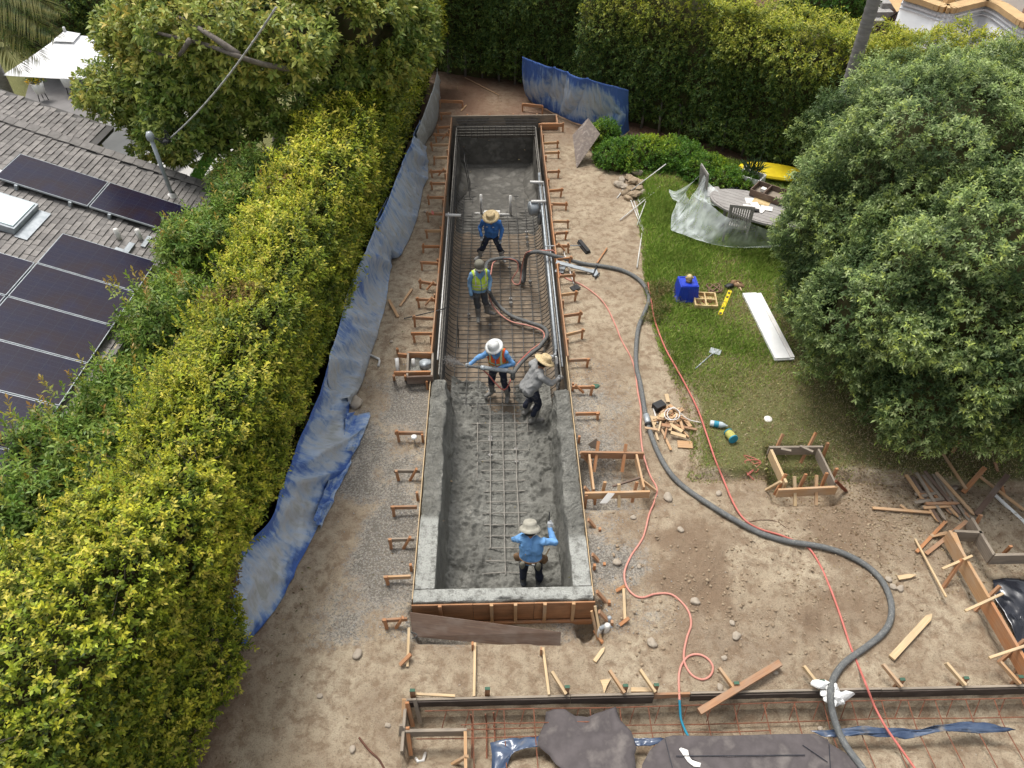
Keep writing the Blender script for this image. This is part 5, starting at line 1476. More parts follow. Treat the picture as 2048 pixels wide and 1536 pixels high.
MB().bar(P(1930, 2, ZB) + (0, .9, -.6), P(1930, 2, ZB) + (0, .9, 1.0), .25, .25, (0, 1, 0)).build('post', 'trim_tan', wh)
t = thing('stair_railing', 'black metal stair railing beside the white house', 'railing', P(1782, 40, 0))
a, b = P(1745, 58, .9), P(1812, 14, 2.2)
MB().tube([a, b], .03, 6).build('handrail', 'blacksteel', t); MB().tube([a - (0, 0, .75), b - (0, 0, .75)], .025, 6).build('bottom_rail', 'blacksteel', t)
for k in range(12):
    q = a + (b - a) * (k + .3) / 12; MB().tube([q, q - (0, 0, .75)], .018, 5).build('baluster', 'blacksteel', t)
t = thing('garden_stair', 'grey garden steps climbing beside the white house', 'stairs', P(1775, 50, -.3))
for k in range(7):
    q = P(1738, 62, 0) + (P(1812, 18, 0) - P(1738, 62, 0)) * k / 6; MB().box((q[0], q[1] + .8, k * .19 - .1), (.75, 1.4, .22 + .0 * k)).build('step', 'stonegrey', t)
t = thing('brown_fence', 'dark red brown timber fence glimpsed over the back hedge', 'fence', P(1250, 40, -.2))
a, b = P(1190, 45, 0), P(1300, 25, 0)
for k in range(10):
    q, r = a + (b - a) * (k + .03) / 10, a + (b - a) * (k + .97) / 10
    MB().bar(q + (0, 0, .8), r + (0, 0, .8), .04, 1.7).build('board', 'red', t)
# ================================================================ FORMS, STEEL AND SHEETS ON THE SLAB SIDE
def brd(t, a, b, h=.14, w=.04, m_='fir', name='board', za=None):
    """board standing on edge between two pixel points on the ground; za = height of its centre line"""
    p, q = (P(*a, za), P(*b, za)) if za is not None else (G(*a, h / 2), G(*b, h / 2))
    return MB().bar(p, q, w, h).build(name, m_, t)
def stk(t, foot, top, zt, w=.045, d=.035, m_='orange', name='stake', zf=None, tip=0):
    """stake: foot pixel on the ground, top pixel at height zt"""
    p = G(*foot) if zf is None else P(*foot, zf); q = P(*top, zt)
    return MB().bar(q, p - (q - p) * .0, w, d, (0, 1, 0), tip=tip).build(name, m_, t)
# left wooden form box
t = thing('form_box', 'square wooden form box with a white paper on its front board, beside the pool', 'form box', G(1232, 955))
zb = -.02
brd(t, (1162, 909), (1287, 911), .16, .04, 'form', za=zb); brd(t, (1169, 991), (1299, 988), .16, .04, 'fir', za=zb)
brd(t, (1178, 914), (1187, 984), .16, .035, 'fir', za=zb - .01); brd(t, (1272, 914), (1287, 980), .16, .035, 'fir', za=zb - .01)
for f, tp, m_ in (((1188, 944), (1197, 882), 'orange'), ((1244, 944), (1252, 888), 'orange'), ((1203, 996), (1210, 964), 'fir'), ((1238, 1014), (1238, 968), 'pine'), ((1264, 1004), (1274, 964), 'orange')):
    stk(t, f, tp, .16, .05, .04, m_, zf=-.22)
stk(t, (1225, 973), (1288, 953), .02, .03, .03, 'dark', 'stick', zf=-.12); stk(t, (1312, 982), (1283, 960), .02, .05, .03, 'fir', 'strut', zf=-.12)
tag(MB().poly([P(1199, 1006, -.05), P(1214, 1006, -.05), P(1230, 986, .10), P(1216, 985, .10)], 3, .01).build('paper_sack', 'paper', thick=.004), 'white paper sheet leaning on the front of the wooden form box', 'paper')
tag(MB().bar(P(1181, 893, -.12), P(1197, 881, .02), .13, .02, (0, -1, .6)).build('wood_scrap', 'old'), 'grey wood scrap leaning behind the wooden form box by the pool', 'wood scrap')
# right wooden form box
t = thing('form_box', 'wooden form box with many leaning stakes sunk at the lawn corner under the tree', 'form box', G(1605, 950))
zb = .02
brd(t, (1536, 901), (1643, 900), .2, .04, 'old', za=zb); brd(t, (1554, 986), (1672, 980), .2, .04, 'fir', za=zb - .04)
brd(t, (1540, 906), (1570, 972), .2, .045, 'pine', za=zb); brd(t, (1634, 905), (1668, 974), .2, .035, 'old', za=zb)
for f, tp, m_ in (((1544, 916), (1566, 868), 'orange'), ((1601, 926), (1632, 865), 'orange'), ((1644, 918), (1656, 886), 'orange'), ((1549, 990), (1572, 948), 'orange'), ((1532, 980), (1562, 963), 'pine'),
                  ((1590, 1012), (1589, 953), 'pine'), ((1596, 982), (1612, 948), 'orange'), ((1632, 1010), (1633, 950), 'fir'), ((1640, 980), (1654, 946), 'orange'), ((1662, 962), (1674, 937), 'orange'), ((1692, 982), (1672, 962), 'red')):
    stk(t, f, tp, .18, .05, .035, m_, zf=-.2)
for a, b in (((1600, 892), (1626, 904)), ((1562, 898), (1582, 902))): MB().bar(P(*a, .13), P(*b, .13), .05, .03).build('scrap', 'old', t)
tag(MB().tube(cat_rom([G(1505 + 18 * sin(k * 2.3), 922 + 16 * cos(k * 1.7) + 2 * k, .02) for k in range(12)], 4), .008, 5).build('red_twine', 'redhose'), 'tangle of red twine on the grass beside the right form box', 'twine')

# long bottom form with dark inner face and stakes
t = thing('slab_form', 'long weathered board form across the bottom with dark stained inner face', 'formwork', (3, 4.28, -.4))
xs_ = (-1.34, .9, 2.05, 2.55, 5.2, 9.4)
for k in range(5):
    MB().bar((xs_[k] + .003, 4.28 + .006 * (k % 2), -.25), (xs_[k + 1] - .003, 4.28 + .006 * (k % 2), -.25), .03, .36).build('board', 'form' if k == 2 else 'old', t)
    m_ = MB().bar((xs_[k] + .004, 4.250, -.255), (xs_[k + 1] - .004, 4.250, -.255), .014, .335)
    if k != 2: m_.build('stained_face', 'stain', t)
MB().bar((-1.36, 4.26, -.22), (-1.36, 3.62, -.22), .04, .24).build('board', 'old', t)
BST = [(822, 1384, .0, 0), (972, 1376, .0, 0), (1131, 1372, .0, 1), (1249, 1380, .0, 1), (1310, 1374, .0, 1), (1470, 1370, 0, 1), (1640, 1362, 0, 1), (1800, 1358, 0, 1), (1926, 1352, 0, 1), (2036, 1352, 0, 1)]
for k, (a, b, z, s) in enumerate(BST):
    q = P(a, b, .03)
    st = MB().bar((q[0], 4.34, -.5), (q[0] + .02, 4.35, .05), .07, .04, (0, 1, 0)).build('stake', 'form', t)
    MB().bar((q[0] + .0205, 4.35, .05), (q[0] + .0205, 4.35, .062), .071, .041, (0, 1, 0)).build('painted_tip', 'greentip', st)
    if s: MB().bar((q[0] - .18, 4.56, .07), (q[0] + .0, 4.28, -.02), .04, .06).build('strut', 'fir' if k % 2 else 'pine', t)
for a, b in ((870, 1420), (1030, 1428), (1612, 1440)): pass
t2 = thing('corner_form', 'small L shaped board form in the bottom left corner of the slab', 'form box', (-1, 3.6, -.4))
MB().bar(P(812, 1466, -.12), P(934, 1464, -.12), .04, .17).build('board', 'old', t2); MB().bar(P(931, 1466, -.12), P(932, 1560, -.12), .04, .17).build('board', 'fir', t2)
for f, tp, m_ in (((822, 1510), (815, 1455), 'orange'), ((805, 1480), (808, 1398), 'fir'), ((797, 1500), (803, 1450), 'old'), ((826, 1452), (814, 1405), 'orange'), ((841, 1444), (829, 1398), 'old'), ((900, 1532), (934, 1512), 'fir')):
    stk(t2, f, tp, -.02, .05, .035, m_, zf=-.42)
for a, b, lab in (((1398, 1424), (1560, 1326), 'long diagonal board lying from the dirt over the bottom form'),):
    p, q = P(*a, -.02), P(*b, .02); tag(MB().bar(p, q, .09, .06).build('plank', 'form'), lab, 'plank')
tag(MB().bar(G(1262, 1380, .03), G(1308, 1380, .03), .06, .04).build('offcut', 'pine'), 'short pale offcut lying behind the bottom form', 'wood offcut')
tag(MB().poly([G(1200, 1360, .03), G(1222, 1357, .03), G(1214, 1372, .03), G(1208, 1388, .03), G(1205, 1372, .03)], 2).build('wood_scrap', 'pine', thick=.012), 'odd shaped ply scrap lying on the dirt above the bottom form', 'wood scrap')
tag(MB().bar(G(1189, 1323, .02), G(1209, 1295, .02), .055, .025, tip=.06).build('wood_scrap', 'pine'), 'pale splinter of wood lying right of the dark board', 'wood scrap')
tag(MB().bar(P(830, 1388, -.06), P(910, 1392, -.06), .035, .03).build('batten', 'pine'), 'thin pale batten resting on the left end of the bottom form', 'batten')

# rusty steel in the slab
sc_ = thing('slab_rebar', 'rusty steel reinforcing mesh over the slab bed at the bottom', 'rebar mesh', (3, 3.5, -.4))
def rb(pts, r=.0075): return MB().tube(pts, r, 5).build('bar', 'rust', sc_)
rr = random.Random(12)
for y, z, xa, xb in ((4.17, -.20, -1.1, 9), (4.00, -.42, -1.0, 9), (3.84, -.30, -1.2, 3.6), (3.98, -.19, -.6, 1.4), (3.25, -.27, -.4, 9), (2.95, -.26, -.4, 9), (2.60, -.26, -.4, 9), (2.2, -.26, -.4, 9), (1.8, -.26, -.4, 9)):
    rb([(xa + (xb - xa) * k / 8, y + rr.uniform(-.012, .012), z + rr.uniform(-.008, .008)) for k in range(9)])
for k in range(24):
    x = -.42 + k * .40 + rr.uniform(-.03, .03)
    rb([(x, 4.17, -.21), (x + .01, 3.85, -.29), (x + .03, 3.3, -.255), (x + .06, 1.2, -.25)])
for k in range(26):
    x = -.9 + k * .37 + rr.uniform(-.03, .03); rb([(x + .07, 4.17, -.20), (x, 4.02, -.42)], .0065)
for x, y in ((-.47, 4.1), (-.16, 4.12), (-.27, 4.1)): rb([(x, y, -.18), (x + .01, y - .02, -.45), (x + .02, 3.0, -.46)], .011)
# sheets
def sheet(name, m_, pts, zs, lab, cat, rings=8, amp=.02, nsc=2.5, seed=0, thick=.004, dens=4, smooth=True):
    w = [P(a, b, z) for (a, b), z in zip(pts, zs if not np.isscalar(zs) else [zs] * len(pts))]
    o = MB().poly(w, rings, amp, nsc, seed, dens=dens).build(name, m_, smooth=smooth, thick=thick)
    return tag(o, lab, cat)
sheet('felt_sheet', 'felt', [(1092, 1420), (1108, 1417), (1130, 1418), (1150, 1432), (1175, 1436), (1205, 1424), (1232, 1414), (1240, 1440), (1262, 1466), (1272, 1500), (1268, 1512), (1276, 1560), (1160, 1570), (1110, 1530), (1098, 1510), (1074, 1490), (1078, 1470), (1090, 1440)],
      [-.15, -.15, -.17, -.22, -.24, -.2, -.13, -.15, -.17, -.2, -.2, -.2, -.2, -.2, -.2, -.17, -.16, -.15], 'dark grey roofing felt sheet draped over the bars in front of the small corner form', 'felt sheet', 9, .06, 2.2, 4)
fs = thing('felt_sheet', 'wide flat dark grey felt sheet with a cut out hole at the bottom edge', 'felt sheet', P(1500, 1510, -.2))
o = MB().poly([P(a, b, -.17) for a, b in ((1300, 1500), (1332, 1474), (1345, 1471), (1420, 1472), (1500, 1470), (1560, 1468), (1630, 1468), (1655, 1478), (1660, 1487), (1690, 1505), (1725, 1536), (1730, 1580), (1280, 1580), (1284, 1530))], 9, .012, 3, 8, dens=4).build('sheet', 'felt', fs, smooth=True, thick=.004)
mb = MB(); mb.poly([P(a, b, -.152) for a, b in ((1358, 1498), (1362, 1495), (1376, 1500), (1378, 1512), (1384, 1520), (1402, 1526), (1400, 1534), (1388, 1533), (1376, 1524))], 3, .0); mb.build('hole_patch', 'paper', fs)
for a, b in (((1330, 1478), (1346, 1540)), ((1352, 1512), (1610, 1510)), ((1605, 1490), (1655, 1524)), ((1658, 1488), (1662, 1560))):
    mb = MB(); p, q = P(*a, -.15), P(*b, -.15); mb.bar(p, q, .010, .006); mb.build('seam', 'blackplastic', fs)
for lab, pts, zs in (('crumpled dark blue plastic sheet showing beside the small corner form', [(980, 1482), (1010, 1478), (1040, 1474), (1078, 1470), (1090, 1490), (1060, 1492), (1030, 1504), (1012, 1520), (1004, 1560), (982, 1560), (984, 1510)], -.27),
                     ('strip of dark blue plastic between the two felt sheets', [(1262, 1474), (1300, 1477), (1340, 1474), (1330, 1484), (1300, 1492), (1272, 1490)], -.27),
                     ('long band of dark blue plastic sheet along the sand bed', [(1620, 1462), (1670, 1457), (1730, 1453), (1790, 1457), (1850, 1458), (1900, 1450), (1945, 1440), (1975, 1445), (2030, 1462), (1990, 1466), (1930, 1460), (1870, 1466), (1810, 1478), (1790, 1474), (1740, 1472), (1690, 1472), (1650, 1474)], -.24)):
    sheet('plastic_sheet', 'navyplastic', pts, zs, lab, 'plastic sheet', 5, .05, 5, 11)
sheet('black_plastic_sheet', 'blackplastic', [(1985, 1160), (2010, 1157), (2060, 1160), (2110, 1190), (2120, 1330), (2060, 1330), (2040, 1285), (2015, 1235), (1990, 1195)], -.30, 'shiny crumpled black plastic sheet at the right edge inside the orange form', 'plastic sheet', 9, .09, 2.6, 15)
o = MB()
o.blob(P(1662, 1385, -.02), (.15, .13, .09), 3, .8, 3); o.blob(P(1678, 1400, -.12), (.12, .10, .15), 8, .75, 3); o.blob(P(1640, 1368, .03), (.12, .06, .05), 5, .5, 2)
tag(o.build('plastic_bag', 'white'), 'white crumpled plastic bag wrapped over the form under the grey hose', 'plastic bag')
pipe('pipe_elbow', [G(832, 1517, .02), G(836, 1524, .02), G(846, 1521, .02), G(851, 1506, .03)], .022, 'white plastic elbow pipe lying inside the small corner form')
tag(MB().tube(cat_rom([G(718, 1475, .02), G(738, 1500, .02), G(757, 1518, .01), G(768, 1536, .01)], 5), .014, 6).build('fallen_branch', 'redbark'), 'thin dark branch lying on the dirt at the bottom left', 'branch')
tag(MB().tube(cat_rom([P(820 + 14 * cos(a), 1271 + 6 * sin(a), -.18) for a in np.linspace(0, 12, 24)], 3), .010, 5).build('wire_coil', 'rebar'), 'coil of dark wire under the left end of the dark board', 'wire')

# right hand timber
t = thing('orange_form', 'long orange board form running down the right edge with leaning stakes', 'formwork', G(1970, 1200))
A, B = P(1893, 1070, .02), P(2062, 1362, .02)
d = (B - A) / 2
for k in range(2): MB().bar(A + d * (k + .003), A + d * (k + .997), .045, .27).build('board', 'orange' if k else 'fir', t)
A2, B2 = P(1908, 1066, .10), P(1926, 1112, .10); MB().bar(A2, B2, .05, .05).build('rail', 'fir', t)
for f, tp, m_ in (((1883, 1180), (1925, 1118), 'orange'), ((1950, 1222), (2000, 1172), 'orange'), ((1998, 1325), (2050, 1280), 'form'), ((2030, 1345), (2060, 1310), 'form')):
    stk(t, f, tp, .22, .055, .04, m_, zf=-.2)
for a, b in (((1884, 1138), (1944, 1112)), ((1930, 1222), (2006, 1187)), ((1978, 1316), (2050, 1292))): MB().bar(P(*a, .16), P(*b, .2), .035, .035).build('batten', 'pine', t)
t = thing('grey_form', 'weathered grey L shaped board form at the right edge under the tree', 'formwork', G(1985, 1100))
for a, b in (((1938, 1044), (1982, 1118)), ((1982, 1118), (2080, 1116)), ((1903, 1070), (1960, 1073))): MB().bar(P(*a, .02), P(*b, .02), .045, .24).build('board', 'old', t)
for f, tp in (((1945, 1060), (1962, 1030)), ((2003, 1112), (2022, 1092))): stk(t, f, tp, .15, .05, .035, 'orange', zf=-.2)
# lumber pile of old stakes
lp = thing('stake_pile', 'pile of old grey and brown grade stakes under the right tree', 'lumber pile', G(1860, 985))
r3 = random.Random(6)
for k in range(22):
    if k < 12: a, b = (1812 + k * 6 + r3.uniform(-6, 6), 945 + r3.uniform(-6, 10)), (1870 + k * 7 + r3.uniform(-8, 8), 1035 + r3.uniform(-14, 16))
    else: a, b = (1838 + r3.uniform(-10, 14), 985 + (k - 12) * 3.4 + r3.uniform(-3, 3)), (1912 + r3.uniform(-12, 8), 972 + (k - 12) * 4 + r3.uniform(-8, 8))
    z = .02 + (.05 if k >= 12 else 0) + .018 * (k % 4)
    MB().bar(G(*a, z), G(*b, z + .01), .055, .022, tip=.07).build('stake', ('old', 'fir', 'dark', 'old', 'form')[k % 5], lp)
LOOSE = [((1745, 1016), (1872, 1026), 'fir', 'pointed stake lying flat, crossing the end of a long batten', .05, 1), ((1800, 1010), (1908, 1093), 'fir', 'long batten lying diagonally from the crossed stakes to the orange form', .045, 0),
         ((1833, 1104), (1892, 1042), 'orange', 'orange stake crossing under the long diagonal batten', .05, 0), ((1852, 1108), (1934, 1042), 'form', 'reddish board leaning over the top end of the orange form', .06, 0),
         ((1895, 1066), (1862, 1072), 'fir', 'short reddish board beside the crossed orange stake', .06, 0), ((1830, 1078), (1892, 1194), 'pine', 'thin pale batten lying down toward the leaning orange stake', .03, 0),
         ((1796, 1156), (1832, 1150), 'pine', 'short pointed offcut stake alone on bare dirt', .07, 1), ((1783, 1316), (1863, 1229), 'pine', 'large pale pointed stake lying alone on the dirt at lower right', .09, 1),
         ((1886, 908), (1932, 978), 'fir', 'pale stake leaning out of the tree above the stake pile', .05, 0), ((1926, 985), (1970, 935), 'orange', 'orange board leaning by the tree right of the stake pile', .08, 0),
         ((1905, 905), (1924, 872), 'orange', 'orange stake top poking out of the tree leaves', .06, 0), ((1953, 948), (2048, 1020), 'fir', 'long stake running to the right edge below the tree', .05, 0),
         ((1990, 925), (2008, 990), 'orange', 'orange stake hanging under the tree at the right edge', .05, 0), ((1990, 990), (2060, 1055), 'white', 'white painted board lying at the right edge above the grey form', .06, 0),
         ((1952, 1030), (2015, 950), 'dark', 'dark rusty steel beam leaning under the tree at right', .09, 0), ((1866, 985), (1950, 1040), 'old', 'grey board lying beyond the end of the stake pile', .06, 0)]
for a, b, m_, lab, w, tp in LOOSE:
    zz = .05 + .03 * (hash(lab) % 1) + (.10 if 'leaning' in lab or 'poking' in lab else 0)
    tag(MB().bar(G(*a, .04), G(*b, zz), w, .025 if w < .09 else .04, tip=.10 if tp else 0).build('loose_stake', m_), lab, 'board' if 'board' in lab or 'batten' in lab else ('beam' if 'beam' in lab else 'wooden stake'))

# ================================================================ HOSES
def hose(name, pts, r, m_, lab, n=10):
    w = []
    for q in pts:
        w.append(G(q[0], q[1], r * .9 + (.045 if name == 'red_hose' and q[1] < 1012 else 0)) if len(q) == 2 else P(*q))
    return tag(MB().tube(cat_rom(w, 8), r, n).build(name, m_, smooth=True), lab, 'hose')
h1 = thing('concrete_hose', 'thick grey concrete pump hose snaking from the pool across the dirt to the bottom edge', 'hose', G(1500, 1060))
zf = -1.12
PATH = [(1078, 695, -1.1), (1094, 672, -1.1), (1088, 656, -1.12), (1062, 646, -1.14), (1025, 633, -1.14), (1000, 614, -1.1), (985, 596, -.85), (978, 578, -.55), (972, 545, -.5), (976, 524, -.55), (1000, 517, -.6), (1022, 518, -.7),
        (1038, 526, -.9), (1043, 545, -1.15), (1044, 562, -1.22), (1048, 560, -1.2), (1050, 530, -.8), (1054, 512, -.3), (1064, 505, .06), (1080, 504, .10), (1110, 512, .06), (1165, 527), (1210, 533), (1245, 541), (1275, 557), (1292, 577), (1298, 600), (1289, 625), (1277, 655), (1272, 700), (1273, 735), (1280, 765), (1286, 800),
        (1292, 835), (1301, 866), (1316, 905), (1338, 943), (1368, 974), (1420, 1010), (1470, 1040), (1520, 1066), (1572, 1082), (1640, 1093), (1690, 1108), (1735, 1133), (1766, 1165), (1782, 1205), (1780, 1242), (1762, 1270), (1728, 1297), (1690, 1325), (1668, 1355), (1661, 1385, .05), (1664, 1420, -.05), (1676, 1460, -.14), (1694, 1495, -.16), (1726, 1538, -.16), (1750, 1580, -.16)]
w = [G(q[0], q[1], .045) if len(q) == 2 else P(*q) for q in PATH]
MB().tube(cat_rom(w, 8), .047, 12).build('hose', 'rubber', h1, smooth=True)
q = G(1294, 838, .05); d_ = nrm(G(1301, 866, .05) - q)
mb = MB(); mb.tube([q - d_ * .10, q + d_ * .17], .058, 12); mb.build('coupling', 'gal', h1, smooth=True)
mb = MB(); mb.tube([q + d_ * .12, q + d_ * .17], .072, 12); mb.build('clamp', 'blacksteel', h1, smooth=True)
h2 = thing('air_hose', 'pink air hose from the pool, curling into a loop above the bottom form', 'hose', G(1290, 900))
PK = [(1062, 700, -1.06), (1085, 682, -1.1), (1086, 664, -1.14), (1060, 652, -1.14), (1020, 642, -1.14), (992, 620, -1.1), (980, 598, -.9), (977, 575, -.6), (982, 545, -.6), (988, 524, -.6), (1010, 517, -.62), (1032, 522, -.75), (1036, 538, -.95), (1028, 552, -1.1), (1024, 560, -1.2), (1030, 568, -1.22), (1040, 566, -1.2),
      (1043, 540, -.9), (1048, 515, -.4), (1058, 503, .05), (1090, 501, .10), (1108, 503, .05), (1114, 525), (1118, 545), (1135, 558), (1160, 568), (1190, 588), (1212, 612), (1230, 648), (1243, 680), (1262, 715), (1271, 745), (1275, 780), (1282, 820), (1281, 860), (1286, 905), (1300, 950), (1314, 978), (1308, 1005), (1298, 1030), (1286, 1075), (1262, 1112), (1249, 1145), (1253, 1172), (1268, 1190), (1286, 1195), (1310, 1188),
      (1340, 1188), (1362, 1203), (1378, 1225), (1382, 1250), (1374, 1275), (1368, 1305), (1370, 1328), (1384, 1350), (1404, 1359), (1420, 1352), (1426, 1335), (1416, 1318), (1398, 1309), (1378, 1312), (1364, 1328), (1358, 1350), (1358, 1375), (1359, 1400, .0)]
w = [G(q[0], q[1], .016) if len(q) == 2 else P(*q) for q in PK]
MB().tube(cat_rom(w, 8), .0165, 8).build('hose', 'pink', h2, smooth=True)
MB().tube(cat_rom([P(1359, 1400, .0), P(1360, 1415, -.05), P(1362, 1438, -.12), P(1370, 1460, -.17), P(1378, 1475, -.2)], 6), .017, 8).build('blue_end', 'teal', h2, smooth=True)
hose('red_hose', [(1296, 565), (1302, 600), (1311, 645), (1330, 695), (1352, 735), (1374, 775), (1396, 820), (1412, 865), (1430, 918), (1448, 962), (1468, 1008), (1490, 1040), (1520, 1058), (1560, 1070), (1592, 1083), (1618, 1097), (1640, 1130), (1662, 1180), (1682, 1235), (1700, 1290), (1716, 1330), (1730, 1364, .05), (1748, 1410, -.12), (1772, 1455, -.16), (1800, 1495, -.2), (1832, 1540, -.2), (1860, 1580, -.2)], .0165, 'redhose', 'red air hose crossing the lawn edge and dirt to the bottom right')
hose('thin_wire', [(1482, 1047), (1520, 1040), (1550, 1042), (1572, 1055)], .006, 'rope', 'thin brown wire arching on the dirt beside the red hose', 5)

# ================================================================ BLUE TARPS
def tarp_mat():
    m, n, l, b = newmat('blue_tarp')
    b.inputs['Roughness'].default_value = .55; b.inputs['Specular IOR Level'].default_value = .35
    a = n.new('ShaderNodeAttribute'); a.attribute_name = 'col'
    v = _coord(n, l, 'uvw', (1, 1, 1))
    f = _noise(n, l, v, 1.5, 6, .62, .5)
    g = _noise(n, l, _coord(n, l, 'uvw', (7, .8, 1)), 1.6, 5, .6)
    mx = n.new('ShaderNodeMath'); mx.operation = 'ADD'; l.new(f, mx.inputs[0]); l.new(g, mx.inputs[1])
    ad = n.new('ShaderNodeMath'); ad.operation = 'ADD'; l.new(mx.outputs[0], ad.inputs[0]); l.new(a.outputs['Fac'], ad.inputs[1])
    c = _ramp(n, l, ad.outputs[0], [(.62, (.035, .10, .42)), (.88, (.13, .23, .50)), (1.0, (.30, .38, .50))])
    c2 = _ramp(n, l, ad.outputs[0], [(.95, (0, 0, 0)), (1.0, (1, 1, 1))])
    sub = n.new('ShaderNodeMath'); sub.operation = 'MULTIPLY_ADD'; l.new(ad.outputs[0], sub.inputs[0]); sub.inputs[1].default_value = .92; sub.inputs[2].default_value = -.44
    c = _ramp(n, l, sub.outputs[0], [(.36, (.06, .13, .38)), (.48, (.16, .26, .49)), (.58, (.29, .375, .52)), (.67, (.38, .455, .56)), (.84, (.43, .46, .49)), (.98, (.35, .37, .36))])
    sp = _noise(n, l, v, 40, 3, .7)
    c = _mix(n, l, _ramp(n, l, sp, [(.66, (0, 0, 0)), (.74, (.35, .35, .35))]), c, (.2, .2, .19))
    l.new(c, b.inputs['Base Color'])
    _bump(n, l, b, _noise(n, l, _coord(n, l, 'uvw', (5, 1.2, 1)), 2.6, 5), .9, .05)
    return m
M['tarp'] = tarp_mat()
def tarp(name, lab, top, bot, dirt, folds, seed, nu=110, nv=30, foldamp=.05, belly=.12):
    """top: pixels with heights on the hedge; bot: pixels on the ground"""
    T = cat_rom([P(*q) for q in top], 12); Bm = cat_rom([G(q[0], q[1], .015) if len(q) == 2 else P(*q) for q in bot], 12)
    def samp(Lq, u):
        L = np.concatenate([[0], np.cumsum([np.linalg.norm(b - a) for a, b in zip(Lq[:-1], Lq[1:])])]); s = u * L[-1]
        i = min(len(Lq) - 2, int(np.searchsorted(L, s, side='right') - 1)); t = (s - L[i]) / max(1e-6, L[i + 1] - L[i])
        return Lq[i] + (Lq[i + 1] - Lq[i]) * t
    LT = sum(np.linalg.norm(b - a) for a, b in zip(T[:-1], T[1:]))
    def fn(u, v):
        a, b = samp(T, u), samp(Bm, u)
        p = a + (b - a) * v
        sg = sin(pi * v)
        f1 = fbm(np.array([[u * folds + 1.1 * v, v * .5, seed]]), 1, 2, seed)[0]
        f2 = fbm(np.array([[u * folds * 2.2 - v * 1.2, v * 2.0, seed + 3]]), 1, 3, seed + 4)[0]
        nrm3 = np.array([.75, -.1, .65])
        k = .35 + sg
        p = p + nrm3 * foldamp * k * (f1 * 1.2 + (1 - abs(f1)) ** 5 * 1.7 + (1 - abs(f2)) ** 4 * .45 - .7) - np.array([0, 0, belly * sg])
        p[2] = max(p[2], gz1(p[0], p[1], False) + .012 + .010 * (1 + f2))
        return tuple(p)
    mb = MB(); mb.grid(fn, nu, nv, col=lambda u, v: dirt(u, v))
    mb.u = [(x / 4 * LT, y / 4 * 1.6, seed) for x, y, z in mb.u]
    o = mb.build(name, 'tarp', smooth=True, thick=.004)
    return tag(o, lab, 'tarp', 'blue tarps along the hedges')
tarp('blue_tarp', 'longest blue tarp, dusted pale, hanging from the near left hedge to the dirt', [(662, 715, 1.35), (648, 770, 1.3), (620, 838, 1.25), (590, 905, 1.2), (560, 985, 1.15), (545, 1038, 1.1), (505, 1078, 1.1), (478, 1108, 1.0), (460, 1190, .9)],
     [(712, 740), (704, 780), (700, 815), (702, 850), (706, 905), (668, 985), (640, 1052), (600, 1128), (560, 1205), (520, 1258), (484, 1294)],
     lambda u, v: -.02 + .36 * sin(pi * min(1, v * 1.05)) * (.4 + .6 * sst(u, 0, .2)) - .12 * sst(v, .85, 1) - .15 * (v < .06) + .10 * sin(u * 23), 8, 501, 140, 34, .085, .06)
tarp('blue_tarp', 'rumpled blue tarp edge lying on the dirt beside the brown boulder', [(694, 826, .06), (690, 870, .06), (668, 935, .06), (650, 985, .06), (625, 1040, .06)],
     [(742, 826), (737, 845), (722, 880), (700, 930), (668, 1000), (640, 1058)], lambda u, v: -.02 + .14 * v, 8, 531, 60, 12, .07, .0)
tarp('blue_tarp', 'blue and grey tarp with deep folds between the long tarp and the far ones', [(778, 392, 1.5), (758, 432, 1.5), (740, 480, 1.5), (712, 545, 1.45), (690, 605, 1.4), (672, 670, 1.4), (656, 722, 1.35), (660, 765, .9)],
     [(806, 478), (784, 512), (783, 540), (777, 590), (768, 632), (748, 690), (728, 752), (704, 812)], lambda u, v: .04 + .20 * v + .14 * u, 7, 545, 90, 28, .09, .05)
tarp('blue_tarp', 'pale blue tarp hanging beside the middle left bank braces', [(840, 240, 1.6), (812, 310, 1.6), (795, 350, 1.6), (778, 395, 1.55), (762, 432, 1.5), (750, 448, 1.5)],
     [(850, 290), (858, 345), (846, 378), (838, 420), (822, 470), (800, 512), (784, 518)], lambda u, v: .16 + .18 * sin(pi * v) - .12 * (v < .1), 7, 561, 90, 28, .085, .08)
tarp('blue_tarp', 'greyish green dusty tarp hanging at the far end of the left hedge', [(876, 135, 1.4), (868, 170, 1.5), (858, 200, 1.6), (845, 235, 1.6), (832, 268, 1.6)],
     [(880, 195), (878, 225), (868, 262), (852, 285), (846, 312)], lambda u, v: .55 + .2 * v, 5, 577, 60, 22, .06, .04)
tarp('blue_tarp', 'large blue tarp sagging off the back hedge behind the far right corner of the pool', [(1046, 112, 1.35), (1090, 128, 1.35), (1140, 146, 1.35), (1190, 162, 1.35), (1257, 180, 1.3)],
     [(1058, 200), (1072, 208), (1100, 222), (1135, 240), (1170, 252), (1205, 258), (1240, 272), (1258, 262)], lambda u, v: -.30 + .62 * sin(pi * min(1, v * 1.02)) ** .8 * (.5 + .5 * sin(pi * u)) - .15 * (u > .9), 5, 590, 90, 34, .10, .10)
# ================================================================ THINGS LYING ABOUT
def simple(name, mb, m_, lab, cat, group=None, smooth=False, thick=0): return tag(mb.build(name, m_, smooth=smooth, thick=thick), lab, cat, group)
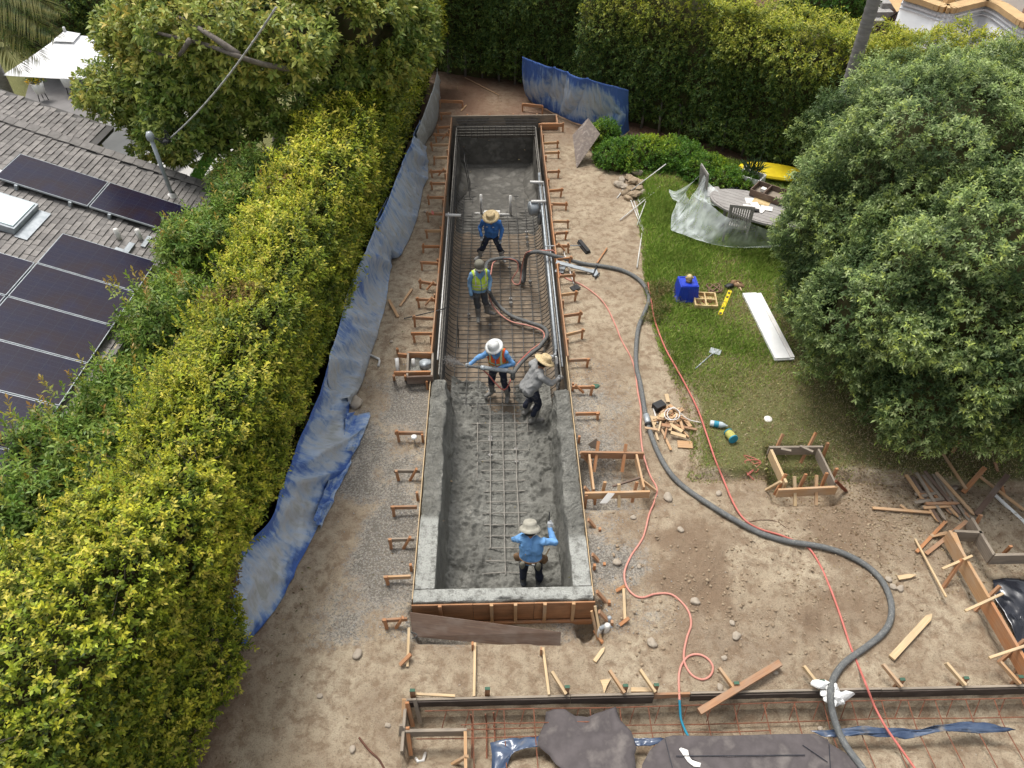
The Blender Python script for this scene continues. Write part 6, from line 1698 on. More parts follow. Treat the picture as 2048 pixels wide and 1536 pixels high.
# weathered board leaning by the ground cover
mb = MB(); a, b, c, d = P(1176, 236, .85), P(1200, 268, .55), P(1153, 336, -.15), P(1145, 270, .35)
nb = nrm(np.cross(b - a, d - a)) * .018; v = [a, b, c, d, a + nb, b + nb, c + nb, d + nb]
mb.add(v, [(0, 1, 2, 3), (7, 6, 5, 4), (0, 4, 5, 1), (1, 5, 6, 2), (2, 6, 7, 3), (3, 7, 4, 0)])
M['osb'] = mat('strand_board', (.30, .25, .21), (.19, .155, .135), 7, .9, .2, stretch=(1, 1, 1), c3=(.38, .33, .29), hi=.72, det=8)
simple('strand_board', mb, 'osb', 'weathered strand board sheet leaning at the end of the ground cover mound', 'board')
# broken concrete heap
cr_ = [(1243, 362), (1258, 358), (1272, 366), (1248, 376), (1262, 380), (1278, 384), (1286, 388), (1268, 396), (1250, 388), (1238, 372), (1282, 372), (1265, 370), (1275, 352), (1256, 399)]
t = thing('rubble_heap', 'heap of broken brown concrete lumps at the corner of the lawn', 'rubble', G(1262, 385))
for k, (a, b) in enumerate(cr_):
    g = G(a, b); r = .11 + .05 * ((k * 7) % 5) / 5
    MB().rock(g + (0, 0, .05 + .07 * (k in (5, 7, 10, 11, 12))), (r * 1.25, r * .85, r * .62), 40 + k).build('lump', 'clod' if k % 3 else 'stone', t)
for k, (a, b, lab) in enumerate((((1262, 381), (1332, 328), 'long thin white pipe sticking up over the rubble heap'), ((1234, 396), (1246, 380), 'short white pipe end left of the rubble heap'), ((1258, 391), (1286, 464), 'white pipe leaning down from the rubble heap to the lawn edge'),
                                 ((1240, 440), (1308, 385), 'white pipe crossing toward the lawn from the rubble heap, upper one'), ((1303, 372), (1274, 450), 'white pipe crossing steeply on the lawn edge'), ((1268, 402), (1287, 460), 'thin white pipe nearest the dirt in the crossed pile'),
                                 ((1284, 466), (1274, 535), 'white pipe lying alone on the lawn edge below the crossed pipes'), ((1275, 396), (1283, 412), 'short white pipe piece under the crossed pipes'), ((1320, 373), (1280, 402), 'thin white rod across the top of the crossed pipes'))):
    p, q = G(*a, .03 if k else .15), G(*b, .05)
    if k == 0: q = P(1332, 328, .55)
    simple('thin_pipe', MB().tube([p, q], .014 if k != 7 else .018, 7), 'pvc', lab, 'pipe', 'thin white pipes by the lawn corner', True)
# outdoor table and chairs under clear sheeting
tz = .62
tb = thing('oval_table', 'weathered grey oval slatted garden table half under plastic sheeting', 'table', G(1520, 430))
c0 = P(1525, 415, tz); ax1 = nrm((P(1560, 433, tz) - P(1450, 400, tz)) * (1, 1, 0)); ax2 = np.array([-ax1[1], ax1[0], 0])
LA, LB_ = 1.28, .62
for k in range(9):
    w0, w1 = -LB_ + k * 2 * LB_ / 9 + .004, -LB_ + (k + 1) * 2 * LB_ / 9 - .004
    l = lambda w: LA * math.sqrt(max(.02, 1 - (w / LB_) ** 2))
    v = []
    for z in (-.03, 0):
        for w, s in ((w0, -1), (w1, -1), (w1, 1), (w0, 1)): v.append(c0 + ax1 * s * l(w) + ax2 * w + (0, 0, z))
    u = [((q - c0) @ ax1, (q - c0) @ ax2 + k * .37, 0) for q in v]
    MB().add(v, [(3, 2, 1, 0), (4, 5, 6, 7), (0, 1, 5, 4), (1, 2, 6, 5), (2, 3, 7, 6), (3, 0, 4, 7)], 0, u).build('slat', 'greywood', tb)
mb = MB()
rim = [c0 + ax1 * LA * 1.02 * cos(a) + ax2 * LB_ * 1.03 * sin(a) + (0, 0, -.035) for a in np.linspace(0, 2 * pi, 49)]
for a, b in zip(rim[:-1], rim[1:]): mb.bar(a, b + (b - a) * .04, .07, .05)
mb.build('rim', 'greywood', tb)
for s1 in (-.62, .62):
    for s2 in (-.5, .5):
        q = c0 + ax1 * LA * s1 + ax2 * LB_ * s2; MB().bar(q + (0, 0, -.06), (q[0], q[1], -.08), .07, .07, (1, 0, 0)).build('leg', 'greywood', tb)
def chair(px, py, face, lab):
    g = G(px, py); t = thing('garden_chair', lab, 'chair', g, 'slatted chairs round the oval table')
    f = nrm(np.array([*face, 0])); s = np.array([f[1], -f[0], 0]); zz = lambda h: np.array([0, 0, h])
    MB().bar(g - f * .24 + zz(.44), g + f * .24 + zz(.44), .46, .035).build('seat', 'greywood', t)
    for i in (-1, 1):
        MB().bar(g + f * .22 + s * i * .2, g + f * .22 + s * i * .2 + zz(.43), .045, .045, (1, 0, 0)).build('leg', 'greywood', t)
        MB().bar(g - f * .22 + s * i * .26, g - f * .32 + s * i * .26 + zz(1.08), .045, .045, (1, 0, 0)).build('leg', 'greywood', t)
    MB().bar(g - f * .32 - s * .29 + zz(1.08), g - f * .32 + s * .29 + zz(1.08), .03, .07).build('top_rail', 'greywood', t)
    MB().bar(g - f * .26 - s * .26 + zz(.50), g - f * .26 + s * .26 + zz(.50), .03, .05).build('lower_rail', 'greywood', t)
    for k in range(9):
        o = s * (-.216 + k * .054); MB().bar(g - f * .262 + o + zz(.51), g - f * .318 + o + zz(1.05), .03, .014, (0, 1, 0)).build('back_slat', 'greywood', t)
chair(1466, 478, (.25, 1), 'slatted grey chair with its back to us, under the clear plastic')
chair(1418, 414, (1, .1), 'slatted grey chair at the far left end of the oval table under clear plastic')
def clear_mat():
    m, n, l, b = newmat('clear_sheeting')
    b.inputs['Base Color'].default_value = (.70, .76, .75, 1); b.inputs['Roughness'].default_value = .38; b.inputs['Specular IOR Level'].default_value = .5
    tr = n.new('ShaderNodeBsdfTransparent'); mx = n.new('ShaderNodeMixShader')
    v = _coord(n, l, 'uvw', (2.2, .5, 1))
    f = _ramp(n, l, _noise(n, l, v, 1.5, 2, .5, .3), [(.32, (.20, .20, .20)), (.48, (.34, .34, .34)), (.62, (.50, .50, .50)), (.74, (.78, .78, .78))])
    l.new(f, mx.inputs[0]); l.new(tr.outputs[0], mx.inputs[1]); l.new(b.outputs[0], mx.inputs[2])
    l.new(mx.outputs[0], n['Material Output'].inputs['Surface'])
    _bump(n, l, b, _noise(n, l, _coord(n, l, 'uvw', (4, .8, 1)), 2, 3), .15, .02)
    return m
M['clear'] = clear_mat()
def drape(mb, top, bot, folds, seed, nu=70, nv=22, amp=.05):
    T = cat_rom([P(*q) for q in top], 10); B_ = cat_rom([G(q[0], q[1], .02) if len(q) == 2 else P(*q) for q in bot], 10)
    def s_(L, u): x = u * (len(L) - 1); i = min(len(L) - 2, int(x)); return L[i] + (L[i + 1] - L[i]) * (x - i)
    def fn(u, v):
        a, b = s_(T, u), s_(B_, u); p = a + (b - a) * v
        f = fbm(np.array([[u * folds + v * .5, v * .6, seed]]), 1, 2, seed)[0]
        p = p + np.array([-.2, -.7, .5]) * amp * f * (.3 + sin(pi * v)) + np.array([0, 0, -.16]) * sin(pi * v) * .6
        p[2] = max(p[2], .055 + .02 * (1 + f)); return tuple(p)
    mb.grid(fn, nu, nv)
mb = MB()
drape(mb, [(1385, 388, .42), (1408, 398, .55), (1450, 432, .82), (1482, 440, .93), (1510, 450, .80), (1560, 470, .6)], [(1340, 468), (1365, 478), (1400, 492), (1440, 500), (1490, 503), (1560, 498)], 5, 611)
drape(mb, [(1410, 344, .90), (1398, 352, .85), (1385, 365, .6), (1372, 385, .45), (1380, 400, .42), (1385, 390, .42)], [(1336, 388), (1338, 396), (1345, 408), (1352, 414), (1342, 440), (1340, 466)], 4, 617, 50, 18)
drape(mb, [(1410, 344, .92), (1414, 350, .9), (1418, 366, .66), (1436, 382, .63), (1440, 398, .63)], [(1386, 388, .4), (1395, 398, .45), (1410, 404, .52), (1424, 410, .60), (1436, 412, .64)], 4, 623, 30, 12, .05)
simple('plastic_sheeting', mb, 'clear', 'crinkled clear plastic sheeting draped over the garden chairs and table end', 'plastic sheet', smooth=True)
pp_ = thing('papers', 'loose white papers and drawings spread on the oval table', 'papers', P(1515, 412, tz))
for k, (a, b, w, h, r) in enumerate(((1500, 402, .22, .28, .3), (1523, 404, .42, .30, -.15), (1498, 415, .30, .22, .1), (1516, 420, .30, .21, -.3), (1533, 418, .28, .21, .05), (1510, 412, .20, .28, .5))):
    q = P(a, b, tz); MB().box((q[0], q[1], tz + .006 + .004 * k), (w, h, .003), -.4 + r).build('sheet', 'paper' if k != 1 else 'cream', pp_)
simple('phone', MB().box(P(1512, 420, tz + .04), (.16, .09, .02), -.2), 'blacksteel', 'small dark device lying on the papers on the table', 'device')
t = thing('drawer_box', 'old brown wooden drawer box with compartments on the oval table', 'box', P(1530, 385, tz))
q0, q1, q2 = P(1500, 384, tz + .1), P(1560, 405, tz + .1), P(1518, 367, tz + .1); e1, e2 = q1 - q0, q2 - q0
for a, b in ((q0, q0 + e1), (q0 + e2, q0 + e1 + e2), (q0, q0 + e2), (q0 + e1, q0 + e1 + e2), (q0 + e1 * .42, q0 + e1 * .42 + e2)): MB().bar(a, b, .025, .16).build('side', 'dark', t)
MB().add([q0 - (0, 0, .06), q0 + e1 - (0, 0, .06), q0 + e1 + e2 - (0, 0, .06), q0 + e2 - (0, 0, .06)], [(0, 1, 2, 3)]).build('base', 'old', t)
MB().bar(q0 + e1 * .2 + e2 * .6, q0 + e1 * .35 + e2 * .6, .12, .08).build('white_block', 'paper', t)
t = thing('white_planter', 'white panelled planter box with spiky dark plant beside the table', 'planter', G(1502, 385))
a, b = G(1470, 378), G(1512, 390); c = G(1535, 380)
W = (b - a) * (1, 1, 0); D_ = nrm(np.array([-W[1], W[0], 0])) * .42
for p, q in ((a, a + W), (a + D_, a + W + D_), (a, a + D_), (a + W, a + W + D_)): MB().bar(p + (0, 0, .22), q + (0, 0, .22), .04, .44).build('panel', 'white', t)
for k in range(5): p = a + W * (k + .1) / 4.6 - nrm(D_) * .025; MB().bar(p, p + (0, 0, .44), .06, .012, (0, 1, 0)).build('batten', 'white', t)
n = 55; q = a + W * .5 + D_ * .5 + (0, 0, .45) + rng.normal(0, .09, (n, 3)) * (1.3, 1, .1)
v, f, c_ = leaves(q, np.tile((0, 0, 1.), (n, 1)), 2, .05, .50, .035, up=.75, jit=.5, pal=[(.04, .08, .03), (.06, .10, .04), (.02, .04, .02)], open_=(35, 20))
bulk('plant', v, f, 'leaf', dict(leafcol=c_), parent=t)
t = thing('paddle_board', 'yellow paddle board with dark end lying behind the white planter', 'board', G(1530, 352))
ctr = G(1546, 350, .16); a1 = nrm(np.array([.92, -.34, 0])); a2 = np.array([.34, .92, 0]); v = []
N = 30
for s, z, w in ((.88, -.05, 1), (1, 0, 1), (.9, .05, 1)):
    for k in range(N):
        th = 2 * pi * k / N; x = .95 * cos(th); yw = .30 * abs(sin(th)) ** .75 * (1 if sin(th) > 0 else -1); v.append(ctr + a1 * x * s + a2 * yw * s + np.array([0, 0, z + .10 + .2 * yw]))
f = [tuple(range(N))[::-1], tuple(2 * N + k for k in range(N))] + [(r * N + k, r * N + (k + 1) % N, (r + 1) * N + (k + 1) % N, (r + 1) * N + k) for r in (0, 1) for k in range(N)]
MB().add(v, f).build('hull', 'yellow', t, smooth=False)
MB().bar(ctr + a1 * .45 - a2 * .1 + (0, 0, .155), ctr + a1 * 1.0 - a2 * .1 + (0, 0, .155), .5, .02).build('dark_pad', 'blackplastic', t)
MB().lathe([(0, .02), (.07, .02), (.08, 0)], ctr - a1 * .75 - a2 * .05 + (0, 0, .15), 14).build('emblem', 'stonegrey', t)
simple('black_pot', MB().lathe([(0, 0), (.14, 0), (.2, .3), (.17, .3), (.16, .26), (0, .26)], G(1462, 388), 16), 'blackplastic', 'black plant pot peeking out behind the oval table', 'plant pot', smooth=True)
# lawn tools
g = G(1369, 592)
t = thing('blue_crate', 'bright blue plastic crate upside down on the grass with a gadget on top', 'crate', g)
w0, w1, hh = .25, .21, .40; v = []
for z, w in ((0, w0), (hh, w1)):
    for a, b in ((-1, -1), (1, -1), (1, 1), (-1, 1)): v.append(g + np.array([a * w * .95 + .02, b * w * .95, z]))
MB().add(v, [(4, 5, 6, 7), (0, 1, 5, 4), (1, 2, 6, 5), (2, 3, 7, 6), (3, 0, 4, 7)]).build('body', 'bluebin', t)
for a, b in (((-1, -1), (1, -1)), ((1, -1), (1, 1)), ((1, 1), (-1, 1)), ((-1, 1), (-1, -1))):
    p, q = g + np.array([a[0] * w0 + .02, a[1] * w0, .02]), g + np.array([b[0] * w0 + .02, b[1] * w0, .02]); MB().bar(p, q, .03, .04).build('rim', 'bluebin', t)
    p, q = g + np.array([a[0] * w1 * .8 + .02, a[1] * w1 * .8, hh + .006]), g + np.array([b[0] * w1 * .8 + .02, b[1] * w1 * .8, hh + .006]); MB().bar(p, q, .02, .015).build('rib', 'bluebin', t)
for k in range(3): x = g[0] - .12 + .13 * k; MB().bar((x, g[1] - .235, .05 + g[2]), (x, g[1] - .208, .36 + g[2]), .02, .012, (0, 1, 0)).build('rib', 'bluebin', t)
q = g + np.array([.03, 0, hh])
t = thing('brass_instrument', 'small brass and cream surveying gadget standing on the blue crate', 'instrument', q)
MB().lathe([(0, 0), (.07, 0), (.07, .06), (.05, .07)], q, 14).build('base', 'brass', t, smooth=True); MB().lathe([(.055, .07), (.07, .09), (.06, .15), (.03, .18), (0, .18)], q, 14).build('dome', 'cream', t, smooth=True)
MB().tube([q + (-.09, 0, .10), q + (.09, 0, .10)], .022, 8).build('scope', 'brass', t)
q = G(1409, 606); u1 = nrm(np.array([1, -.1, 0])); u2 = np.array([.1, 1, 0]) * 1.0
t = thing('organiser_tray', 'dirty cream plastic organiser tray with four compartments on the grass', 'tray', q)
MB().bar(q - u1 * .24 + (0, 0, .02), q + u1 * .24 + (0, 0, .02), .46, .03).build('base', 'cream', t)
for s in (-.235, 0, .235):
    MB().bar(q - u1 * .245 + u2 * s + (0, 0, .07), q + u1 * .245 + u2 * s + (0, 0, .07), .03, .10).build('wall', 'cream', t)
    MB().bar(q - u2 * .245 + u1 * s + (0, 0, .07), q + u2 * .245 + u1 * s + (0, 0, .071), .03, .10).build('wall', 'cream', t)
r5 = random.Random(9)
for k in range(14):
    p = q + u1 * r5.uniform(-.2, .2) + u2 * r5.uniform(-.2, .2) + (0, 0, .05); MB().bar(p, p + (r5.uniform(-.07, .07), r5.uniform(-.07, .07), .02), .03, .02).build('tool', ('rust', 'leather', 'brass')[k % 3], t)
pts = [G(1430 + 18 * cos(k * 1.1) * (1 - .02 * k), 576 + 9 * sin(k * 1.37), .03 + .01 * (k % 4)) for k in range(26)]
simple('rope_coil', MB().tube(cat_rom(pts, 4), .014, 6), 'rope', 'tangled coil of brown rope on the grass behind the cream tray', 'rope', smooth=True)
a, b = G(1460, 582, .03), G(1440, 630, .03)
t = thing('spirit_level', 'yellow spirit level lying on the grass beside the cream tray', 'level', (a + b) / 2)
MB().bar(a, b, .085, .035).build('beam', 'yellow', t)
for k in (.08, .25, .72, .92): p = a + (b - a) * k; MB().bar(p + (0, 0, .003), p + (b - a) * .07 + (0, 0, .003), .05, .036).build('vial', 'blacksteel', t)
t = thing('tool_belt', 'crumpled leather tool belt with black and tan pouches on the grass', 'tool belt', G(1470, 570))
for k, (a, b, m_) in enumerate(((1460, 572, 'blacksteel'), (1466, 566, 'leather'), (1474, 570, 'leather'), (1481, 572, 'leather'))):
    MB().blob(G(a, b, .05), (.10, .07, .06), 70 + k, .4, 2, rz=k).build('pouch', m_, t, smooth=True)
MB().tube(cat_rom([G(1462, 563, .08), G(1474, 562, .10), G(1484, 568, .05), G(1476, 578, .03)], 5), .018, 6).build('strap', 'leather', t)
simple('hammer_handle', MB().bar(G(1475, 564, .08), G(1483, 582, .03), .03, .025), 'pine', 'pale tool handle sticking out of the leather tool belt', 'tool handle')
t = thing('white_planks', 'stack of long white boards lying on the lawn near the round tree', 'boards', G(1535, 655))
c4 = [(1484, 590), (1521, 590), (1588, 718), (1549, 722)]
A, B, C_, D = [G(a, b, .03) for a, b in c4]
for k, (s0, s1, z, m_) in enumerate(((0, .75, .05, 'white'), (.0, .97, .02, 'white'), (.78, 1.0, .045, 'paper'))):
    p, q = A + (B - A) * (s0 + s1) / 2 + (0, 0, z), D + (C_ - D) * (s0 + s1) / 2 + (0, 0, z) + (D - A) * (.01 if k == 1 else 0); MB().bar(p, q, np.linalg.norm(B - A) * (s1 - s0), .028).build('plank', m_, t)
a, b = G(1390, 738, .02), G(1424, 708, .03)
t = thing('floor_scraper', 'grey metal scraper with long handle lying on the lawn', 'scraper', (a + b) / 2)
MB().tube([a, b], .014, 8).build('handle', 'gal', t, smooth=True)
q = G(1431, 704, .03); MB().bar(q + (-.10, .07, 0), q + (.10, -.03, 0), .17, .012).build('blade', 'gal', t); MB().bar(b, q, .04, .03).build('socket', 'gal', t)
# offcut heap
t = thing('offcut_heap', 'messy heap of pale wood offcuts on the dirt beside the grey hose', 'wood heap', G(1345, 835))
r6 = random.Random(21)
for k in range(46):
    a, b = 1345 + r6.gauss(0, 17), 836 + r6.gauss(0, 13); th = r6.uniform(0, pi); L = r6.uniform(.10, .34) if k > 5 else .6
    g = G(a, b, .03 + .012 * (k % 8)); d_ = np.array([cos(th), sin(th), r6.uniform(-.15, .15)]) * L / 2
    MB().bar(g - d_, g + d_, r6.choice((.03, .05, .075)), r6.choice((.015, .025))).build('offcut', r6.choice(('pine', 'fir', 'pine', 'form')), t)
simple('white_tube_loop', MB().tube(cat_rom([G(1340 + 14 * cos(a) + a * .9, 828 + 12 * sin(a), .16) for a in np.linspace(0, 11, 26)] + [G(1375, 838, .1), G(1402, 845, .03)], 4), .010, 6), 'pvc', 'loop of white tubing lying on top of the wood offcut heap', 'tube', smooth=True)
simple('black_box', MB().box(G(1318, 812, .08), (.22, .16, .12), .5), 'blacksteel', 'small black box at the top left of the wood offcut heap', 'box')
for a, b, m_, lab, w in (((1306, 815), (1315, 846), 'pvc', 'thin white pipe beside the hose coupling', .02), ((1302, 832), (1316, 880), 'pine', 'long pale batten lying beside the grey hose below its coupling', .04), ((1320, 852), (1342, 900), 'fir', 'pale batten lying below the wood offcut heap', .045),
                         ((1355, 888), (1385, 890), 'fir', 'square ply offcut lying alone below the wood offcut heap', .17)):
    simple('loose_batten', MB().bar(G(*a, .03), G(*b, .03), w, .02), m_, lab, 'board' if w > .1 else ('pipe' if m_ == 'pvc' else 'batten'))
a, b = G(1420, 846, .06), G(1450, 851, .06); d_ = nrm(b - a)
t = thing('water_bottle', 'clear plastic water bottle with blue label lying on the grass', 'bottle', (a + b) / 2)
MB().lathe([(0, 0), (.055, .0), (.06, .03), (.06, .21), (.03, .28), (.018, .29), (.018, .32), (0, .32)], a, 14, axis=d_).build('body', mat('bottle_plastic', (.55, .62, .64), None, 3, .15, 0, spec=.6), t, smooth=True)
MB().lathe([(.0615, .07), (.0615, .16)], a, 14, axis=d_).build('label', 'teal', t, smooth=True)
a = G(1456, 864, .08); d_ = nrm(np.array([.25, -1, .1]))
t = thing('string_spool', 'blue spool wound with yellow string lying on the grass', 'spool', G(1462, 878))
MB().lathe([(0, 0), (.085, 0), (.085, .02), (.06, .02)], a, 16, axis=d_).build('flange', 'teal', t, smooth=False); MB().lathe([(.075, .02), (.08, .05), (.08, .16), (.075, .19)], a, 16, axis=d_).build('string', mat('yellow_string', (.50, .48, .14), (.35, .34, .10), 40, .9, .5), t, smooth=True)
MB().lathe([(.06, .19), (.09, .19), (.09, .215), (0, .215)], a, 16, axis=d_).build('flange', 'teal', t)
simple('white_disc', MB().lathe([(0, .02), (.07, .018), (.08, 0)], G(1536, 838), 16), 'paper', 'pale round disc lying on the dry lawn', 'disc', smooth=True)
# tools by the right bank
t = thing('push_broom', 'push broom with black head lying from the bank over the pool edge', 'broom', G(1166, 492))
a, b = P(1090, 492, .04), G(1165, 491, .05); MB().tube([a, b], .014, 8).build('handle', 'gal', t, smooth=True)
p, q = G(1159, 481, .06), G(1177, 503, .06); MB().bar(p, q, .09, .05).build('head', 'blacksteel', t); MB().bar(p - (0, 0, .05), q - (0, 0, .05), .13, .05).build('bristles', 'blacksteel', t)
t = thing('rake', 'rake with white handle and dark head on the right bank', 'rake', G(1150, 575))
MB().tube([G(1127, 502, .06), G(1148, 568, .04)], .014, 8).build('handle', 'pvc', t, smooth=True); MB().tube([G(1148, 568, .04), G(1154, 588, .03)], .014, 8).build('shank', 'blacksteel', t)
MB().bar(G(1143, 578, .03), G(1158, 572, .04), .16, .012).build('plate', 'blacksteel', t)
t = thing('tamper', 'grey metal hand tamper with wooden handle under the grey hose', 'tamper', G(1190, 545))
MB().bar(G(1194, 526, .05), G(1214, 496, .05), .03, .03).build('handle', 'orange', t); MB().tube([G(1186, 552, .03), G(1195, 527, .06)], .022, 8).build('shank', 'blacksteel', t)
MB().bar(G(1188, 539, .03), G(1193, 552, .03), .12, .03).build('plate', 'gal', t); MB().bar(G(1190, 556, .04), G(1199, 546, .04), .03, .03).build('grip', 'blacksteel', t)
simple('screed_board', MB().bar(P(1112, 524, .02), G(1192, 545, .03), .12, .025), 'gal', 'long grey metal straightedge lying under the hose on the right bank', 'straightedge')
simple('shovel_blade', MB().bar(G(1123, 532, .02), G(1118, 545, .04), .20, .015), 'gal', 'small grey steel plate at the right bank under the hose', 'steel plate')
simple('steel_rod', MB().tube([G(808, 637, .03), P(876, 621, .02), P(893, 615, -.05)], .013, 6), 'rebar', 'bent steel rod lying across the left bank into the pool', 'rod')
simple('loose_batten', MB().bar(G(800, 612, .03), G(824, 578, .03), .05, .03), 'fir', 'loose short batten lying by the tarp on the left bank, far one', 'batten'); simple('loose_batten', MB().bar(G(778, 600, .03), G(796, 634, .03), .06, .03), 'fir', 'loose flat batten against the blue tarp edge on the left bank', 'batten')
simple('red_flag', MB().poly([P(863, 420, .1), P(868, 424, .1), P(868, 430, .06), P(863, 428, .06)], 2), 'redhose', 'small red marker rag on a left bank brace', 'rag', thick=.004)
simple('thin_pipe', MB().tube([G(930, 155, .03), G(998, 190, .03)], .012, 6), 'fir', 'thin pale stick lying on the dark soil beyond the pool', 'stick')
simple('wood_scrap', MB().bar(G(922, 222, .02), G(933, 210, .05), .04, .02), 'fir', 'small scrap of wood by the far left brace', 'wood scrap')
simple('green_scrap', MB().blob(G(1192, 772, .02), (.07, .06, .02), 5, .4, 2), 'greentip', 'bit of green plant lying by a right bank brace', 'leaf')
# ================================================================ THE FIVE WORKERS
def capsule(mb, a, b, ra, rb, n=12, mi=0):
    a, b = np.asarray(a, float), np.asarray(b, float); d = b - a; L = np.linalg.norm(d) + 1e-6
    pr = [(ra * sin(t), -ra * cos(t)) for t in np.linspace(.05, pi / 2, 5)] + [(rb * cos(t), L + rb * sin(t)) for t in np.linspace(0, pi / 2 - .05, 5)]
    o = len(mb.v); mb.lathe(pr, a, n, mi, axis=d / L)
    k = len(pr); mb.f.append(tuple(o + i for i in range(n))[::-1]); mb.f.append(tuple(o + (k - 1) * n + i for i in range(n))); mb.m += [mi, mi]
def person(lab, loc, rz, J, mats, hat, vest=None, belt=False, seed=0, scale=1.0, extras=None):
    """J: joints in body space (x to the person's right, y forward, z up).  mats: shirt trousers boots gloves"""
    D = dict(pel=(0, 0, .93), chest=(0, 0, 1.28), neck=(0, .0, 1.45), head=(0, .02, 1.60), look=(0, 1, -.25),
             shR=(.19, 0, 1.41), shL=(-.19, 0, 1.41), elR=(.25, .0, 1.13), elL=(-.25, 0, 1.13), wrR=(.26, .08, .90), wrL=(-.26, .08, .90),
             hipR=(.095, 0, .90), hipL=(-.095, 0, .90), knR=(.12, .03, .50), knL=(-.12, .03, .50), anR=(.13, -.02, .09), anL=(-.13, -.02, .09), toeR=(.05, .19), toeL=(-.05, .19),
             hdR=(0, .1, -1), hdL=(0, .1, -1), grip=.6)
    D.update(J); A = {k: np.asarray(v, float) for k, v in D.items() if k not in ('grip',)}
    cz, sz = cos(rz), sin(rz); loc = np.asarray(loc, float)
    W = lambda p: np.array([loc[0] + (p[0] * cz - p[1] * sz) * scale, loc[1] + (p[0] * sz + p[1] * cz) * scale, loc[2] + p[2] * scale])
    caps = []                                                    # a, b, ra, rb, region
    def C(a, b, ra, rb, reg): caps.append((np.asarray(a, float), np.asarray(b, float), ra, rb, reg))
    SH, TR, BT, GL, SK = range(5)
    pel, chest, neck, head = A['pel'], A['chest'], A['neck'], A['head']
    for i in (-1, 1):                                            # trunk, broad and shallow
        C(pel + (i * .065, 0, -.03), pel + (i * .06, 0, .02), .125, .12, TR)
        C(pel + (i * .065, 0, .02), chest + (i * .075, 0, -.05), .135, .135, SH)
        C(chest + (i * .075, 0, -.05), (chest + neck) / 2 + (i * .085, -.005, .03), .130, .10, SH)
    C((A['shR'] + neck) / 2, A['shR'], .075, .072, SH); C((A['shL'] + neck) / 2, A['shL'], .075, .072, SH)
    C(pel + (0, .05, .12), chest + (0, .035, -.10), .12, .11, SH)
    C(neck - (0, 0, .05), neck + (head - neck) * .6, .058, .054, SK)
    lk = nrm(A['look']); sd_ = nrm(np.cross(lk, (0, 0, 1))); upv = np.cross(sd_, lk)
    C(head + upv * .03 - lk * .025, head + upv * .03 + lk * .015, .088, .084, SK); C(head - upv * .055 + lk * .035, head + upv * .01 + lk * .02, .055, .070, SK)
    C(head - upv * .005 + lk * .098, head - upv * .03 + lk * .112, .010, .017, SK)          # nose
    C(head - upv * .098 + lk * .075, head - upv * .095 + lk * .08, .022, .022, SK)          # chin
    C(head + upv * .03 + lk * .088 - sd_ * .04, head + upv * .03 + lk * .088 + sd_ * .04, .014, .014, SK)   # brow
    C(head - upv * .058 + lk * .092 - sd_ * .02, head - upv * .058 + lk * .092 + sd_ * .02, .010, .010, SK)   # lips
    for i in (-1, 1): C(head + sd_ * i * .086 - upv * .02, head + sd_ * i * .09 + upv * .02, .018, .021, SK)
    for s in 'RL':
        C(A['sh' + s], A['el' + s], .068, .055, SH); C(A['el' + s], A['wr' + s], .054, .041, SH)
        C(A['hip' + s], A['kn' + s], .105, .074, TR); C(A['kn' + s], A['an' + s] + (0, 0, .16), .074, .066, TR)
        an = A['an' + s]; tv = np.array([*A['toe' + s], 0])
        C(an + (A['kn' + s] - an) * .62, an, .069, .060, BT); C(an - nrm(tv) * .05 + (0, 0, -.03), an + tv * .75 + (0, 0, -.045), .055, .050, BT); C(an + tv * .3 + (0, 0, -.05), an + tv + (0, 0, -.05), .048, .042, BT)
        # hand: palm, four unequal bent fingers, thumb leaving the side of the palm
        w = A['wr' + s]; hd = nrm(A['hd' + s]); ref = nrm(w - A['el' + s])
        side = np.cross(hd, (0, 1, .3)); side = nrm(side) if np.linalg.norm(side) > .2 else nrm(np.cross(hd, (0, 0, 1)))
        if s == 'L': side = -side
        pn = nrm(np.cross(side, hd)) * (1 if s == 'R' else -1); pn = pn if pn[1] > -.2 else -pn
        g_ = D['grip']
        C(w, w + hd * .03, .034, .032, GL)
        for j in range(4):
            o = side * (-.027 + .018 * j); L1 = (.040, .045, .042, .034)[j]
            k0 = w + hd * .085 + o; C(w + hd * .02 + o * .7, k0, .019, .0165, GL)
            k1 = k0 + nrm(hd * (1 - g_ * .6) + pn * g_) * L1; C(k0, k1, .0135, .012, GL)
            k2 = k1 + nrm(hd * (.7 - g_) + pn * (.3 + g_)) * L1 * .85; C(k1, k2, .012, .0105, GL)
        t0 = w + hd * .03 - side * .028; t1 = t0 + nrm(hd * .6 - side * .7 + pn * .3) * .04; C(w + hd * .015 - side * .012, t0, .019, .017, GL); C(t0, t1, .0155, .0135, GL); C(t1, t1 + nrm(hd * .8 + pn * .6) * .032, .0135, .011, GL)
    mb = MB()
    for a, b, ra, rb_, reg in caps: capsule(mb, W(a), W(b), ra * scale, rb_ * scale)
    root = thing('person', lab, 'person', loc)
    o = mb.build('body', 'skin', root)
    md = o.modifiers.new('r', 'REMESH'); md.mode = 'VOXEL'; md.voxel_size = .0095; md.use_smooth_shade = True
    ms = o.modifiers.new('s', 'SMOOTH'); ms.iterations = 3; ms.factor = .5
    dg = bpy.context.evaluated_depsgraph_get(); me = bpy.data.meshes.new_from_object(o.evaluated_get(dg)); o.modifiers.clear(); old = o.data; o.data = me; bpy.data.meshes.remove(old)
    N = len(me.vertices); co = np.empty(N * 3, np.float32); me.vertices.foreach_get('co', co); co = co.reshape(-1, 3).astype(float) + np.array(root.location)
    nrmv = np.empty(N * 3, np.float32); me.vertices.foreach_get('normal', nrmv); nrmv = nrmv.reshape(-1, 3)
